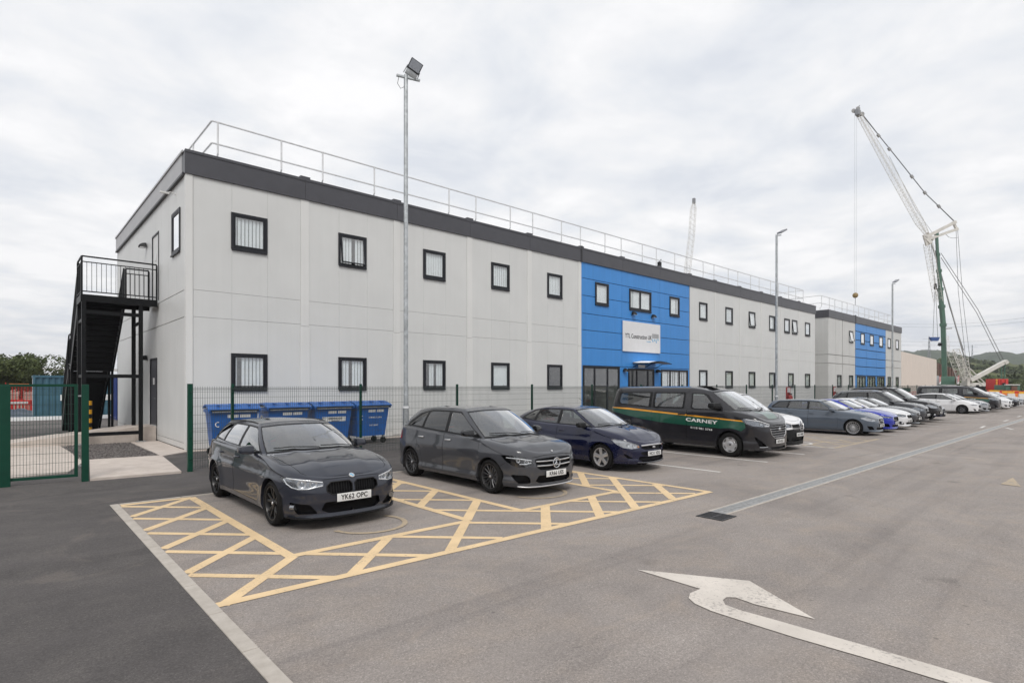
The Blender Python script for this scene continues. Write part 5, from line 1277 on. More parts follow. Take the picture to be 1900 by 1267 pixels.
def minibus(root, plate_txt=None, res=1.0):
    S = VAN; pm = 'paint_van_grey'; c = Car(S, res); arch_stamp(c); F = c.F
    hl = c.mp([('y', .50, .865), ('y', .70, .865), ('x', 2.2, .89), ('x', 2.0, .95), ('x', 1.86, 1.06), ('x', 1.94, 1.09), ('y', .84, 1.04), ('y', .66, .985), ('y', .50, .935)])
    # wrap bands on the flank
    bot = [(-2.64, 1.18), (-1.9, 1.03), (-1.3, .94), (-.67, .87), (.11, .83), (.9, .80), (1.15, .79)]
    arch = [(1.25, .78), (1.4, .80), (1.56, .81), (1.75, .78), (1.88, .74), (2.0, .84)]
    c.cut(F, c.sp_(bot + arch + [(1.97, .995), (-2.64, 1.27)]), 'livery_band', ['body'])
    c.cut(F, c.sp_([(-2.64, 1.27), (1.93, 1.0), (1.90, 1.035), (-2.64, 1.33)]), 'livery_stripe', ['body'])
    c.cut(F, rounded(c.fpnt([(-.02, .555), (.30, .56), (.46, .66), (.50, .82), (.47, .90), (-.02, .915)]), .02), 'grille')
    c.cut(F, rounded(c.fpnt([(-.02, .245), (.42, .25), (.50, .31), (-.02, .31)]), .015), 'lower_grille')
    c.cut(F, rounded(c.mp([('y', .62, .33), ('x', 2.34, .33), ('x', 2.22, .58), ('x', 2.26, .60), ('y', .86, .55), ('y', .72, .42)]), .02), 'air_intake', )
    c.cut(F, hl, 'headlight')
    def seam(poly):
        a = c.sp_(poly); b = inset(a, .006); F.cut(a); inn = set(F.cut(b)); x0 = min(p[0] for p in a); x1 = max(p[0] for p in a)
        for f in F.bm.faces:
            q = f.calc_center_median()
            if x0 < q.x < x1 and f not in inn and pip(q[:2], a): f[F.lay] = c.rid('seam')
    for poly, nm in (([(1.22, .36), (1.22, .80), (1.30, 1.3), (.22, 1.32), (.22, .34), (1.20, .33)], 'front_door'), ([(.21, .34), (.21, 1.32), (-1.0, 1.32), (-1.0, .34)], 'sliding_door')):
        a = c.sp_(poly); seam(poly); b = inset(a, .006)
        for f in F.cut(b):
            if f[F.lay] == 0: f[F.lay] = c.rid(nm)
    c.cut(F, c.sp_([(-2.4, .30), (-2.4, .45), (-2.0, .46), (-2.0, .30)]), 'body')
    dash(c); bonnet(c, [(2.36, -.01), (2.34, .36), (2.24, .62), (2.08, .76), (1.8, .83), (1.75, .76), (1.93, .40), (2.02, .2), (2.03, -.01)])
    c.cut(c.G, [(2.36, -.01), (2.34, .28), (2.02, .44), (1.98, .40), (2.04, .2), (2.05, -.01)], 'bonnet_wrap', ['bonnet'])
    H = c.H; u = c.uA
    c.cut(H, [(-.01, -.01), (u * 1.04, -.01), (u * 1.03, .985), (-.01, .985)], 'screen_surround'); c.cut(H, [(-.01, .05), (u * 1.01, .05), (u * 1.0, .95), (-.01, .95)], 'windscreen')
    c.cut(H, rounded(c.win([(1.22, .03), (.40, .03), (.33, .14), (.31, .90), (.68, .92), (.82, .84)]), .03), 'window_trim')
    c.cut(H, rounded(c.win([(1.12, .09), (.44, .09), (.38, .17), (.36, .84), (.66, .86), (.76, .78)]), .03), 'side_glass')
    c.cut(H, rounded(c.win([(.12, .05), (-.98, .05), (-.98, .93), (.12, .93)]), .03), 'window_trim'); c.cut(H, rounded(c.win([(.06, .13), (-.90, .13), (-.90, .86), (.06, .86)]), .03), 'side_glass:b')
    c.cut(H, rounded(c.win([(-1.02, .05), (-2.28, .18), (-2.36, .30), (-2.34, .93), (-1.02, .93)]), .04), 'window_trim'); c.cut(H, rounded(c.win([(-1.12, .13), (-2.17, .24), (-2.25, .35), (-2.23, .86), (-1.12, .86)]), .04), 'quarter_glass')
    c.cut(H, [(c.uD + .2, .1), (c.Lu + .01, .1), (c.Lu + .01, .85), (c.uD + .2, .85)], 'rear_glass')
    finish(c, root, pm, mats={'sliding_door': pm, 'quarter_glass': 'car_glass', 'rear_glass': 'car_glass'}, pairs=PAIRS + ('sliding_door',)); lamp_bowls(root, c, hl, .03, 'lamp_inner')
    projector(root, c, (c.s_of_y(.66), .925), .05); projector(root, c, (c.s_of_y(.80), .955), .045)
    surf_obj(root, c, 'running_lamp', [c.mp([('y', .52, .925), ('y', .68, .975), ('y', .84, 1.03), ('x', 2.0, 1.07)]), c.mp([('y', .54, .885), ('y', .70, .885)])], .011, 'lens_white', -.004)
    surf_obj(root, c, 'intake_edge', [c.mp([('y', .60, .325), ('y', .76, .315), ('x', 2.34, .32)])], .012, 'paint_silver', .004)
    for z, e in ((.61, .38), (.675, .44), (.74, .47), (.805, .49), (.87, .475)):
        MB().tube(full_line(c, c.fpnt([(0, z), (.1, z - .004), (.2, z), (.3, z - .006), (e, z + .006)]), -.008), .012, 5).obj('grille_bar', 'paint_silver', root, 60)
    k = c.fpnt([(0, .553), (.30, .558), (.462, .658), (.502, .82)]); MB().tube(full_line(c, k, .002), .010, 6).obj('grille_surround', 'silver', root, 60)
    m = MB().lathe([(0, .014), (.07, .010), (.082, 0)], 24, 'X'); m.v = [(v[0], v[1], v[2] * .55) for v in m.v]; m.xf(Matrix.Translation((S['xf'] + .0, 0, .79))); m.obj('oval_badge', 'chrome', root, 50)
    plate(root, S, plate_txt, c.P(c.s_of_y(.12), .46).x + .012, .455)
    # lettering along the flank, bent to the body side
    for txt, x0, x1, z, sz in (('CARNEY', .20, 1.20, .965, .135), ('0118 981 3744', .36, 1.04, .745, .078)):
        t = text_mb(txt, sz, .0005, sz * .03 if txt[0] == 'C' else .0012, 1.0, spacing=1.08); xs = [v[0] for v in t.v]; w = max(xs) - min(xs); mid = (max(xs) + min(xs)) / 2
        for sg in (1, -1):
            q = MB(); q.f = list(t.f); q.mi = list(t.mi)
            for v in t.v:
                fx_ = (v[0] - mid) / w; x = (x0 + x1) / 2 + (x1 - x0) * fx_ * (1 if sg < 0 else -1); zz = z + v[2] - (x - .7) * .055
                p = c.P(c.s_of_x(x), zz, .004 + (v[1] < 0) * .001); q.v.append((p.x, p.y * sg, p.z))
            q.obj('lettering', 'livery_white', root)
    handles(root, c, (.36, .05), 1.145, 'black_plastic', .22, .035); mirrors(root, S, 'black_plastic', 1.22, 1.42, 1.45); wipers(root, c, [(.9, .10, .10), (.10, -.86, .13)], .04)
    zr = max(c.GP(c.u_of(.3, 1.0), 2.0).z, 1.8) + S['rcrown']
    f = MB().rbox(.18, .72, -.30, .30, zr - .01, zr + .012, .01).obj('roof_hatch', 'black_plastic', root, 40)
    mf = MB(); 
    for sg in (1, -1): mf.box(1.10, 1.14, sg * .86 - .10, sg * .86 + .10, .20, .46)
    mf.obj('mud_flap', 'rubber', root); seats(root, S); add_wheels(root, S, 'steel'); return c

# ---- variants derived from the kinds above
def vary(S, sx=1.0, sz=1.0, W=None, **k):
    """stretch a kind: sx along the length, sz above the sill, new half width"""
    D = dict(S); W = W or S['W']; wy = W / S['W']
    D.update(xf=S['xf'] * sx, xr=S['xr'] * sx, W=W, wf=S['wf'] * sx, wr=S['wr'] * sx, xdash=S['xdash'] * sx, xtail=S['xtail'] * sx)
    for q in ('ztop',): D[q] = [(x * sx, z * sz) for x, z in S[q]]
    for q in ('rc', 'zb'): D[q] = [(x * sx, z) for x, z in S[q]]
    D['outline'] = [(x * sx, y * wy) for x, y in S['outline']]; D['gh'] = [(a * sx, b * wy, e * sx, f * wy, g * sz) for a, b, e, f, g in S['gh']]
    for q in ('fprof', 'sprof', 'rprof'): D[q] = [(z * sz, o) for z, o in S[q]]
    D['seats'] = [(x * sx,) for (x,) in S['seats']]; D['zseat'] = S['zseat'] * sz; D.update(k); return D
SALOON_GH = [(1.10, 0, .30, 0, 1.36), (1.04, .36, .275, .30, 1.35), (.90, .63, .18, .53, 1.32), (.77, .745, .09, .58, 1.315), (0, .795, -.3, .595, 1.325), (-.8, .79, -.75, .575, 1.305), (-1.38, .74, -1.0, .535, 1.27), (-1.62, .64, -1.12, .48, 1.255), (-1.74, .36, -1.2, .30, 1.265), (-1.76, 0, -1.22, 0, 1.27)]
def generic_car(root, pm, base, style, plate_txt=None, res=.6, wheels='multi', lower=None, rails=None, chrome=None, lights='lamp_inner', privacy=True, grille_chrome='silver', white_lower=False):
    S = base; c = Car(S, res); arch_stamp(c); F = c.F; xf, xr = S['xf'], S['xr']; k = S['ztop'][0][1] / .715 if S['ztop'][0][0] > 0 else 1; k = c.ztop(xf) / .715
    X = lambda v: xf - (2.31 - v); Z = lambda z: z * k
    dx = lambda v: v * (xf / 2.31)
    gz = style.get('grille', [(-.02, .46), (.28, .46), (.36, .54), (.34, .66), (-.02, .665)])
    hl = c.mp([('y', .46, Z(.585)), ('y', .66, Z(.575)), ('x', X(2.0), Z(.60)), ('x', X(1.86), Z(.665)), ('x', X(1.76), Z(.72)), ('x', X(1.90), Z(.735)), ('y', .66, Z(.70)), ('y', .46, Z(.665))])
    if style.get('slimlights'): hl = c.mp([('y', .46, Z(.625)), ('y', .66, Z(.62)), ('x', X(2.0), Z(.64)), ('x', X(1.80), Z(.70)), ('x', X(1.9), Z(.71)), ('y', .66, Z(.69)), ('y', .46, Z(.675))])
    if lower: c.cut(F, c.mp([('y', -.01, Z(.10)), ('x', S['wf'] + .12, Z(.10)), ('x', S['wf'] + .12, Z(.47)), ('y', .62, Z(.53)), ('y', -.01, Z(.56))]), 'lower_bumper')
    c.cut(F, rounded(c.fpnt([(y, Z(z)) for y, z in gz]), .02), 'grille')
    c.cut(F, rounded(c.fpnt([(-.02, Z(.24)), (.38, Z(.24)), (.46, Z(.28)), (.42, Z(.34)), (-.02, Z(.34))]), .02), 'lower_grille')
    c.cut(F, rounded(c.mp([('y', .56, Z(.25)), ('x', X(2.08), Z(.25)), ('x', X(2.0), Z(.40)), ('y', .66, Z(.38))]), .02), 'air_intake'); c.cut(F, hl, 'headlight')
    c.cut(F, rounded(c.mp([('x', xr + .36, Z(.80)), ('x', xr + .30, Z(.93)), ('r', .60, Z(.93)), ('r', .60, Z(.80))]), .02), 'tail_light')
    a0 = S['wf'] - .56; b0 = -.20 * xf / 2.31; zb_ = c.ztop(0) + .04
    c.door([(a0, .32), (a0, .60), (a0 - .05, zb_), (b0, zb_), (b0, .27), (a0 - .02, .27)], 'front_door')
    c.door([(b0 - .005, .27), (b0 - .005, zb_ + .01), (S['wr'] + .14, zb_ + .03), (S['wr'] + .16, .86), (S['wr'] + .38, .55), (S['wr'] + .42, .27)], 'rear_door')
    g0 = S['gh']; xa = g0[3][0]
    dash(c); xg = g0[0][0]; xe = c.lidtab[0].x
    bonnet(c, [(xe - .02, -.01), (xe - .04, .30), (xe - .14, .52), (xe - .28, .64), (xg + .45, .70), (xg - .05, .715), (xg - .10, .66), (xg + .02, .40), (xg + .07, .2), (xg + .08, -.01)])
    screens(c)
    if style.get('saloon'):
        c.cut(c.H, c.win([(xa + .02, .03), (g0[6][0] - .02, .14), (g0[6][2] + .02, .95), (.0, .97)]), 'window_trim')
        c.cut(c.H, c.win([(xa - .10, .10), (b0, .10), (b0 - .02, .90), (.02, .90), (.12, .82)]), 'side_glass'); c.cut(c.H, c.win([(b0 - .09, .10), (g0[6][0] + .22, .14), (g0[6][2] + .06, .88), (b0 - .11, .90)]), 'side_glass:b')
    else: estate_windows(c, xa - .10, b0, S['wr'] + .22, S['wr'] + .14, xr + .48 + style.get('q', 0), xr + .74 + style.get('q', 0), privacy)
    finish(c, root, pm); lamp_bowls(root, c, hl, .03, lights); projector(root, c, (c.s_of_y(.66), Z(.64)), .042)
    if chrome: surf_obj(root, c, 'window_chrome', [c.win([(xa + .02, .01), (xa - .6, .01), (S['wr'], .02), (g0[6][0] + .05, .12)]), c.win([(.1, .97), (-.6, .98), (-1.2, .98), (g0[6][2], .94)])], .010, chrome, .004, True)
    for z in style.get('bars', (.52, .60)):
        MB().tube(full_line(c, c.fpnt([(0, Z(z)), (.15, Z(z)), (gz[2][0] - .02, Z(z) + .004)]), -.004), .011, 5).obj('grille_bar', grille_chrome, root, 60)
    if style.get('frame'): MB().tube(full_line(c, c.fpnt([(y, Z(z)) for y, z in gz if y > 0]), .003), .012, 5).obj('grille_surround', grille_chrome, root, 60)
    if style.get('roundel'):
        m = MB().lathe([(0, .02), (.055, .014), (.065, 0)], 16, 'X'); m.xf(Matrix.Translation((xf - .03, 0, Z(.60)))); m.obj('badge', 'chrome', root, 50)
    if style.get('rings'):
        m = MB()
        for q in (-.105, -.035, .035, .105): m.tube([(xf + .0, q + .045 * math.cos(t), Z(.60) + .045 * math.sin(t)) for t in [2 * math.pi * i / 16 for i in range(17)]], .007, 4)
        m.obj('ring_badge', 'chrome', root)
    if style.get('diamond'):
        m = MB(); m.tube([(xf + .01, 0, Z(.74)), (xf + .02, .075, Z(.63)), (xf + .01, 0, Z(.52)), (xf + .02, -.075, Z(.63)), (xf + .01, 0, Z(.74))], .016, 5); m.obj('diamond_badge', 'chrome', root)
    if style.get('cliplamp'): surf_obj(root, c, 'running_lamp', [c.mp([('y', .56, Z(.54)), ('x', X(2.05), Z(.54)), ('x', X(1.99), Z(.47))])], .014, 'lens_white', .004)
    plate(root, S, plate_txt, c.P(c.s_of_y(.12), Z(.40)).x + .012, Z(.40))
    handles(root, c, (b0 + .14, S['wr'] + .36), c.ztop(0) - .13, pm); mirrors(root, S, style.get('mirror', pm), xa - .02, c.ztop(xa) + .05, 1.0); wipers(root, c, [(.9, .06, .10), (.04, -.86, .13)], .05)
    if rails: rail_obj(root, c, .0, xr + .60, rails, .045, .016)
    if style.get('foglamp'): surf_obj(root, c, 'fog_lamp', [c.mp([('y', .66, Z(.32)), ('y', .70, Z(.32))])], .04, 'lens_white', -.01, n=10)
    seats(root, S); add_wheels(root, S, wheels, False); return c
def car_at(name, label, cat, X, Y, builder, *a, rot=0, **k):
    root = thing(name, label, cat, (X, Y, 0), R(-90 + rot), 'vehicles parked nose out along the building'); builder(root, *a, **k); return root
# ------------------------------------------------------------------ the row of parked vehicles
def all_cars():
    car_at('parked_car', 'charcoal grey estate car with black alloy wheels and plate YK62 OPC', 'car', 3.72, 9.78, estate_car, 'paint_charcoal', plate_txt='YK62 OPC', rot=0)
    car_at('parked_car', 'mid grey tall hatchback with star emblem and plate KR66 UES', 'car', 7.56, 9.34, mpv_car, 'paint_grey', plate_txt='KR66 UES')
    car_at('parked_car', 'dark navy blue hatchback with silver wheel trims and chrome grille bar', 'car', 11.32, 9.71, hatch_car, 'paint_navy', plate_txt='NC11 VZG')
    car_at('parked_minibus', 'dark grey minibus with green band, yellow stripe and CARNEY lettering, nearer of the two', 'minibus', 16.05, 9.15, minibus, plate_txt='BX74 SGZ')
    if globals().get('NEAR_ONLY'): return
    mpvwhite = vary(MPV, 1.02, 1.13, .92, rw=.33, ra=.37)
    car_at('parked_van', 'white small van with unpainted dark bumper beside the nearer minibus', 'van', 18.30, 9.18, generic_car, 'paint_white', mpvwhite, dict(diamond=1, frame=1, cliplamp=1, bars=(.56,), mirror='black_plastic', grille=[(-.02, .50), (.30, .50), (.42, .58), (.46, .655), (-.02, .66)]), plate_txt='DL73 WMT', lower=True, wheels='plain')
    est = vary(BMW, .985, 1.0, .89, rw=.318, ra=.352); sal = dict(BMW, gh=SALOON_GH, xtail=-1.60, iD=7, crease=None)
    car_at('parked_car', 'slate blue grey estate car with multi spoke wheels and four ring badge', 'car', 26.08, 9.05, generic_car, 'paint_slate', est, dict(rings=1, frame=1, bars=(.50, .56), grille=[(-.02, .40), (.24, .40), (.30, .50), (.30, .66), (-.02, .665)], q=.05), plate_txt='LB07 XRE', wheels='audi', res=.9, privacy=False, lights='silver')
    car_at('parked_car', 'bright blue saloon car between the slate estate and the white saloon', 'car', 28.35, 9.12, generic_car, 'paint_blue', sal, dict(saloon=1, frame=1, bars=(), slimlights=1), plate_txt='YD17 FHK')
    car_at('parked_car', 'white saloon car with black grille beside the bright blue saloon', 'car', 30.65, 9.15, generic_car, 'paint_white', sal, dict(saloon=1, bars=(), foglamp=1, grille=[(-.02, .52), (.28, .52), (.36, .58), (.34, .66), (-.02, .665)]), plate_txt='WN68 KJO')
    car_at('parked_car', 'dark grey saloon with chrome grille bars between white saloon and grey people carrier', 'car', 33.05, 9.30, generic_car, 'paint_dark_grey', sal, dict(saloon=1, roundel=1), plate_txt='LM15 DVU', chrome='silver')
    mpvbig = vary(MPV, 1.06, 1.11, .92, rw=.335, ra=.375)
    car_at('parked_car', 'dark grey people carrier with silver roof edge behind the dark saloon', 'car', 35.45, 9.45, generic_car, 'paint_dark_grey', mpvbig, dict(roundel=1, bars=(.56,)), plate_txt='AJ19 LTN', chrome='silver', rails='silver')
    suv = vary(MPV, 1.09, 1.22, .94, rw=.38, ra=.425, xtail=-2.1, zb=[(-2.3, .42), (2.3, .40)], zfloor=.40)
    suv['gh'] = [(a + (.0), b, e + (.0 if i < 4 else -.12), f + .03, g) for i, (a, b, e, f, g) in enumerate(suv['gh'])]
    car_at('parked_car', 'black off road car with tall body and bright headlights, tallest car in the row', 'car', 37.95, 9.45, generic_car, 'paint_black', suv, dict(bars=(.50, .55, .60), frame=1, foglamp=1), plate_txt='FX20 NPU', rails='black_plastic', lights='silver')
    car_at('parked_car', 'dark blue hatchback just showing beyond the black off road car', 'car', 40.4, 9.50, generic_car, 'paint_navy', vary(HATCH), dict(bars=(.56,)), plate_txt='SD14 RRY', res=.45)
    car_at('parked_car', 'white hatchback with black alloy wheels standing alone after a gap in the row', 'car', 50.85, 9.42, generic_car, 'paint_white', vary(HATCH, 1.01, .98), dict(slimlights=1, bars=(), q=-.05), plate_txt='MT21 BFV', wheels='y', res=.7)
    car_at('parked_car', 'silver grey saloon car between the white hatchback and the farther minibus', 'car', 53.2, 9.36, generic_car, 'paint_silver', sal, dict(saloon=1, roundel=1), plate_txt='CE18 GOA', res=.45)
    car_at('parked_minibus', 'dark grey minibus with green band and yellow stripe, farther of the two', 'minibus', 56.0, 9.30, minibus, plate_txt='BT73 CYN', res=.6)
    car_at('parked_car', 'silver hatchback directly beyond the farther minibus', 'car', 59.0, 9.25, generic_car, 'paint_silver', vary(HATCH), dict(bars=(.56,)), res=.4)
    car_at('parked_car', 'white estate car second beyond the farther minibus', 'car', 62.6, 9.25, generic_car, 'paint_white', est, dict(bars=(), slimlights=1), res=.4, privacy=True)
    car_at('parked_car', 'white hatchback third beyond the farther minibus', 'car', 65.1, 9.28, generic_car, 'paint_white', vary(HATCH, 1.02), dict(bars=(.56,)), res=.4)
    car_at('parked_car', 'black saloon car near the right edge before the far silver car', 'car', 68.2, 9.30, generic_car, 'paint_black', sal, dict(saloon=1), res=.4)
    car_at('parked_car', 'pale silver saloon car last of the row at the right edge', 'car', 71.6, 9.30, generic_car, 'paint_silver', sal, dict(saloon=1, roundel=1), res=.4)
all_cars()
# ================================================================== fence, gate
FY = 14.72; FH = 2.0
def mesh_panel(x0, x1, z0=.06, z1=1.98, step=.05, r=.0032, V=True, mat='wire_green'):
    m = MB(); n = max(int(round((x1 - x0) / step)), 1)
    for i in range(n + 1):
        x = x0 + (x1 - x0) * i / n; m.bar((x, 0, z0), (x, 0, z1), r * 2)
    for z in [z0 + .05 + i * .2 for i in range(int((z1 - z0 - .05) / .2) + 1)] + ([z1 - .04]): m.bar((x0, -.008, z), (x1, -.008, z), r * 2)
    if V:
        for z in (.25, .95, 1.85):
            if z0 < z < z1: m.bar((x0, -.03, z), (x1, -.03, z), r * 2); m.bar((x0, -.008, z + .05), (x1, -.008, z + .05), r * 2)
    return m
fn = thing('mesh_fence', 'long dark green welded mesh fence running between the parking bays and the buildings', 'fence', (0, FY, 0))
px_ = [3.23, 4.15, 7.53, 10.92, 14.30, 17.68] + [17.68 + 3.38 * i for i in range(1, 21)]
pm_ = MB().rbox(-.03, .03, -.03, .03, 0, 2.04, .004); [pm_.rbox(-.012, .012, -.042, -.03, z - .012, z + .012, .003) for z in (.3, .8, 1.4, 1.85)]; pmesh = pm_.mesh('post', 'green_steel')
for i, x in enumerate(px_):
    o = link('post', pmesh, fn, (x, 0, 0))
    if i == 0: o.scale = (1.7, 1.7, 1)
cache = {}
for a, b in zip(px_, px_[1:]):
    L_ = round(b - a, 2); far = a > 28
    if (L_, far) not in cache: cache[L_, far] = mesh_panel(0, L_, step=.05 if not far else .075, r=.0028 if not far else .0034).mesh('wire_panel', 'wire_grey' if True else '')
    stuff(link('wire_panel', cache[L_, far], fn, (a, -.04, 0)))
# gate leaf, hinged on its post
gp_ = MB().rbox(-.06, .06, -.06, .06, 0, 2.02, .008).obj('gate_post', 'green_steel'); gp_.location = (1.28, 14.70, 0); tag(gp_, 'thick dark green square steel gate post right of the gate leaf', 'gate post')
gt = thing('mesh_gate', 'dark green framed mesh gate leaf standing on the left edge of the photo', 'gate', (1.14, 14.80, 0), R(172.5))
GW = 1.12
m = MB(); m.bar((0, 0, .16), (0, 0, 1.97), .06); m.obj('gate_stile', 'green_steel', gt); MB().bar((GW, 0, .16), (GW, 0, 1.97), .06).obj('gate_stile', 'green_steel', gt)
MB().bar((-.03, 0, 2.0), (GW + 2, 0, 2.0), .055).obj('gate_rail', 'green_steel', gt); MB().bar((-.03, 0, .13), (GW + 2, 0, .13), .055).obj('gate_rail', 'green_steel', gt)
stuff(mesh_panel(.03, GW - .03, .16, 1.97, .05, .003, False, 'wire_green').obj('wire_panel', 'wire_green', gt)); stuff(mesh_panel(GW + .1, GW + 2, .16, 1.97, .05, .003, False).obj('wire_panel', 'wire_green', gt))
for z in (.32, 1.78): MB().tube([(-.16, 0, z), (.02, 0, z)], .014, 6).obj('hinge', 'silver', gt)
g2 = MB().rbox(-.06, .06, -.05, .05, 0, 2.0, .008).obj('gate_post', 'green_steel'); g2.location = (.03, 14.90, 0); g2.scale = (1.5, 1, 1); tag(g2, 'wide dark green steel post at the left edge against the gate leaf', 'gate post')
# ================================================================== lamp columns
def lamp_column(x, y, h, r, label, flood):
    o = thing('lamp_column', label, 'lamp post', (x, y, 0), 0, 'galvanised lamp columns along the fence')
    MB().tube([(0, 0, 0), (0, 0, 1.45), (0, 0, 1.5), (0, 0, h)], r * .92, 14, r2=r * .74).obj('column', 'galvanised', o, 40)
    MB().tube([(0, 0, 0), (0, 0, 1.35)], r * 1.08, 14).obj('column_base', 'galvanised', o, 40); MB().tube([(0, 0, 1.34), (0, 0, 1.40)], r * 1.25, 14).obj('collar', 'lens_white', o, 40)
    if flood:
        m = MB().bar((-.26, .08, h - .06), (.40, -.12, h - .06), .08, .05); m.obj('cross_arm', 'galvanised', o)
        f = MB().rbox(-.24, .24, -.05, .06, -.20, .20, .015); f.m = 0; mat = Matrix.Translation((.20, -.18, h + .26)) @ Matrix.Rotation(R(-20), 4, 'Z') @ Matrix.Rotation(R(14), 4, 'X') @ Matrix.Rotation(R(24), 4, 'Y') @ Matrix.Scale(.78, 4); f.xf(mat); fo = f.obj('floodlight', 'frame_grey', o, 40)
        g = MB().rbox(-.21, .21, -.056, -.048, -.17, .17, .004); g.xf(mat); g.obj('flood_glass', 'lens_white' if False else 'lamp_inner', fo)
        k_ = MB()
        for i in range(7): k_.box(-.22 + i * .07, -.21 + i * .07, .06, .12, -.18, .18)
        k_.xf(mat); k_.obj('cooling_fins', 'frame_grey', fo)
        b = MB().rbox(-.22, .22, -.02, .10, -.40, -.16, .015); b.xf(mat); b.obj('driver_box', 'galvanised', fo, 40)
        b = MB().tube([(-.25, .02, -.1), (-.27, .02, -.42)], .02, 6); b.tube([(.25, .02, -.1), (.27, .02, -.42)], .02, 6); b.xf(mat); b.obj('bracket', 'galvanised', fo)
        MB().tube([(-.2, .06, h - .1), (-.24, .06, h - .3), (-.15, .04, h - .42), (-.06, 0, h - .36), (-.04, 0, h - .2)], .008, 5).obj('cable', 'black_plastic', o)
    else:
        MB().bar((0, 0, h - .04), (.35, -.1, h + .02), .08, .06).obj('arm', 'galvanised', o); q = MB().rbox(.15, .75, -.16, .16, -.04, .05, .02); q.xf(Matrix.Translation((.05, -.05, h + .05)) @ Matrix.Rotation(R(-12), 4, 'Z') @ Matrix.Rotation(R(-26), 4, 'Y')); q.obj('lantern', 'pylon_steel', o, 40)
lamp_column(8.69, 14.2, 11.0, .082, 'nearest tall galvanised lamp column with a tilted square floodlight on top', True)
def atl(px, Y):
    k_ = (px - 950) / 1045; c_, s_ = math.cos(R(47.862)), math.sin(R(47.862)); z_ = Y / (s_ - k_ * c_); return z_ * c_ + k_ * z_ * s_
lamp_column(33.95, 14.2, 10.9, .085, 'middle galvanised lamp column beside the right half of the long building', False)
lamp_column(57.73, 14.2, 10.9, .09, 'farthest galvanised lamp column in front of the blue part of the far building', False)
# ================================================================== wheelie containers
def big_bin(x, y, label, kind, rot=0):
    o = thing('waste_bin', label, 'waste container', (x, y, 0), R(rot), 'blue four wheeled waste containers behind the fence')
    o.scale = (1, 1, 1.07); m = MB(); T = [(-.62, -.50), (.62, -.50), (.62, .45), (-.62, .45)]; B = [(-.53, -.36), (.53, -.36), (.53, .34), (-.53, .34)]
    m.add([(a, b, .26) for a, b in B] + [(a, b, 1.22) for a, b in T], [(3, 2, 1, 0), (0, 1, 5, 4), (1, 2, 6, 5), (2, 3, 7, 6), (3, 0, 4, 7)]); bd = m.obj('bin_body', 'bin_blue', o)
    r = MB().rbox(-.66, .66, -.55, -.47, 1.15, 1.24, .012); r.rbox(-.66, -.60, -.47, .48, 1.15, 1.24, .012); r.rbox(.60, .66, -.47, .48, 1.15, 1.24, .012); r.rbox(-.66, .66, .43, .49, 1.15, 1.24, .012); r.obj('rim', 'bin_blue', o, 40)
    b_ = MB().rbox(-.58, .58, -.56, -.55, 1.16, 1.215, .003).obj('rim_strip', 'galvanised', o)
    l = MB(); vs = []
    for i in range(9):
        t = i / 8; yy = -.58 + 1.1 * t; zz = 1.25 + .10 * math.sin(math.pi * min(t * 1.1, 1)) + .05 * t
        vs += [(-.68, yy, zz), (.68, yy, zz), (.68, yy, zz - .05), (-.68, yy, zz - .05)]
    l.add(vs, [(4 * i + a, 4 * i + (a + 1) % 4, 4 * i + 4 + (a + 1) % 4, 4 * i + 4 + a) for i in range(8) for a in range(4)] + [(0, 3, 2, 1), (32, 33, 34, 35)])
    for i in (-.4, 0, .4): l.rbox(i - .02, i + .02, -.5, .4, 1.34, 1.37, .006)
    l.obj('lid', 'bin_blue', o, 40); MB().tube([(-.62, -.6, 1.22), (.62, -.6, 1.22)], .016, 6).obj('lid_handle', 'black_plastic', o)
    for sx in (-1, 1):
        for yy in (-.30, .30):
            MB().tube([(sx * .5, yy - .03, .1), (sx * .5, yy + .03, .1)], .10, 14).obj('castor', 'rubber', o, 40); MB().box(sx * .5 - .03, sx * .5 + .03, yy - .045, yy + .045, .18, .27).obj('castor_fork', 'galvanised', o)
    def lab(x0, x1, z0, z1, mat='sticker', d=0): 
        yy = lambda z: -.36 - (z - .26) / .96 * .14 - .004 - d
        MB().add([(x0, yy(z0), z0), (x1, yy(z0), z0), (x1, yy(z1), z1), (x0, yy(z1), z1)], [(0, 1, 2, 3)]).obj('sticker', mat, o)
    def word(t_, sz, x0, z0, mat):
        t = text_mb(t_, sz, .001, .001, .9); q = -.36 - (z0 - .26) / .96 * .14 - .009; t.xf(Matrix.Translation((x0, q, z0)) @ Matrix.Rotation(R(8.3), 4, 'X')); t.obj('lettering', mat, o)
    lab(-.18, .10, 1.02, 1.10); lab(.14, .42, 1.02, 1.10)
    if kind == 'g': lab(-.38, .42, .78, .92); word('GREENHOUSE', .085, .06, .865, 'sticker_ink'); word('waste services', .05, .06, .80, 'sticker_ink'); m = MB(); m.tube([(-.33 + .045 * math.cos(t), -.455, .855 + .045 * math.sin(t)) for t in [R(50 + 280 * i / 12) for i in range(13)]], .010, 4); m.obj('emblem', 'sticker_ink', o)
    if kind == 'e': word('ETM RECYCLING', .075, .1, .85, 'sticker'); word('01275 345670', .065, .05, .60, 'sticker'); m = MB(); m.tube([(-.42 + .06 * math.cos(t), -.455, .85 + .06 * math.sin(t)) for t in [R(60 + 240 * i / 12) for i in range(13)]], .014, 4); m.obj('emblem', 'sticker', o)
big_bin(4.92, 17.55, 'blue waste container at the left end, beside the first fence posts', 'e', -6)
big_bin(6.52, 17.9, 'blue waste container second from left with one small sticker', '', 0)
big_bin(7.97, 17.9, 'blue waste container third from left with a wide white lettered sticker', 'g', 0)
big_bin(9.38, 17.95, 'blue waste container at the right end with white printed lettering and castors showing', 'e', 3)
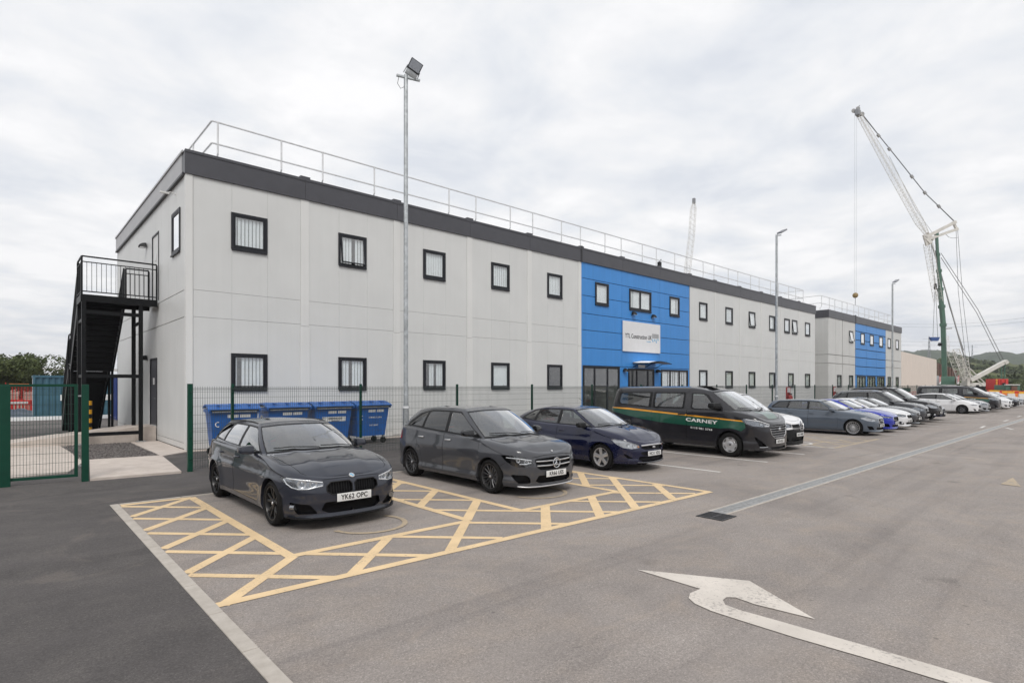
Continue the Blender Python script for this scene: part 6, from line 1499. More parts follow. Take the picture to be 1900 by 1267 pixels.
# ================================================================== staircase
st = thing('fire_escape_stair', 'black steel fire escape staircase leading up to a landing on the end wall', 'staircase', (0, 0, 0))
LZ = 5.03
m = MB(); m.bar((1.95, 23.4, LZ - .12), (4.10, 23.4, LZ - .12), .06, .24); m.obj('landing_beam', 'black_steel', st); MB().bar((1.95, 24.85, LZ - .12), (4.10, 24.85, LZ - .12), .06, .24).obj('landing_beam', 'black_steel', st)
MB().bar((1.95, 23.43, LZ - .12), (1.95, 24.82, LZ - .12), .06, .24).obj('landing_beam', 'black_steel', st); MB().box(1.98, 4.10, 23.43, 24.82, LZ - .10, LZ - .05).obj('landing_deck', 'black_steel', st)
for x, y in ((2.0, 23.4), (3.6, 23.4), (2.0, 24.85), (3.6, 24.85)): MB().box(x - .06, x + .06, y - .06, y + .06, 0 if y < 24 or x < 3 else .45, LZ - .24).obj('stair_post', 'black_steel', st); MB().box(x - .14, x + .14, y - .14, y + .14, .04, .065).obj('base_plate', 'galvanised', st)
for z in (.36, 2.32, 4.45): MB().bar((2.06, 23.4, z), (3.54, 23.4, z), .07, .12).obj('cross_beam', 'black_steel', st)
for z in (2.32, 4.2): MB().bar((3.6, 23.46, z), (3.6, 24.79, z), .06, .10).obj('cross_beam', 'black_steel', st); MB().bar((2.0, 23.46, z), (2.0, 24.79, z), .06, .10).obj('cross_beam', 'black_steel', st)
def baluster(a, b, h=1.26, n=None, parent=st):
    a, b = Vector(a), Vector(b); L_ = (b - a).length; n = n or int(L_ / .13); up_ = Vector((0, 0, 1))
    MB().bar(a + up_ * h, b + up_ * h, .045, .045).obj('handrail', 'black_steel', parent); MB().bar(a + up_ * (h - .18), b + up_ * (h - .18), .03).obj('mid_rail', 'black_steel', parent); MB().bar(a + up_ * .10, b + up_ * .10, .035).obj('bottom_rail', 'black_steel', parent)
    for t in (0, 1): p = a.lerp(b, t); MB().bar(p, p + up_ * (h - .02), .05).obj('newel', 'black_steel', parent)
    for i in range(1, n): p = a.lerp(b, i / n); MB().bar(p + up_ * .1, p + up_ * (h - .18), .014).obj('baluster', 'black_steel', parent)
baluster((1.95, 23.4, LZ), (4.08, 23.4, LZ)); baluster((1.95, 23.45, LZ), (1.95, 24.8, LZ)); baluster((3.36, 24.85, LZ), (4.08, 24.85, LZ))
def flight(y0, z0, y1, z1, x0=1.98, x1=3.30):
    for x in (x0, x1): MB().bar((x, y0, z0 - .12), (x, y1, z1 - .12), .05, .28).obj('stringer', 'black_steel', st); baluster((x, y0, z0 + .05), (x, y1, z1 + .05), 1.2)
    n = int(round((z0 - z1) / .19))
    for i in range(n):
        t = (i + .5) / n; y = y0 + (y1 - y0) * t; z = z0 + (z1 - z0) * (i + 1) / n; r = (y1 - y0) / n
        MB().box(x0 + .03, x1 - .03, y - r * .55, y + r * .55, z - .02, z + .01).obj('tread', 'black_steel', st); MB().box(x0 + .03, x1 - .03, y + r * .48, y + r * .52, z - .19, z - .02).obj('riser', 'black_steel', st)
flight(24.85, LZ, 27.75, 2.75); MB().box(1.98, 3.3, 27.75, 28.75, 2.65, 2.75).obj('mid_landing', 'black_steel', st); baluster((1.98, 27.75, 2.75), (1.98, 28.75, 2.75)); flight(28.75, 2.75, 32.0, .15)
for x in (2.0, 3.3):
    for y in (27.8, 28.7): MB().bar((x, y, 0), (x, y, 2.65), .08).obj('stair_post', 'black_steel', st)
# ramp and plinth by the lower door
rp = thing('concrete_ramp', 'pale concrete access ramp rising to a plinth under the lower door', 'ramp', (0, 0, 0))
MB().box(3.5, 4.12, 23.0 + .75, 25.3, 0, .53).obj('plinth', 'concrete', rp)
m = MB(); m.add([(-1.2, 23.8, 0), (3.498, 23.8, 0), (3.498, 23.8, .528), (-1.2, 23.8, .03), (-1.2, 25.3, 0), (3.498, 25.3, 0), (3.498, 25.3, .528), (-1.2, 25.3, .03)], [(0, 1, 2, 3), (5, 4, 7, 6), (3, 2, 6, 7), (4, 0, 3, 7), (1, 5, 6, 2)]); m.obj('ramp_slope', 'concrete', rp)
bo = thing('bollard', 'black and yellow banded bollard behind the gate post under the stair', 'bollard', (2.36, 25.6, 0))
for i in range(9): MB().tube([(0, 0, i * .16), (0, 0, i * .16 + .16)], .075, 12).obj('band', 'bollard_yellow' if i % 2 == 0 else 'black_plastic', bo, 40)
# ================================================================== yard beyond the gate
def container(x, y, L_, mat, label, rot=0, Wd=2.44, H=2.59):
    o = thing('shipping_container', label, 'container', (x, y, 0), R(rot))
    def corr(p0, p1, n, nm):
        p0, p1 = Vector(p0), Vector(p1); d = (p1 - p0); u = d.normalized(); nn = Vector((u.y, -u.x, 0)); vs = []; k_ = int(d.length / .28)
        for i in range(k_):
            for t, q in ((0, 0), (.25, 0), (.5, .05), (.75, .05)): p = p0 + d * ((i + t) / k_) + nn * -q; vs += [(p.x, p.y, .15), (p.x, p.y, H - .12)]
        vs += [(p1.x, p1.y, .15), (p1.x, p1.y, H - .12)]; c_ = len(vs) // 2
        MB().add(vs, [(2 * i, 2 * i + 2, 2 * i + 3, 2 * i + 1) for i in range(c_ - 1)]).obj('corrugated_wall', nm, o)
    corr((0, 0, 0), (L_, 0, 0), 1, mat); corr((0, Wd, 0), (0, 0, 0), 1, mat if 'navy' in mat else 'container_grey'); corr((L_, 0, 0), (L_, Wd, 0), 1, mat)
    for z0, z1 in ((0, .16), (H - .13, H)): MB().box(-.03, L_ + .03, -.03, Wd, z0, z1).obj('frame_rail', mat, o)
    for x_ in (-.04, L_ - .06): MB().box(x_, x_ + .1, -.04, .06, 0, H + .01).obj('corner_casting', mat, o)
    return o
c1 = container(1.35, 42.8, 6.06, 'container_blue', 'teal blue corrugated shipping container seen left of the black staircase'); MB().box(1.2, 5.6, -.012, -.004, 1.1, 1.45).obj('white_band', 'blind', c1)
container(4.9, 39.4, 8.0, 'container_navy', 'navy blue shipping container glimpsed behind the staircase legs')
def foliage(name, centre, rad, n, leaf, mat, parent, seed, squash=.8):
    rr = random.Random(seed); m = MB(); lobes = [(Vector((rr.gauss(0, .45), rr.gauss(0, .45), rr.gauss(0, .32))), rr.uniform(.38, .62)) for _ in range(14)]
    for i in range(n):
        l, s = lobes[rr.randrange(14)]; d = Vector((rr.gauss(0, 1), rr.gauss(0, 1), rr.gauss(0, 1))); d.normalize(); p = l + d * s * rr.uniform(.72, 1.05); p = Vector((p.x * rad, p.y * rad, p.z * rad * squash)) + Vector(centre)
        if p.z < .2: continue
        nn = (d + Vector((rr.gauss(0, .6), rr.gauss(0, .6), rr.gauss(0, .6)))).normalized(); a = nn.orthogonal().normalized(); b = nn.cross(a); s2 = leaf * rr.uniform(.6, 1.3)
        m.add([p - a * s2, p - b * s2 * .5, p + a * s2, p + b * s2 * .5], [(0, 1, 2, 3)])
    return stuff(m.obj(name, mat, parent))
def tree(x, y, h, rad, label, seed, mat='leaf_dark', n=5000, leaf=.22, group=None):
    o = thing('tree', label, 'tree', (x, y, 0), 0, group); rr = random.Random(seed)
    m = MB().tube([(0, 0, 0), (.1, 0, h * .3), (.0, .1, h * .6)], .22 * h / 6, 8, r2=.08 * h / 6)
    for i in range(6):
        a = rr.uniform(0, 6.28); m.tube([(0, 0, h * (.25 + .05 * i)), (math.cos(a) * rad * .4, math.sin(a) * rad * .4, h * (.5 + .05 * i)), (math.cos(a) * rad * .7, math.sin(a) * rad * .7, h * .7)], .09 * h / 6, 5, r2=.03)
    m.obj('trunk', 'bark', o, 60); foliage('crown', (0, 0, h * .58), rad, n, leaf, mat, o, seed, .42 * h / rad * .8 / .8)
def at(px, py, z, plane=None):
    c_, s_ = math.cos(R(47.862)), math.sin(R(47.862)); lat = (px - 950) / 1045 * z; return (z * c_ + lat * s_, z * s_ - lat * c_, 2 - (py - 715) * z / 1045)
tree(*at(38, 700, 62)[:2], 5.9, 3.2, 'dense dark green tree behind the left gate', 11, n=9000, leaf=.17)
tree(*at(-25, 700, 60)[:2], 5.0, 3.4, 'dark bushy tree cut by the left edge of the photo', 12, n=7000, leaf=.17)
tree(*at(90, 705, 78)[:2], 2.9, 1.9, 'low green bush between the tree and the staircase', 13, 'leaf_mid', 3000, .2)
fb = thing('footbridge', 'pale distant footbridge with thin handrail behind the tree at left', 'bridge', (*at(120, 690, 110)[:2], 0)); MB().box(-9, 12, -1, 1, 4.9, 5.4).obj('bridge_deck', 'roof_pale', fb)
for z in (6.2, 5.8): MB().bar((-9, -1, z), (12, -1, z), .06).obj('rail', 'rail_steel', fb)
for i in range(15): MB().bar((-9 + 1.5 * i, -1, 5.4), (-9 + 1.5 * i, -1, 6.2), .05).obj('rail_post', 'rail_steel', fb)
for x in (-7, 3, 11): MB().box(x - .3, x + .3, -.6, .6, 0, 4.9).obj('pier', 'concrete', fb)
def barrier(x, y, rot, label, mat='barrier_red', group=None, full=True):
    o = thing('barrier', label, 'barrier', (x, y, 0), R(rot), group); m = MB(); m.rbox(-1, 1, -.03, .03, .78, 1.0, .01); m.rbox(-1, 1, -.03, .03, .15, .25, .01); m.rbox(-1, -.92, -.03, .03, .05, 1.0, .01); m.rbox(.92, 1, -.03, .03, .05, 1.0, .01)
    for i in range(9): m.rbox(-.84 + i * .2, -.80 + i * .2, -.015, .015, .25, .78, .004)
    m.obj('barrier_frame', mat, o); MB().rbox(-.8, .8, -.045, -.031, .82, .96, .004).obj('reflective_band', 'barrier_white', o)
    for x_ in (-.8, .8): MB().rbox(x_ - .05, x_ + .05, -.3, .3, 0, .06, .01).obj('foot', 'black_plastic', o)
for i, (px, z, r, lb) in enumerate(((22, 36, 10, 'red barrier nearest the gate leaf at left'), (36, 37.5, 32, 'red barrier between the gate and the teal container'), (50, 39, 5, 'red barrier against the end of the teal container'), (12, 40, -20, 'red barrier standing behind the others at left'))):
    X_, Y_, _ = at(px, 780, z); barrier(X_, Y_, r, lb, group='red site barriers at left')
for i, (px, z) in enumerate(((28, 38.5), (44, 40.5))):
    X_, Y_, _ = at(px, 780, z); o = thing('safety_fence', ('orange mesh safety fence panel between the red barriers', 'orange mesh safety fence panel by the teal container')[i], 'safety fence', (X_, Y_, 0), R(15)); m = MB()
    for j in range(12): m.box(-1 + j * .17, -.985 + j * .17, -.01, .01, .9, 2.1)
    for j in range(8): m.box(-1, 1, -.01, .01, .95 + j * .15, .965 + j * .15)
    m.obj('mesh_sheet', 'barrier_red', o); MB().tube([(-1, 0, 0), (-1, 0, 2.2)], .03, 6).obj('post', 'barrier_red', o); MB().tube([(1, 0, 0), (1, 0, 2.2)], .03, 6).obj('post', 'barrier_red', o); MB().rbox(-.3, .3, -.1, .1, 1.95, 2.12, .03).obj('beacon', 'barrier_orange', o)
X_, Y_, _ = at(33, 790, 34.5); tp = thing('covered_pile', 'dark blue tarpaulin heap on the gravel left of the teal container', 'tarpaulin', (X_, Y_, 0))
m = MB(); rr = random.Random(5); N_ = 12; vs = [((i / N_ - .5) * 3.4, (j / N_ - .5) * 2.4, max(0, (.55 + rr.uniform(-.1, .1)) * (1 - abs(i / N_ - .5) ** 1.5 * 2.8) * (1 - abs(j / N_ - .5) ** 1.5 * 2.8))) for i in range(N_ + 1) for j in range(N_ + 1)]
m.add(vs, [(i * (N_ + 1) + j, (i + 1) * (N_ + 1) + j, (i + 1) * (N_ + 1) + j + 1, i * (N_ + 1) + j + 1) for i in range(N_) for j in range(N_)]); m.obj('sheet', 'tarp', tp, 30)
struct(sheet('gravel_yard', rect(-30, 60, 34, 60), .012, 'gravel'))
lk = MB().box(-8, 7, 41.9, 42.1, 0, .22).obj('timber_kerb', 'blind'); tag(lk, 'low white painted kerb beam in front of the teal container', 'kerb beam')
# ================================================================== fire points by the buildings
for i, (x, y, lb) in enumerate(((37.75, 14.98, 'red fire point stand with extinguishers behind the fence by the long building'), (46.1, 14.98, 'red fire point stand with extinguishers in front of the gap between the buildings'))):
    o = thing('fire_point', lb, 'fire point', (x, y, 0), 0, 'red fire points behind the fence'); MB().rbox(-.32, .32, .05, .09, .2, 1.9, .01).obj('back_board', 'fire_red', o)
    for s_ in (-.15, .15): MB().lathe([(0, .3), (.085, .3), (.09, .34), (.09, .80), (.05, .90), (.02, .93), (.02, 1.0), (0, 1.0)], 12, 'Z', (s_, -.06, .45)).obj('extinguisher', 'fire_red', o, 40); MB().box(s_ - .03, s_ + .05, -.1, -.02, 1.42, 1.48).obj('valve', 'black_plastic', o)
    for s_ in (-.3, .3): MB().bar((s_, .07, 0), (s_, .07, 1.2), .04).obj('leg', 'fire_red', o)
    MB().box(-.2, .2, .03, .048, 1.55, 1.85).obj('notice', 'sign_white', o)
# ================================================================== far right: cream shed, crane, site
A_, B_ = at(1673, 652, 97), at(1738, 671, 128)
sh = thing('cream_shed', 'large cream clad shed with sloping eaves beyond the far building', 'building', (0, 0, 0)); a = Vector((A_[0], A_[1], 0)); b = Vector((B_[0], B_[1], 0)); n = Vector((b - a)).normalized(); q = Vector((-n.y, n.x, 0)); q = q if q.y > 0 else -q
h = 7.85
for i in range(12):
    p0 = a.lerp(b, i / 12); p1 = a.lerp(b, (i + 1) / 12) - n * .05; MB().add([p0, p1, p1 + Vector((0, 0, h)), p0 + Vector((0, 0, h))], [(0, 1, 2, 3)]).obj('wall_panel', 'cream_cladding', sh)
c_ = b + q * 40; d_ = a + q * 40; Z_ = Vector((0, 0, h))
MB().add([b, c_, c_ + Z_, b + Z_], [(0, 1, 2, 3)]).obj('gable_wall', 'rust_brown', sh); MB().add([a, d_, d_ + Z_, a + Z_], [(0, 1, 2, 3)]).obj('gable_wall', 'cream_cladding', sh); MB().add([a + Z_, b + Z_, c_ + Z_, d_ + Z_], [(0, 1, 2, 3)]).obj('roof', 'roof_pale', sh)
MB().add([a + q * .05, b + q * .05, b + q * .05 + Z_, a + q * .05 + Z_], [(0, 1, 2, 3)]).obj('backing_wall', 'cream_cladding', sh)
A2, B2 = at(1739, 674, 165), at(1776, 686, 185); a2 = Vector((A2[0], A2[1], 0)); b2_ = Vector((B2[0], B2[1], 0))
pw = thing('sheet_pile_wall', 'rust brown sheet piling wall behind the green crane', 'retaining wall', (0, 0, 0))
for i in range(14):
    p0 = a2.lerp(b2_, i / 14); p1 = a2.lerp(b2_, (i + 1) / 14); off = Vector((.18, .18, 0)) * (i % 2); z1 = 8.6 - 1.6 * i / 14; MB().add([p0 + off, p1 + off, p1 + off + Vector((0, 0, z1)), p0 + off + Vector((0, 0, z1)), p1 + Vector((.18, .18, 0)) - off, p1 + Vector((.18, .18, 0)) - off + Vector((0, 0, z1))], [(0, 1, 2, 3), (1, 4, 5, 2)]).obj('pile', 'rust_brown', pw)
# --- mobile crane
CZ = 150.0
def cpt(px, py, dz=0.0): return Vector(at(px, py, CZ + dz))
cr_ = thing('mobile_crane', 'tall green and white mobile crane with white lattice jib beyond the far building', 'crane', (0, 0, 0))
def lattice(pa, pb, w0, w1, n, r=.07, mat='crane_white', name='lattice_section', parent=None, taper=None):
    ax = (pb - pa).normalized(); u = ax.cross(Vector((math.cos(R(47.9)), math.sin(R(47.9)), 0))).normalized(); v = ax.cross(u).normalized(); m = MB(); rings = []
    for i in range(n + 1):
        t = i / n; w = w0 + (w1 - w0) * t
        if taper: w *= min(1, .35 + t * taper, .35 + (1 - t) * taper)
        c0 = pa.lerp(pb, t); rings.append([c0 + u * (sx * w / 2) + v * (sy * w / 2) for sx, sy in ((-1, -1), (1, -1), (1, 1), (-1, 1))])
    for i in range(n):
        for k_ in range(4):
            m.tube([rings[i][k_], rings[i + 1][k_]], r, 4, False); m.tube([rings[i][k_], rings[i + 1][(k_ + 1) % 4]] if i % 2 else [rings[i][(k_ + 1) % 4], rings[i + 1][k_]], r * .55, 3, False)
            m.tube([rings[i][k_], rings[i][(k_ + 1) % 4]], r * .5, 3, False)
    return m.obj(name, mat, parent or cr_)
tip, elbow = cpt(1592, 210), cpt(1722, 438)
lattice(tip, cpt(1650, 312), .8, 1.35, 22, .05); lattice(cpt(1650, 312), cpt(1706, 412), 1.35, 1.4, 22, .05); lattice(cpt(1706, 412), elbow, 1.4, .6, 6, .06)
MB().rbox(-1, 1, -.5, .5, -.8, .8, .2).xf(Matrix.Translation(tip)).obj('jib_head', 'pylon_steel', cr_); MB().tube([tip + Vector((-.6, .6, 0)), tip + Vector((.3, -.3, 2.0))], .12, 5).obj('jib_aerial', 'pylon_steel', cr_)
for px, py in ((1584, 206), (1592, 202), (1600, 212)): p = cpt(px, py); MB().lathe([(0, -.12), (.55, -.12), (.6, 0), (.55, .12), (0, .12)], 12, 'Y').xf(Matrix.Translation(p) @ Matrix.Rotation(R(-40), 4, 'Z')).obj('sheave', 'crane_grey', cr_)
# telescopic mast
segs = [((1737.5, 432), (1739.5, 470), 0.80), ((1739.5, 470), (1742, 500), 0.92), ((1742, 500), (1744.5, 534), 1.05), ((1744.5, 534), (1747, 566), 1.18), ((1747, 566), (1750, 600), 1.32), ((1750, 600), (1753, 706), 1.55)]
for (p, q_, w) in segs:
    MB().bar(cpt(*p), cpt(*q_), w * .66, w * .66).obj('mast_section', 'crane_green', cr_); e_ = cpt(*p); f_ = cpt(*q_); d_ = (f_ - e_).normalized(); MB().bar(e_, e_ + d_ * .8, w * .88, w * .88).obj('mast_collar', 'crane_green', cr_)
t = text_mb('KING LIFTING', 1.05, .02, .03, .62); t.xf(Matrix.Translation(cpt(1751.8, 638.5)) @ Matrix.Rotation(R(-42.1), 4, 'Z') @ Matrix.Translation((0, -1.3, 0)) @ Matrix.Rotation(R(86), 4, 'Y')); t.obj('lettering', 'sign_white', cr_)
# head frame, pendants
for (p, q_, w) in (((1716, 441), (1773, 412), .8), ((1722, 444), (1777, 425), .7), ((1716, 441), (1727, 452), .8)): MB().bar(cpt(*p), cpt(*q_), w, w).obj('strut', 'crane_white', cr_)
for (p, q_) in (((1714, 436), (1720, 456)), ((1720, 432), (1732, 446)), ((1768, 411), (1776, 428))): MB().bar(cpt(*p), cpt(*q_), .5).obj('strut', 'crane_white', cr_)
def rope(pts, r=.05, nm='pendant', mat='rope', dz=0): MB().tube([cpt(a_, b_, dz) for a_, b_ in pts], r, 5).obj(nm, mat, cr_)
rope([(1594, 206), (1668, 298), (1716, 358), (1771, 411)], .11); rope([(1597, 208), (1670, 301), (1718, 360), (1773, 414)], .07, dz=1)
for px, py in ((1630, 252), (1650, 277), (1692, 328), (1716, 358), (1742, 383)): MB().bar(cpt(px - 2, py - 2.5), cpt(px + 2, py + 2.5), .5).obj('pendant_link', 'crane_grey', cr_)
rope([(1650, 290), (1700, 390), (1730, 432)], .035); rope([(1586, 208), (1586, 543)], .020, 'hoist_rope'); rope([(1589.5, 214), (1589, 543)], .016, 'hoist_rope', dz=.5)
MB().lathe([(0, -.5), (.5, -.45), (.72, 0), (.5, .45), (0, .5)], 14, 'X').xf(Matrix.Translation(cpt(1587, 548))).obj('hook_ball', 'hook_gold', cr_, 60); MB().lathe([(0, -.52), (.35, -.5), (.36, .5), (0, .52)], 12, 'Y').xf(Matrix.Translation(cpt(1587, 548))).obj('hook_block', 'black_steel', cr_); rope([(1587, 552), (1587, 566)], .06, 'hook')
lattice(cpt(1722, 452), cpt(1741, 560), 1.5, 1.4, 18, .05); lattice(cpt(1768, 650), cpt(1789, 704), 1.9, 2.0, 8, .09)
rope([(1727, 448), (1745, 505), (1790, 665), (1796, 708)], .16, 'strut', 'crane_grey'); rope([(1735, 465), (1762, 570), (1788, 650)], .08)
rope([(1746, 470), (1815, 575), (1862, 668)], .07); rope([(1746, 478), (1812, 580), (1857, 670)], .07); rope([(1774, 428), (1778, 540), (1792, 668)], .05); rope([(1777, 428), (1787, 560), (1800, 668)], .05); rope([(1752, 432), (1760, 440), (1768, 442), (1777, 441)], .05)
MB().bar(cpt(1863, 672), cpt(1800, 706), 1.0, .9).obj('boom_strut', 'crane_white', cr_); MB().bar(cpt(1867, 670), cpt(1862, 674), 1.3, .9).obj('strut_head', 'crane_white', cr_)
rope([(1800, 684), (1827, 710)], .16, 'brace', 'crane_white'); rope([(1796, 690), (1822, 713)], .16, 'brace', 'crane_white')
for px in (1858, 1864): rope([(px, 674), (px, 704)], .16, 'stay', 'crane_green')
lattice(cpt(1786, 665), cpt(1792, 706), 1.6, 1.6, 7, .08)
def cbox(px0, px1, py0, py1, z, dep, nm, mat, parent=None):
    P0 = Vector(at(px0, py1, z)); P1 = Vector(at(px1, py1, z)); hgt = at(px0, py0, z)[2] - P0.z; u = P1 - P0; w = u.length; m = MB().rbox(0, w, 0, dep, 0, hgt, min(.06, hgt * .1)); m.xf(Matrix.Translation(P0) @ Matrix.Rotation(math.atan2(u.y, u.x), 4, 'Z')); return m.obj(nm, mat, parent, 40)
cbox(1738, 1772, 698, 715, 149, 4, 'turret', 'crane_green', cr_); cbox(1735, 1776, 713.5, 727, 148, 5, 'outrigger_base', 'crane_grey', cr_); cbox(1736, 1742, 697, 715, 147.5, 1, 'cab', 'galvanised', cr_)
for px in (1742.5, 1776.5):
    hb = cbox(px, px + 3.6, 699, 712.5, 147.6, .4, 'hazard_board', 'sign_white', cr_)
    for i in range(4):
        P0 = Vector(at(px, 709.5 - i * 3, 147.5)); u = Vector(at(px + 3.6, 709.5 - i * 3, 147.5)) - P0; MB().add([P0, P0 + u + Vector((0, 0, .5)), P0 + u + Vector((0, 0, .72)), P0 + Vector((0, 0, .22))], [(0, 1, 2, 3)]).obj('stripe', 'fire_red', hb)
cbox(1798, 1848, 710, 726, 150, 3, 'chassis', 'crane_white', cr_); cbox(1795, 1800, 700, 726, 149.5, 2, 'chassis_upright', 'crane_white', cr_)
for px in (1812, 1836): cbox(px, px + 5, 714, 721, 149.8, .3, 'engine_door', 'black_steel', cr_)
for px in range(1802, 1850, 7): MB().lathe([(0, -.3), (.75, -.3), (.85, 0), (.75, .3), (0, .3)], 14, 'Y').xf(Matrix.Translation(Vector(at(px, 722, 149.4))) @ Matrix.Rotation(R(-42), 4, 'Z')).obj('wheel', 'rubber', cr_, 40)
sk = thing('lifted_skip', 'blue skip hanging on ropes from the crane hook', 'skip', (0, 0, 0)); P_ = cpt(1735.5, 629, -2)
m = MB(); m.add([P_ + Vector(v_) for v_ in ((-.62, .6, -.5), (.5, -.55, -.5), (.9, -.1, -.5), (-.2, 1.0, -.5), (-.95, .85, .5), (.75, -.85, .5), (1.2, -.3, .5), (-.45, 1.35, .5))], [(3, 2, 1, 0), (0, 1, 5, 4), (1, 2, 6, 5), (2, 3, 7, 6), (3, 0, 4, 7)]); m.obj('skip_body', 'skip_blue', sk)
rope([(1731, 626), (1734.5, 540)], .05, 'sling'); rope([(1740, 626), (1736, 540)], .05, 'sling'); MB().rbox(-.45, .45, -.3, .3, -.8, .8, .2).xf(Matrix.Translation(cpt(1735.5, 532))).obj('hook_block', 'black_steel', cr_); rope([(1735, 528), (1728, 456)], .05, 'hoist_rope')
MB().bar(cpt(1746, 640), cpt(1742, 638), .7).obj('service_winch', 'black_steel', cr_); MB().bar(cpt(1753, 610), cpt(1766, 609), .25).obj('ladder_arm', 'crane_grey', cr_)
# second crane behind the long building
cr2 = thing('lattice_crane', 'thin white lattice crane boom rising behind the roof of the long building', 'crane', (0, 0, 0)); CZ = 175
lattice(cpt(1275, 506), cpt(1283, 440), 1.6, 1.5, 14, .045, parent=cr2); lattice(cpt(1283, 440), cpt(1286.5, 388), 1.5, 1.4, 11, .045, parent=cr2); lattice(cpt(1286.5, 388), cpt(1287.5, 375), 1.4, .5, 4, .045, parent=cr2); lattice(cpt(1268, 700), cpt(1275, 506), 1.6, 1.6, 30, .045, parent=cr2)
MB().rbox(-.4, .4, -.4, .4, -.8, .8, .1).xf(Matrix.Translation(cpt(1287.5, 373))).obj('boom_head', 'pylon_steel', cr2)
cbox(1255, 1283, 700, 716, 175, 3, 'crane_base', 'crane_white', cr2)
CZ = 150
# pylons and power lines
def pylon(px, ytop, z, label):
    o = thing('electricity_pylon', label, 'pylon', (0, 0, 0), 0, 'distant electricity pylons'); base = Vector(at(px, 715, z)); base.z = 0; H_ = at(px, ytop, z)[2]; m = MB(); w = H_ * .10; ring = []
    for i in range(13):
        t = i / 12; ww = w * (1 - t) ** 1.4 + .7; ring.append([base + Vector((sx * ww / 2, sy * ww / 2, H_ * t)) for sx, sy in ((-1, -1), (1, -1), (1, 1), (-1, 1))])
    for i in range(12):
        for k_ in range(4): m.tube([ring[i][k_], ring[i + 1][k_]], .16, 4, False); m.tube([ring[i][k_], ring[i + 1][(k_ + 1) % 4]], .1, 3, False); m.tube([ring[i][(k_ + 1) % 4], ring[i + 1][k_]], .1, 3, False)
    d = Vector((.742, -.671, 0)) * H_ * .16
    for t in (.72, .84, .95): p = base + Vector((0, 0, H_ * t)); m.tube([p - d * (1.3 - t * .5), p + d * (1.3 - t * .5)], .16, 4)
    m.obj('tower', 'pylon_steel', o); return base, H_
pylon(1724, 624, 620, 'distant lattice pylon under the blue lifted skip'); pylon(1804, 640, 900, 'tiny distant pylon on the skyline right of the crane')
for i, (ya, yb) in enumerate(((601, 565), (606, 574), (633, 604), (640, 612), (664, 641))):
    a_, b_ = Vector(at(1662, ya, 600)), Vector(at(2150, yb - 25, 420)); pts = [a_.lerp(b_, t / 14) - Vector((0, 0, 9 * math.sin(math.pi * t / 14))) for t in range(15)]; o = MB().tube(pts, .11, 4).obj('power_line', 'pylon_steel')
    tag(o, ('uppermost', 'second highest', 'middle', 'second lowest', 'lowest')[i] + ' of the five power lines crossing the sky at right', 'power line', 'distant power lines')
# site clutter at far right
rb = thing('red_cabin', 'red ribbed steel tank unit with yellow edge lights behind the parked cars', 'site unit', (0, 0, 0)); cbox(1848, 1871, 703, 723, 138, 3, 'tank_body', 'barrier_red', rb)
for i in range(6): cbox(1848.6, 1851, 704 + i * 3.2, 706 + i * 3.2, 137.8, .2, 'marker_light', 'barrier_yellow', rb)
for px in (1853, 1858, 1866): cbox(px, px + .8, 703.5, 722, 137.8, .2, 'rib', 'fire_red', rb)
cbox(1861, 1866, 710, 718, 137.6, .2, 'opening', 'dark_void', rb)
gs = thing('green_skip', 'dark green site tank with rusty side at the right behind the barriers', 'site unit', (0, 0, 0)); cbox(1866, 1893, 714, 726, 125, 3, 'tank_body', 'crane_green', gs); cbox(1877, 1888, 716.5, 725, 124.7, .3, 'rusty_panel', 'barrier_orange' if False else 'rust_brown', gs); cbox(1866, 1893, 713, 714.6, 124.6, .4, 'top_rail', 'barrier_white', gs)
gb = thing('green_cabin', 'dark green low container behind the fence beside the far building', 'container', (0, 0, 0)); cbox(1673, 1690, 720, 729, 88, 3, 'cabin_body', 'green_steel', gb); cbox(1672.5, 1690.5, 719.4, 720.2, 87.8, 3.3, 'cabin_roof', 'green_steel', gb)
rr = random.Random(9); lbl = ['orange', 'white', 'red']
posn = ['beside the green tank', 'in front of the rust coloured panel', 'at the right edge', 'behind the last white car', 'left of the green tank', 'near the crane chassis', 'by the farther minibus roof', 'next to the red unit', 'between two others far right', 'in the front line far right', 'in the middle line far right', 'in the rear line far right']
for i in range(12):
    px = (1872, 1882, 1893, 1876, 1864, 1842, 1836, 1852, 1888, 1899, 1880, 1868)[i]; z = (96, 98, 92, 84, 104, 112, 116, 108, 86, 82, 104, 92)[i]; X_, Y_, _ = at(px, 740, z)
    mt = ('barrier_orange', 'barrier_white', 'barrier_orange', 'barrier_white', 'barrier_red', 'barrier_orange')[i % 6]; kind = mt.split('_')[1]
    o = thing('site_barrier', kind + ' plastic site barrier ' + posn[i], 'barrier', (X_, Y_, 0), R(-42 + rr.uniform(-25, 25)), 'plastic site barriers at far right'); o.scale = (.55, .7, .72)
    m = MB(); m.add([(-1.4, -.25, 0), (1.4, -.25, 0), (1.4, .25, 0), (-1.4, .25, 0), (-1.4, -.08, 1.1), (1.4, -.08, 1.1), (1.4, .08, 1.1), (-1.4, .08, 1.1)], [(3, 2, 1, 0), (4, 5, 6, 7), (0, 1, 5, 4), (1, 2, 6, 5), (2, 3, 7, 6), (3, 0, 4, 7)]); m.obj('barrier_body', mt, o); MB().box(-1.3, 1.3, -.03, .03, 1.12, 1.5).obj('top_board', 'barrier_yellow' if i % 2 else 'barrier_red', o)
for i, (px, z, a_, lb) in enumerate(((1694, 84, 0, 'red and orange barrier by the dark green container'), (1703, 88, 10, 'orange barrier behind the fence near the farther minibus'))):
    X_, Y_, _ = at(px, 740, z); barrier(X_, Y_, -35, lb, 'barrier_red', 'red site barriers at right')
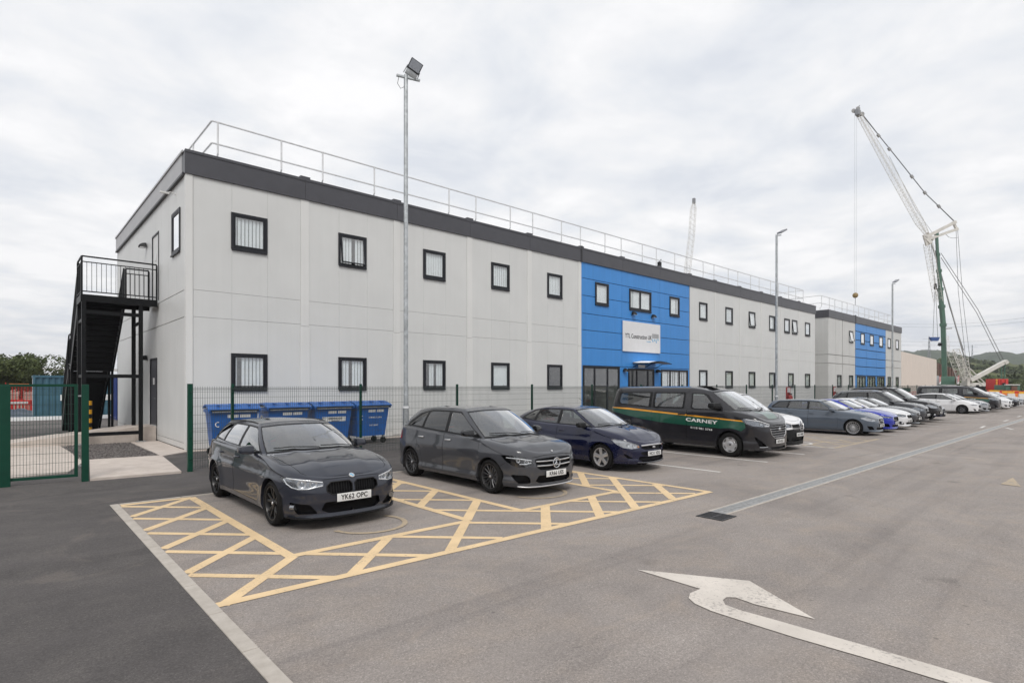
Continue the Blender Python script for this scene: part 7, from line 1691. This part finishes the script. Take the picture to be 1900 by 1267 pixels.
# ================================================================== hills and woods
import mathutils.noise as NO
def terrain(name, a0, a1, r0, r1, hf, mat, na=160, nr=26):
    m = MB(); vs = []
    for i in range(na + 1):
        a = R(a0 + (a1 - a0) * i / na)
        for j in range(nr + 1):
            r = r0 + (r1 - r0) * (j / nr) ** 1.2; x, y = r * math.cos(a), r * math.sin(a); vs.append((x, y, hf(math.degrees(a), r, x, y)))
    m.add(vs, [(i * (nr + 1) + j, (i + 1) * (nr + 1) + j, (i + 1) * (nr + 1) + j + 1, i * (nr + 1) + j + 1) for i in range(na) for j in range(nr)]); o = m.obj(name, mat, None, 80); fixn(o.data)
    if sum(p.normal.z for p in o.data.polygons) < 0: o.data.flip_normals()
    return struct(o)
def hf1(a, r, x, y):
    t = min(max((r - 700) / 900, 0), 1); t = t * t * (3 - 2 * t); prof = 1 + .10 * math.sin(a * .55 + .6) + .06 * math.sin(a * 1.7 + 2)
    side = min(1, max(.25, 1 - (a - 22) / 40)) if a > 22 else 1.0
    nz = NO.fractal(Vector((x * .02, y * .02, 0)), .9, 2.1, 5); bump = NO.noise(Vector((x * .11, y * .11, 3)))
    return -2 + t * (76 * prof * side + nz * 7 + bump * 4)
terrain('hills', -24, 110, 500, 2000, hf1, 'hill_wood', 620, 60)
def hf2(a, r, x, y):
    t = min(max((r - 230) / 420, 0), 1); return -1 + t * (23 + 4 * math.sin(a * .8)) + t * (NO.fractal(Vector((x * .05, y * .05, 1)), .9, 2.1, 5) * 4.0 + 1.6 * NO.noise(Vector((x * .4, y * .4, 2))))
terrain('field', -22, 32, 200, 700, hf2, 'field_scrub', 700, 60)
# hedgerow woods as one mass of leaf clumps
m = MB(); rr = random.Random(21)
for i in range(26000):
    a = R(rr.uniform(-14, 24)); base_r = rr.choice((215, 260, 330, 430, 560)); r = base_r + rr.gauss(0, 10); x, y = r * math.cos(a), r * math.sin(a)
    k_ = NO.noise(Vector((x * .03, y * .03, base_r))); 
    if k_ < -.12: continue
    hh = hf2(math.degrees(a), r, x, y) + (2.0 + 5.5 * max(k_, 0) + 2.5 * abs(NO.noise(Vector((x * .12, y * .12, 5))))) * rr.uniform(.05, 1) ** .6
    d = Vector((rr.gauss(0, 1), rr.gauss(0, 1), rr.gauss(0, 1) + .6)).normalized(); u = d.orthogonal().normalized(); w = d.cross(u); s_ = rr.uniform(.5, 1.1) * r / 300; p = Vector((x, y, hh)); m.add([p - u * s_, p - w * s_ * .7, p + u * s_, p + w * s_ * .7], [(0, 1, 2, 3)])
stuff(tag(m.obj('hedgerow_wood', 'leaf_dark'), 'scattered mass of green hedgerow trees on the slope below the hills', 'wood'))
hz_ = MB().box(-2250, 2250, -2250, 2250, -3, 135).obj('haze', 'sign_white')
stuff(hz_); hm = bpy.data.materials.new('air'); hm.use_nodes = True; hm.node_tree.nodes.clear(); ho = hm.node_tree.nodes.new('ShaderNodeOutputMaterial'); hv = hm.node_tree.nodes.new('ShaderNodeVolumePrincipled')
hv.inputs['Color'].default_value = (.90, .93, 1, 1); hv.inputs['Density'].default_value = .00026; hm.node_tree.links.new(hv.outputs[0], ho.inputs['Volume']); hz_.data.materials.clear(); hz_.data.materials.append(hm)
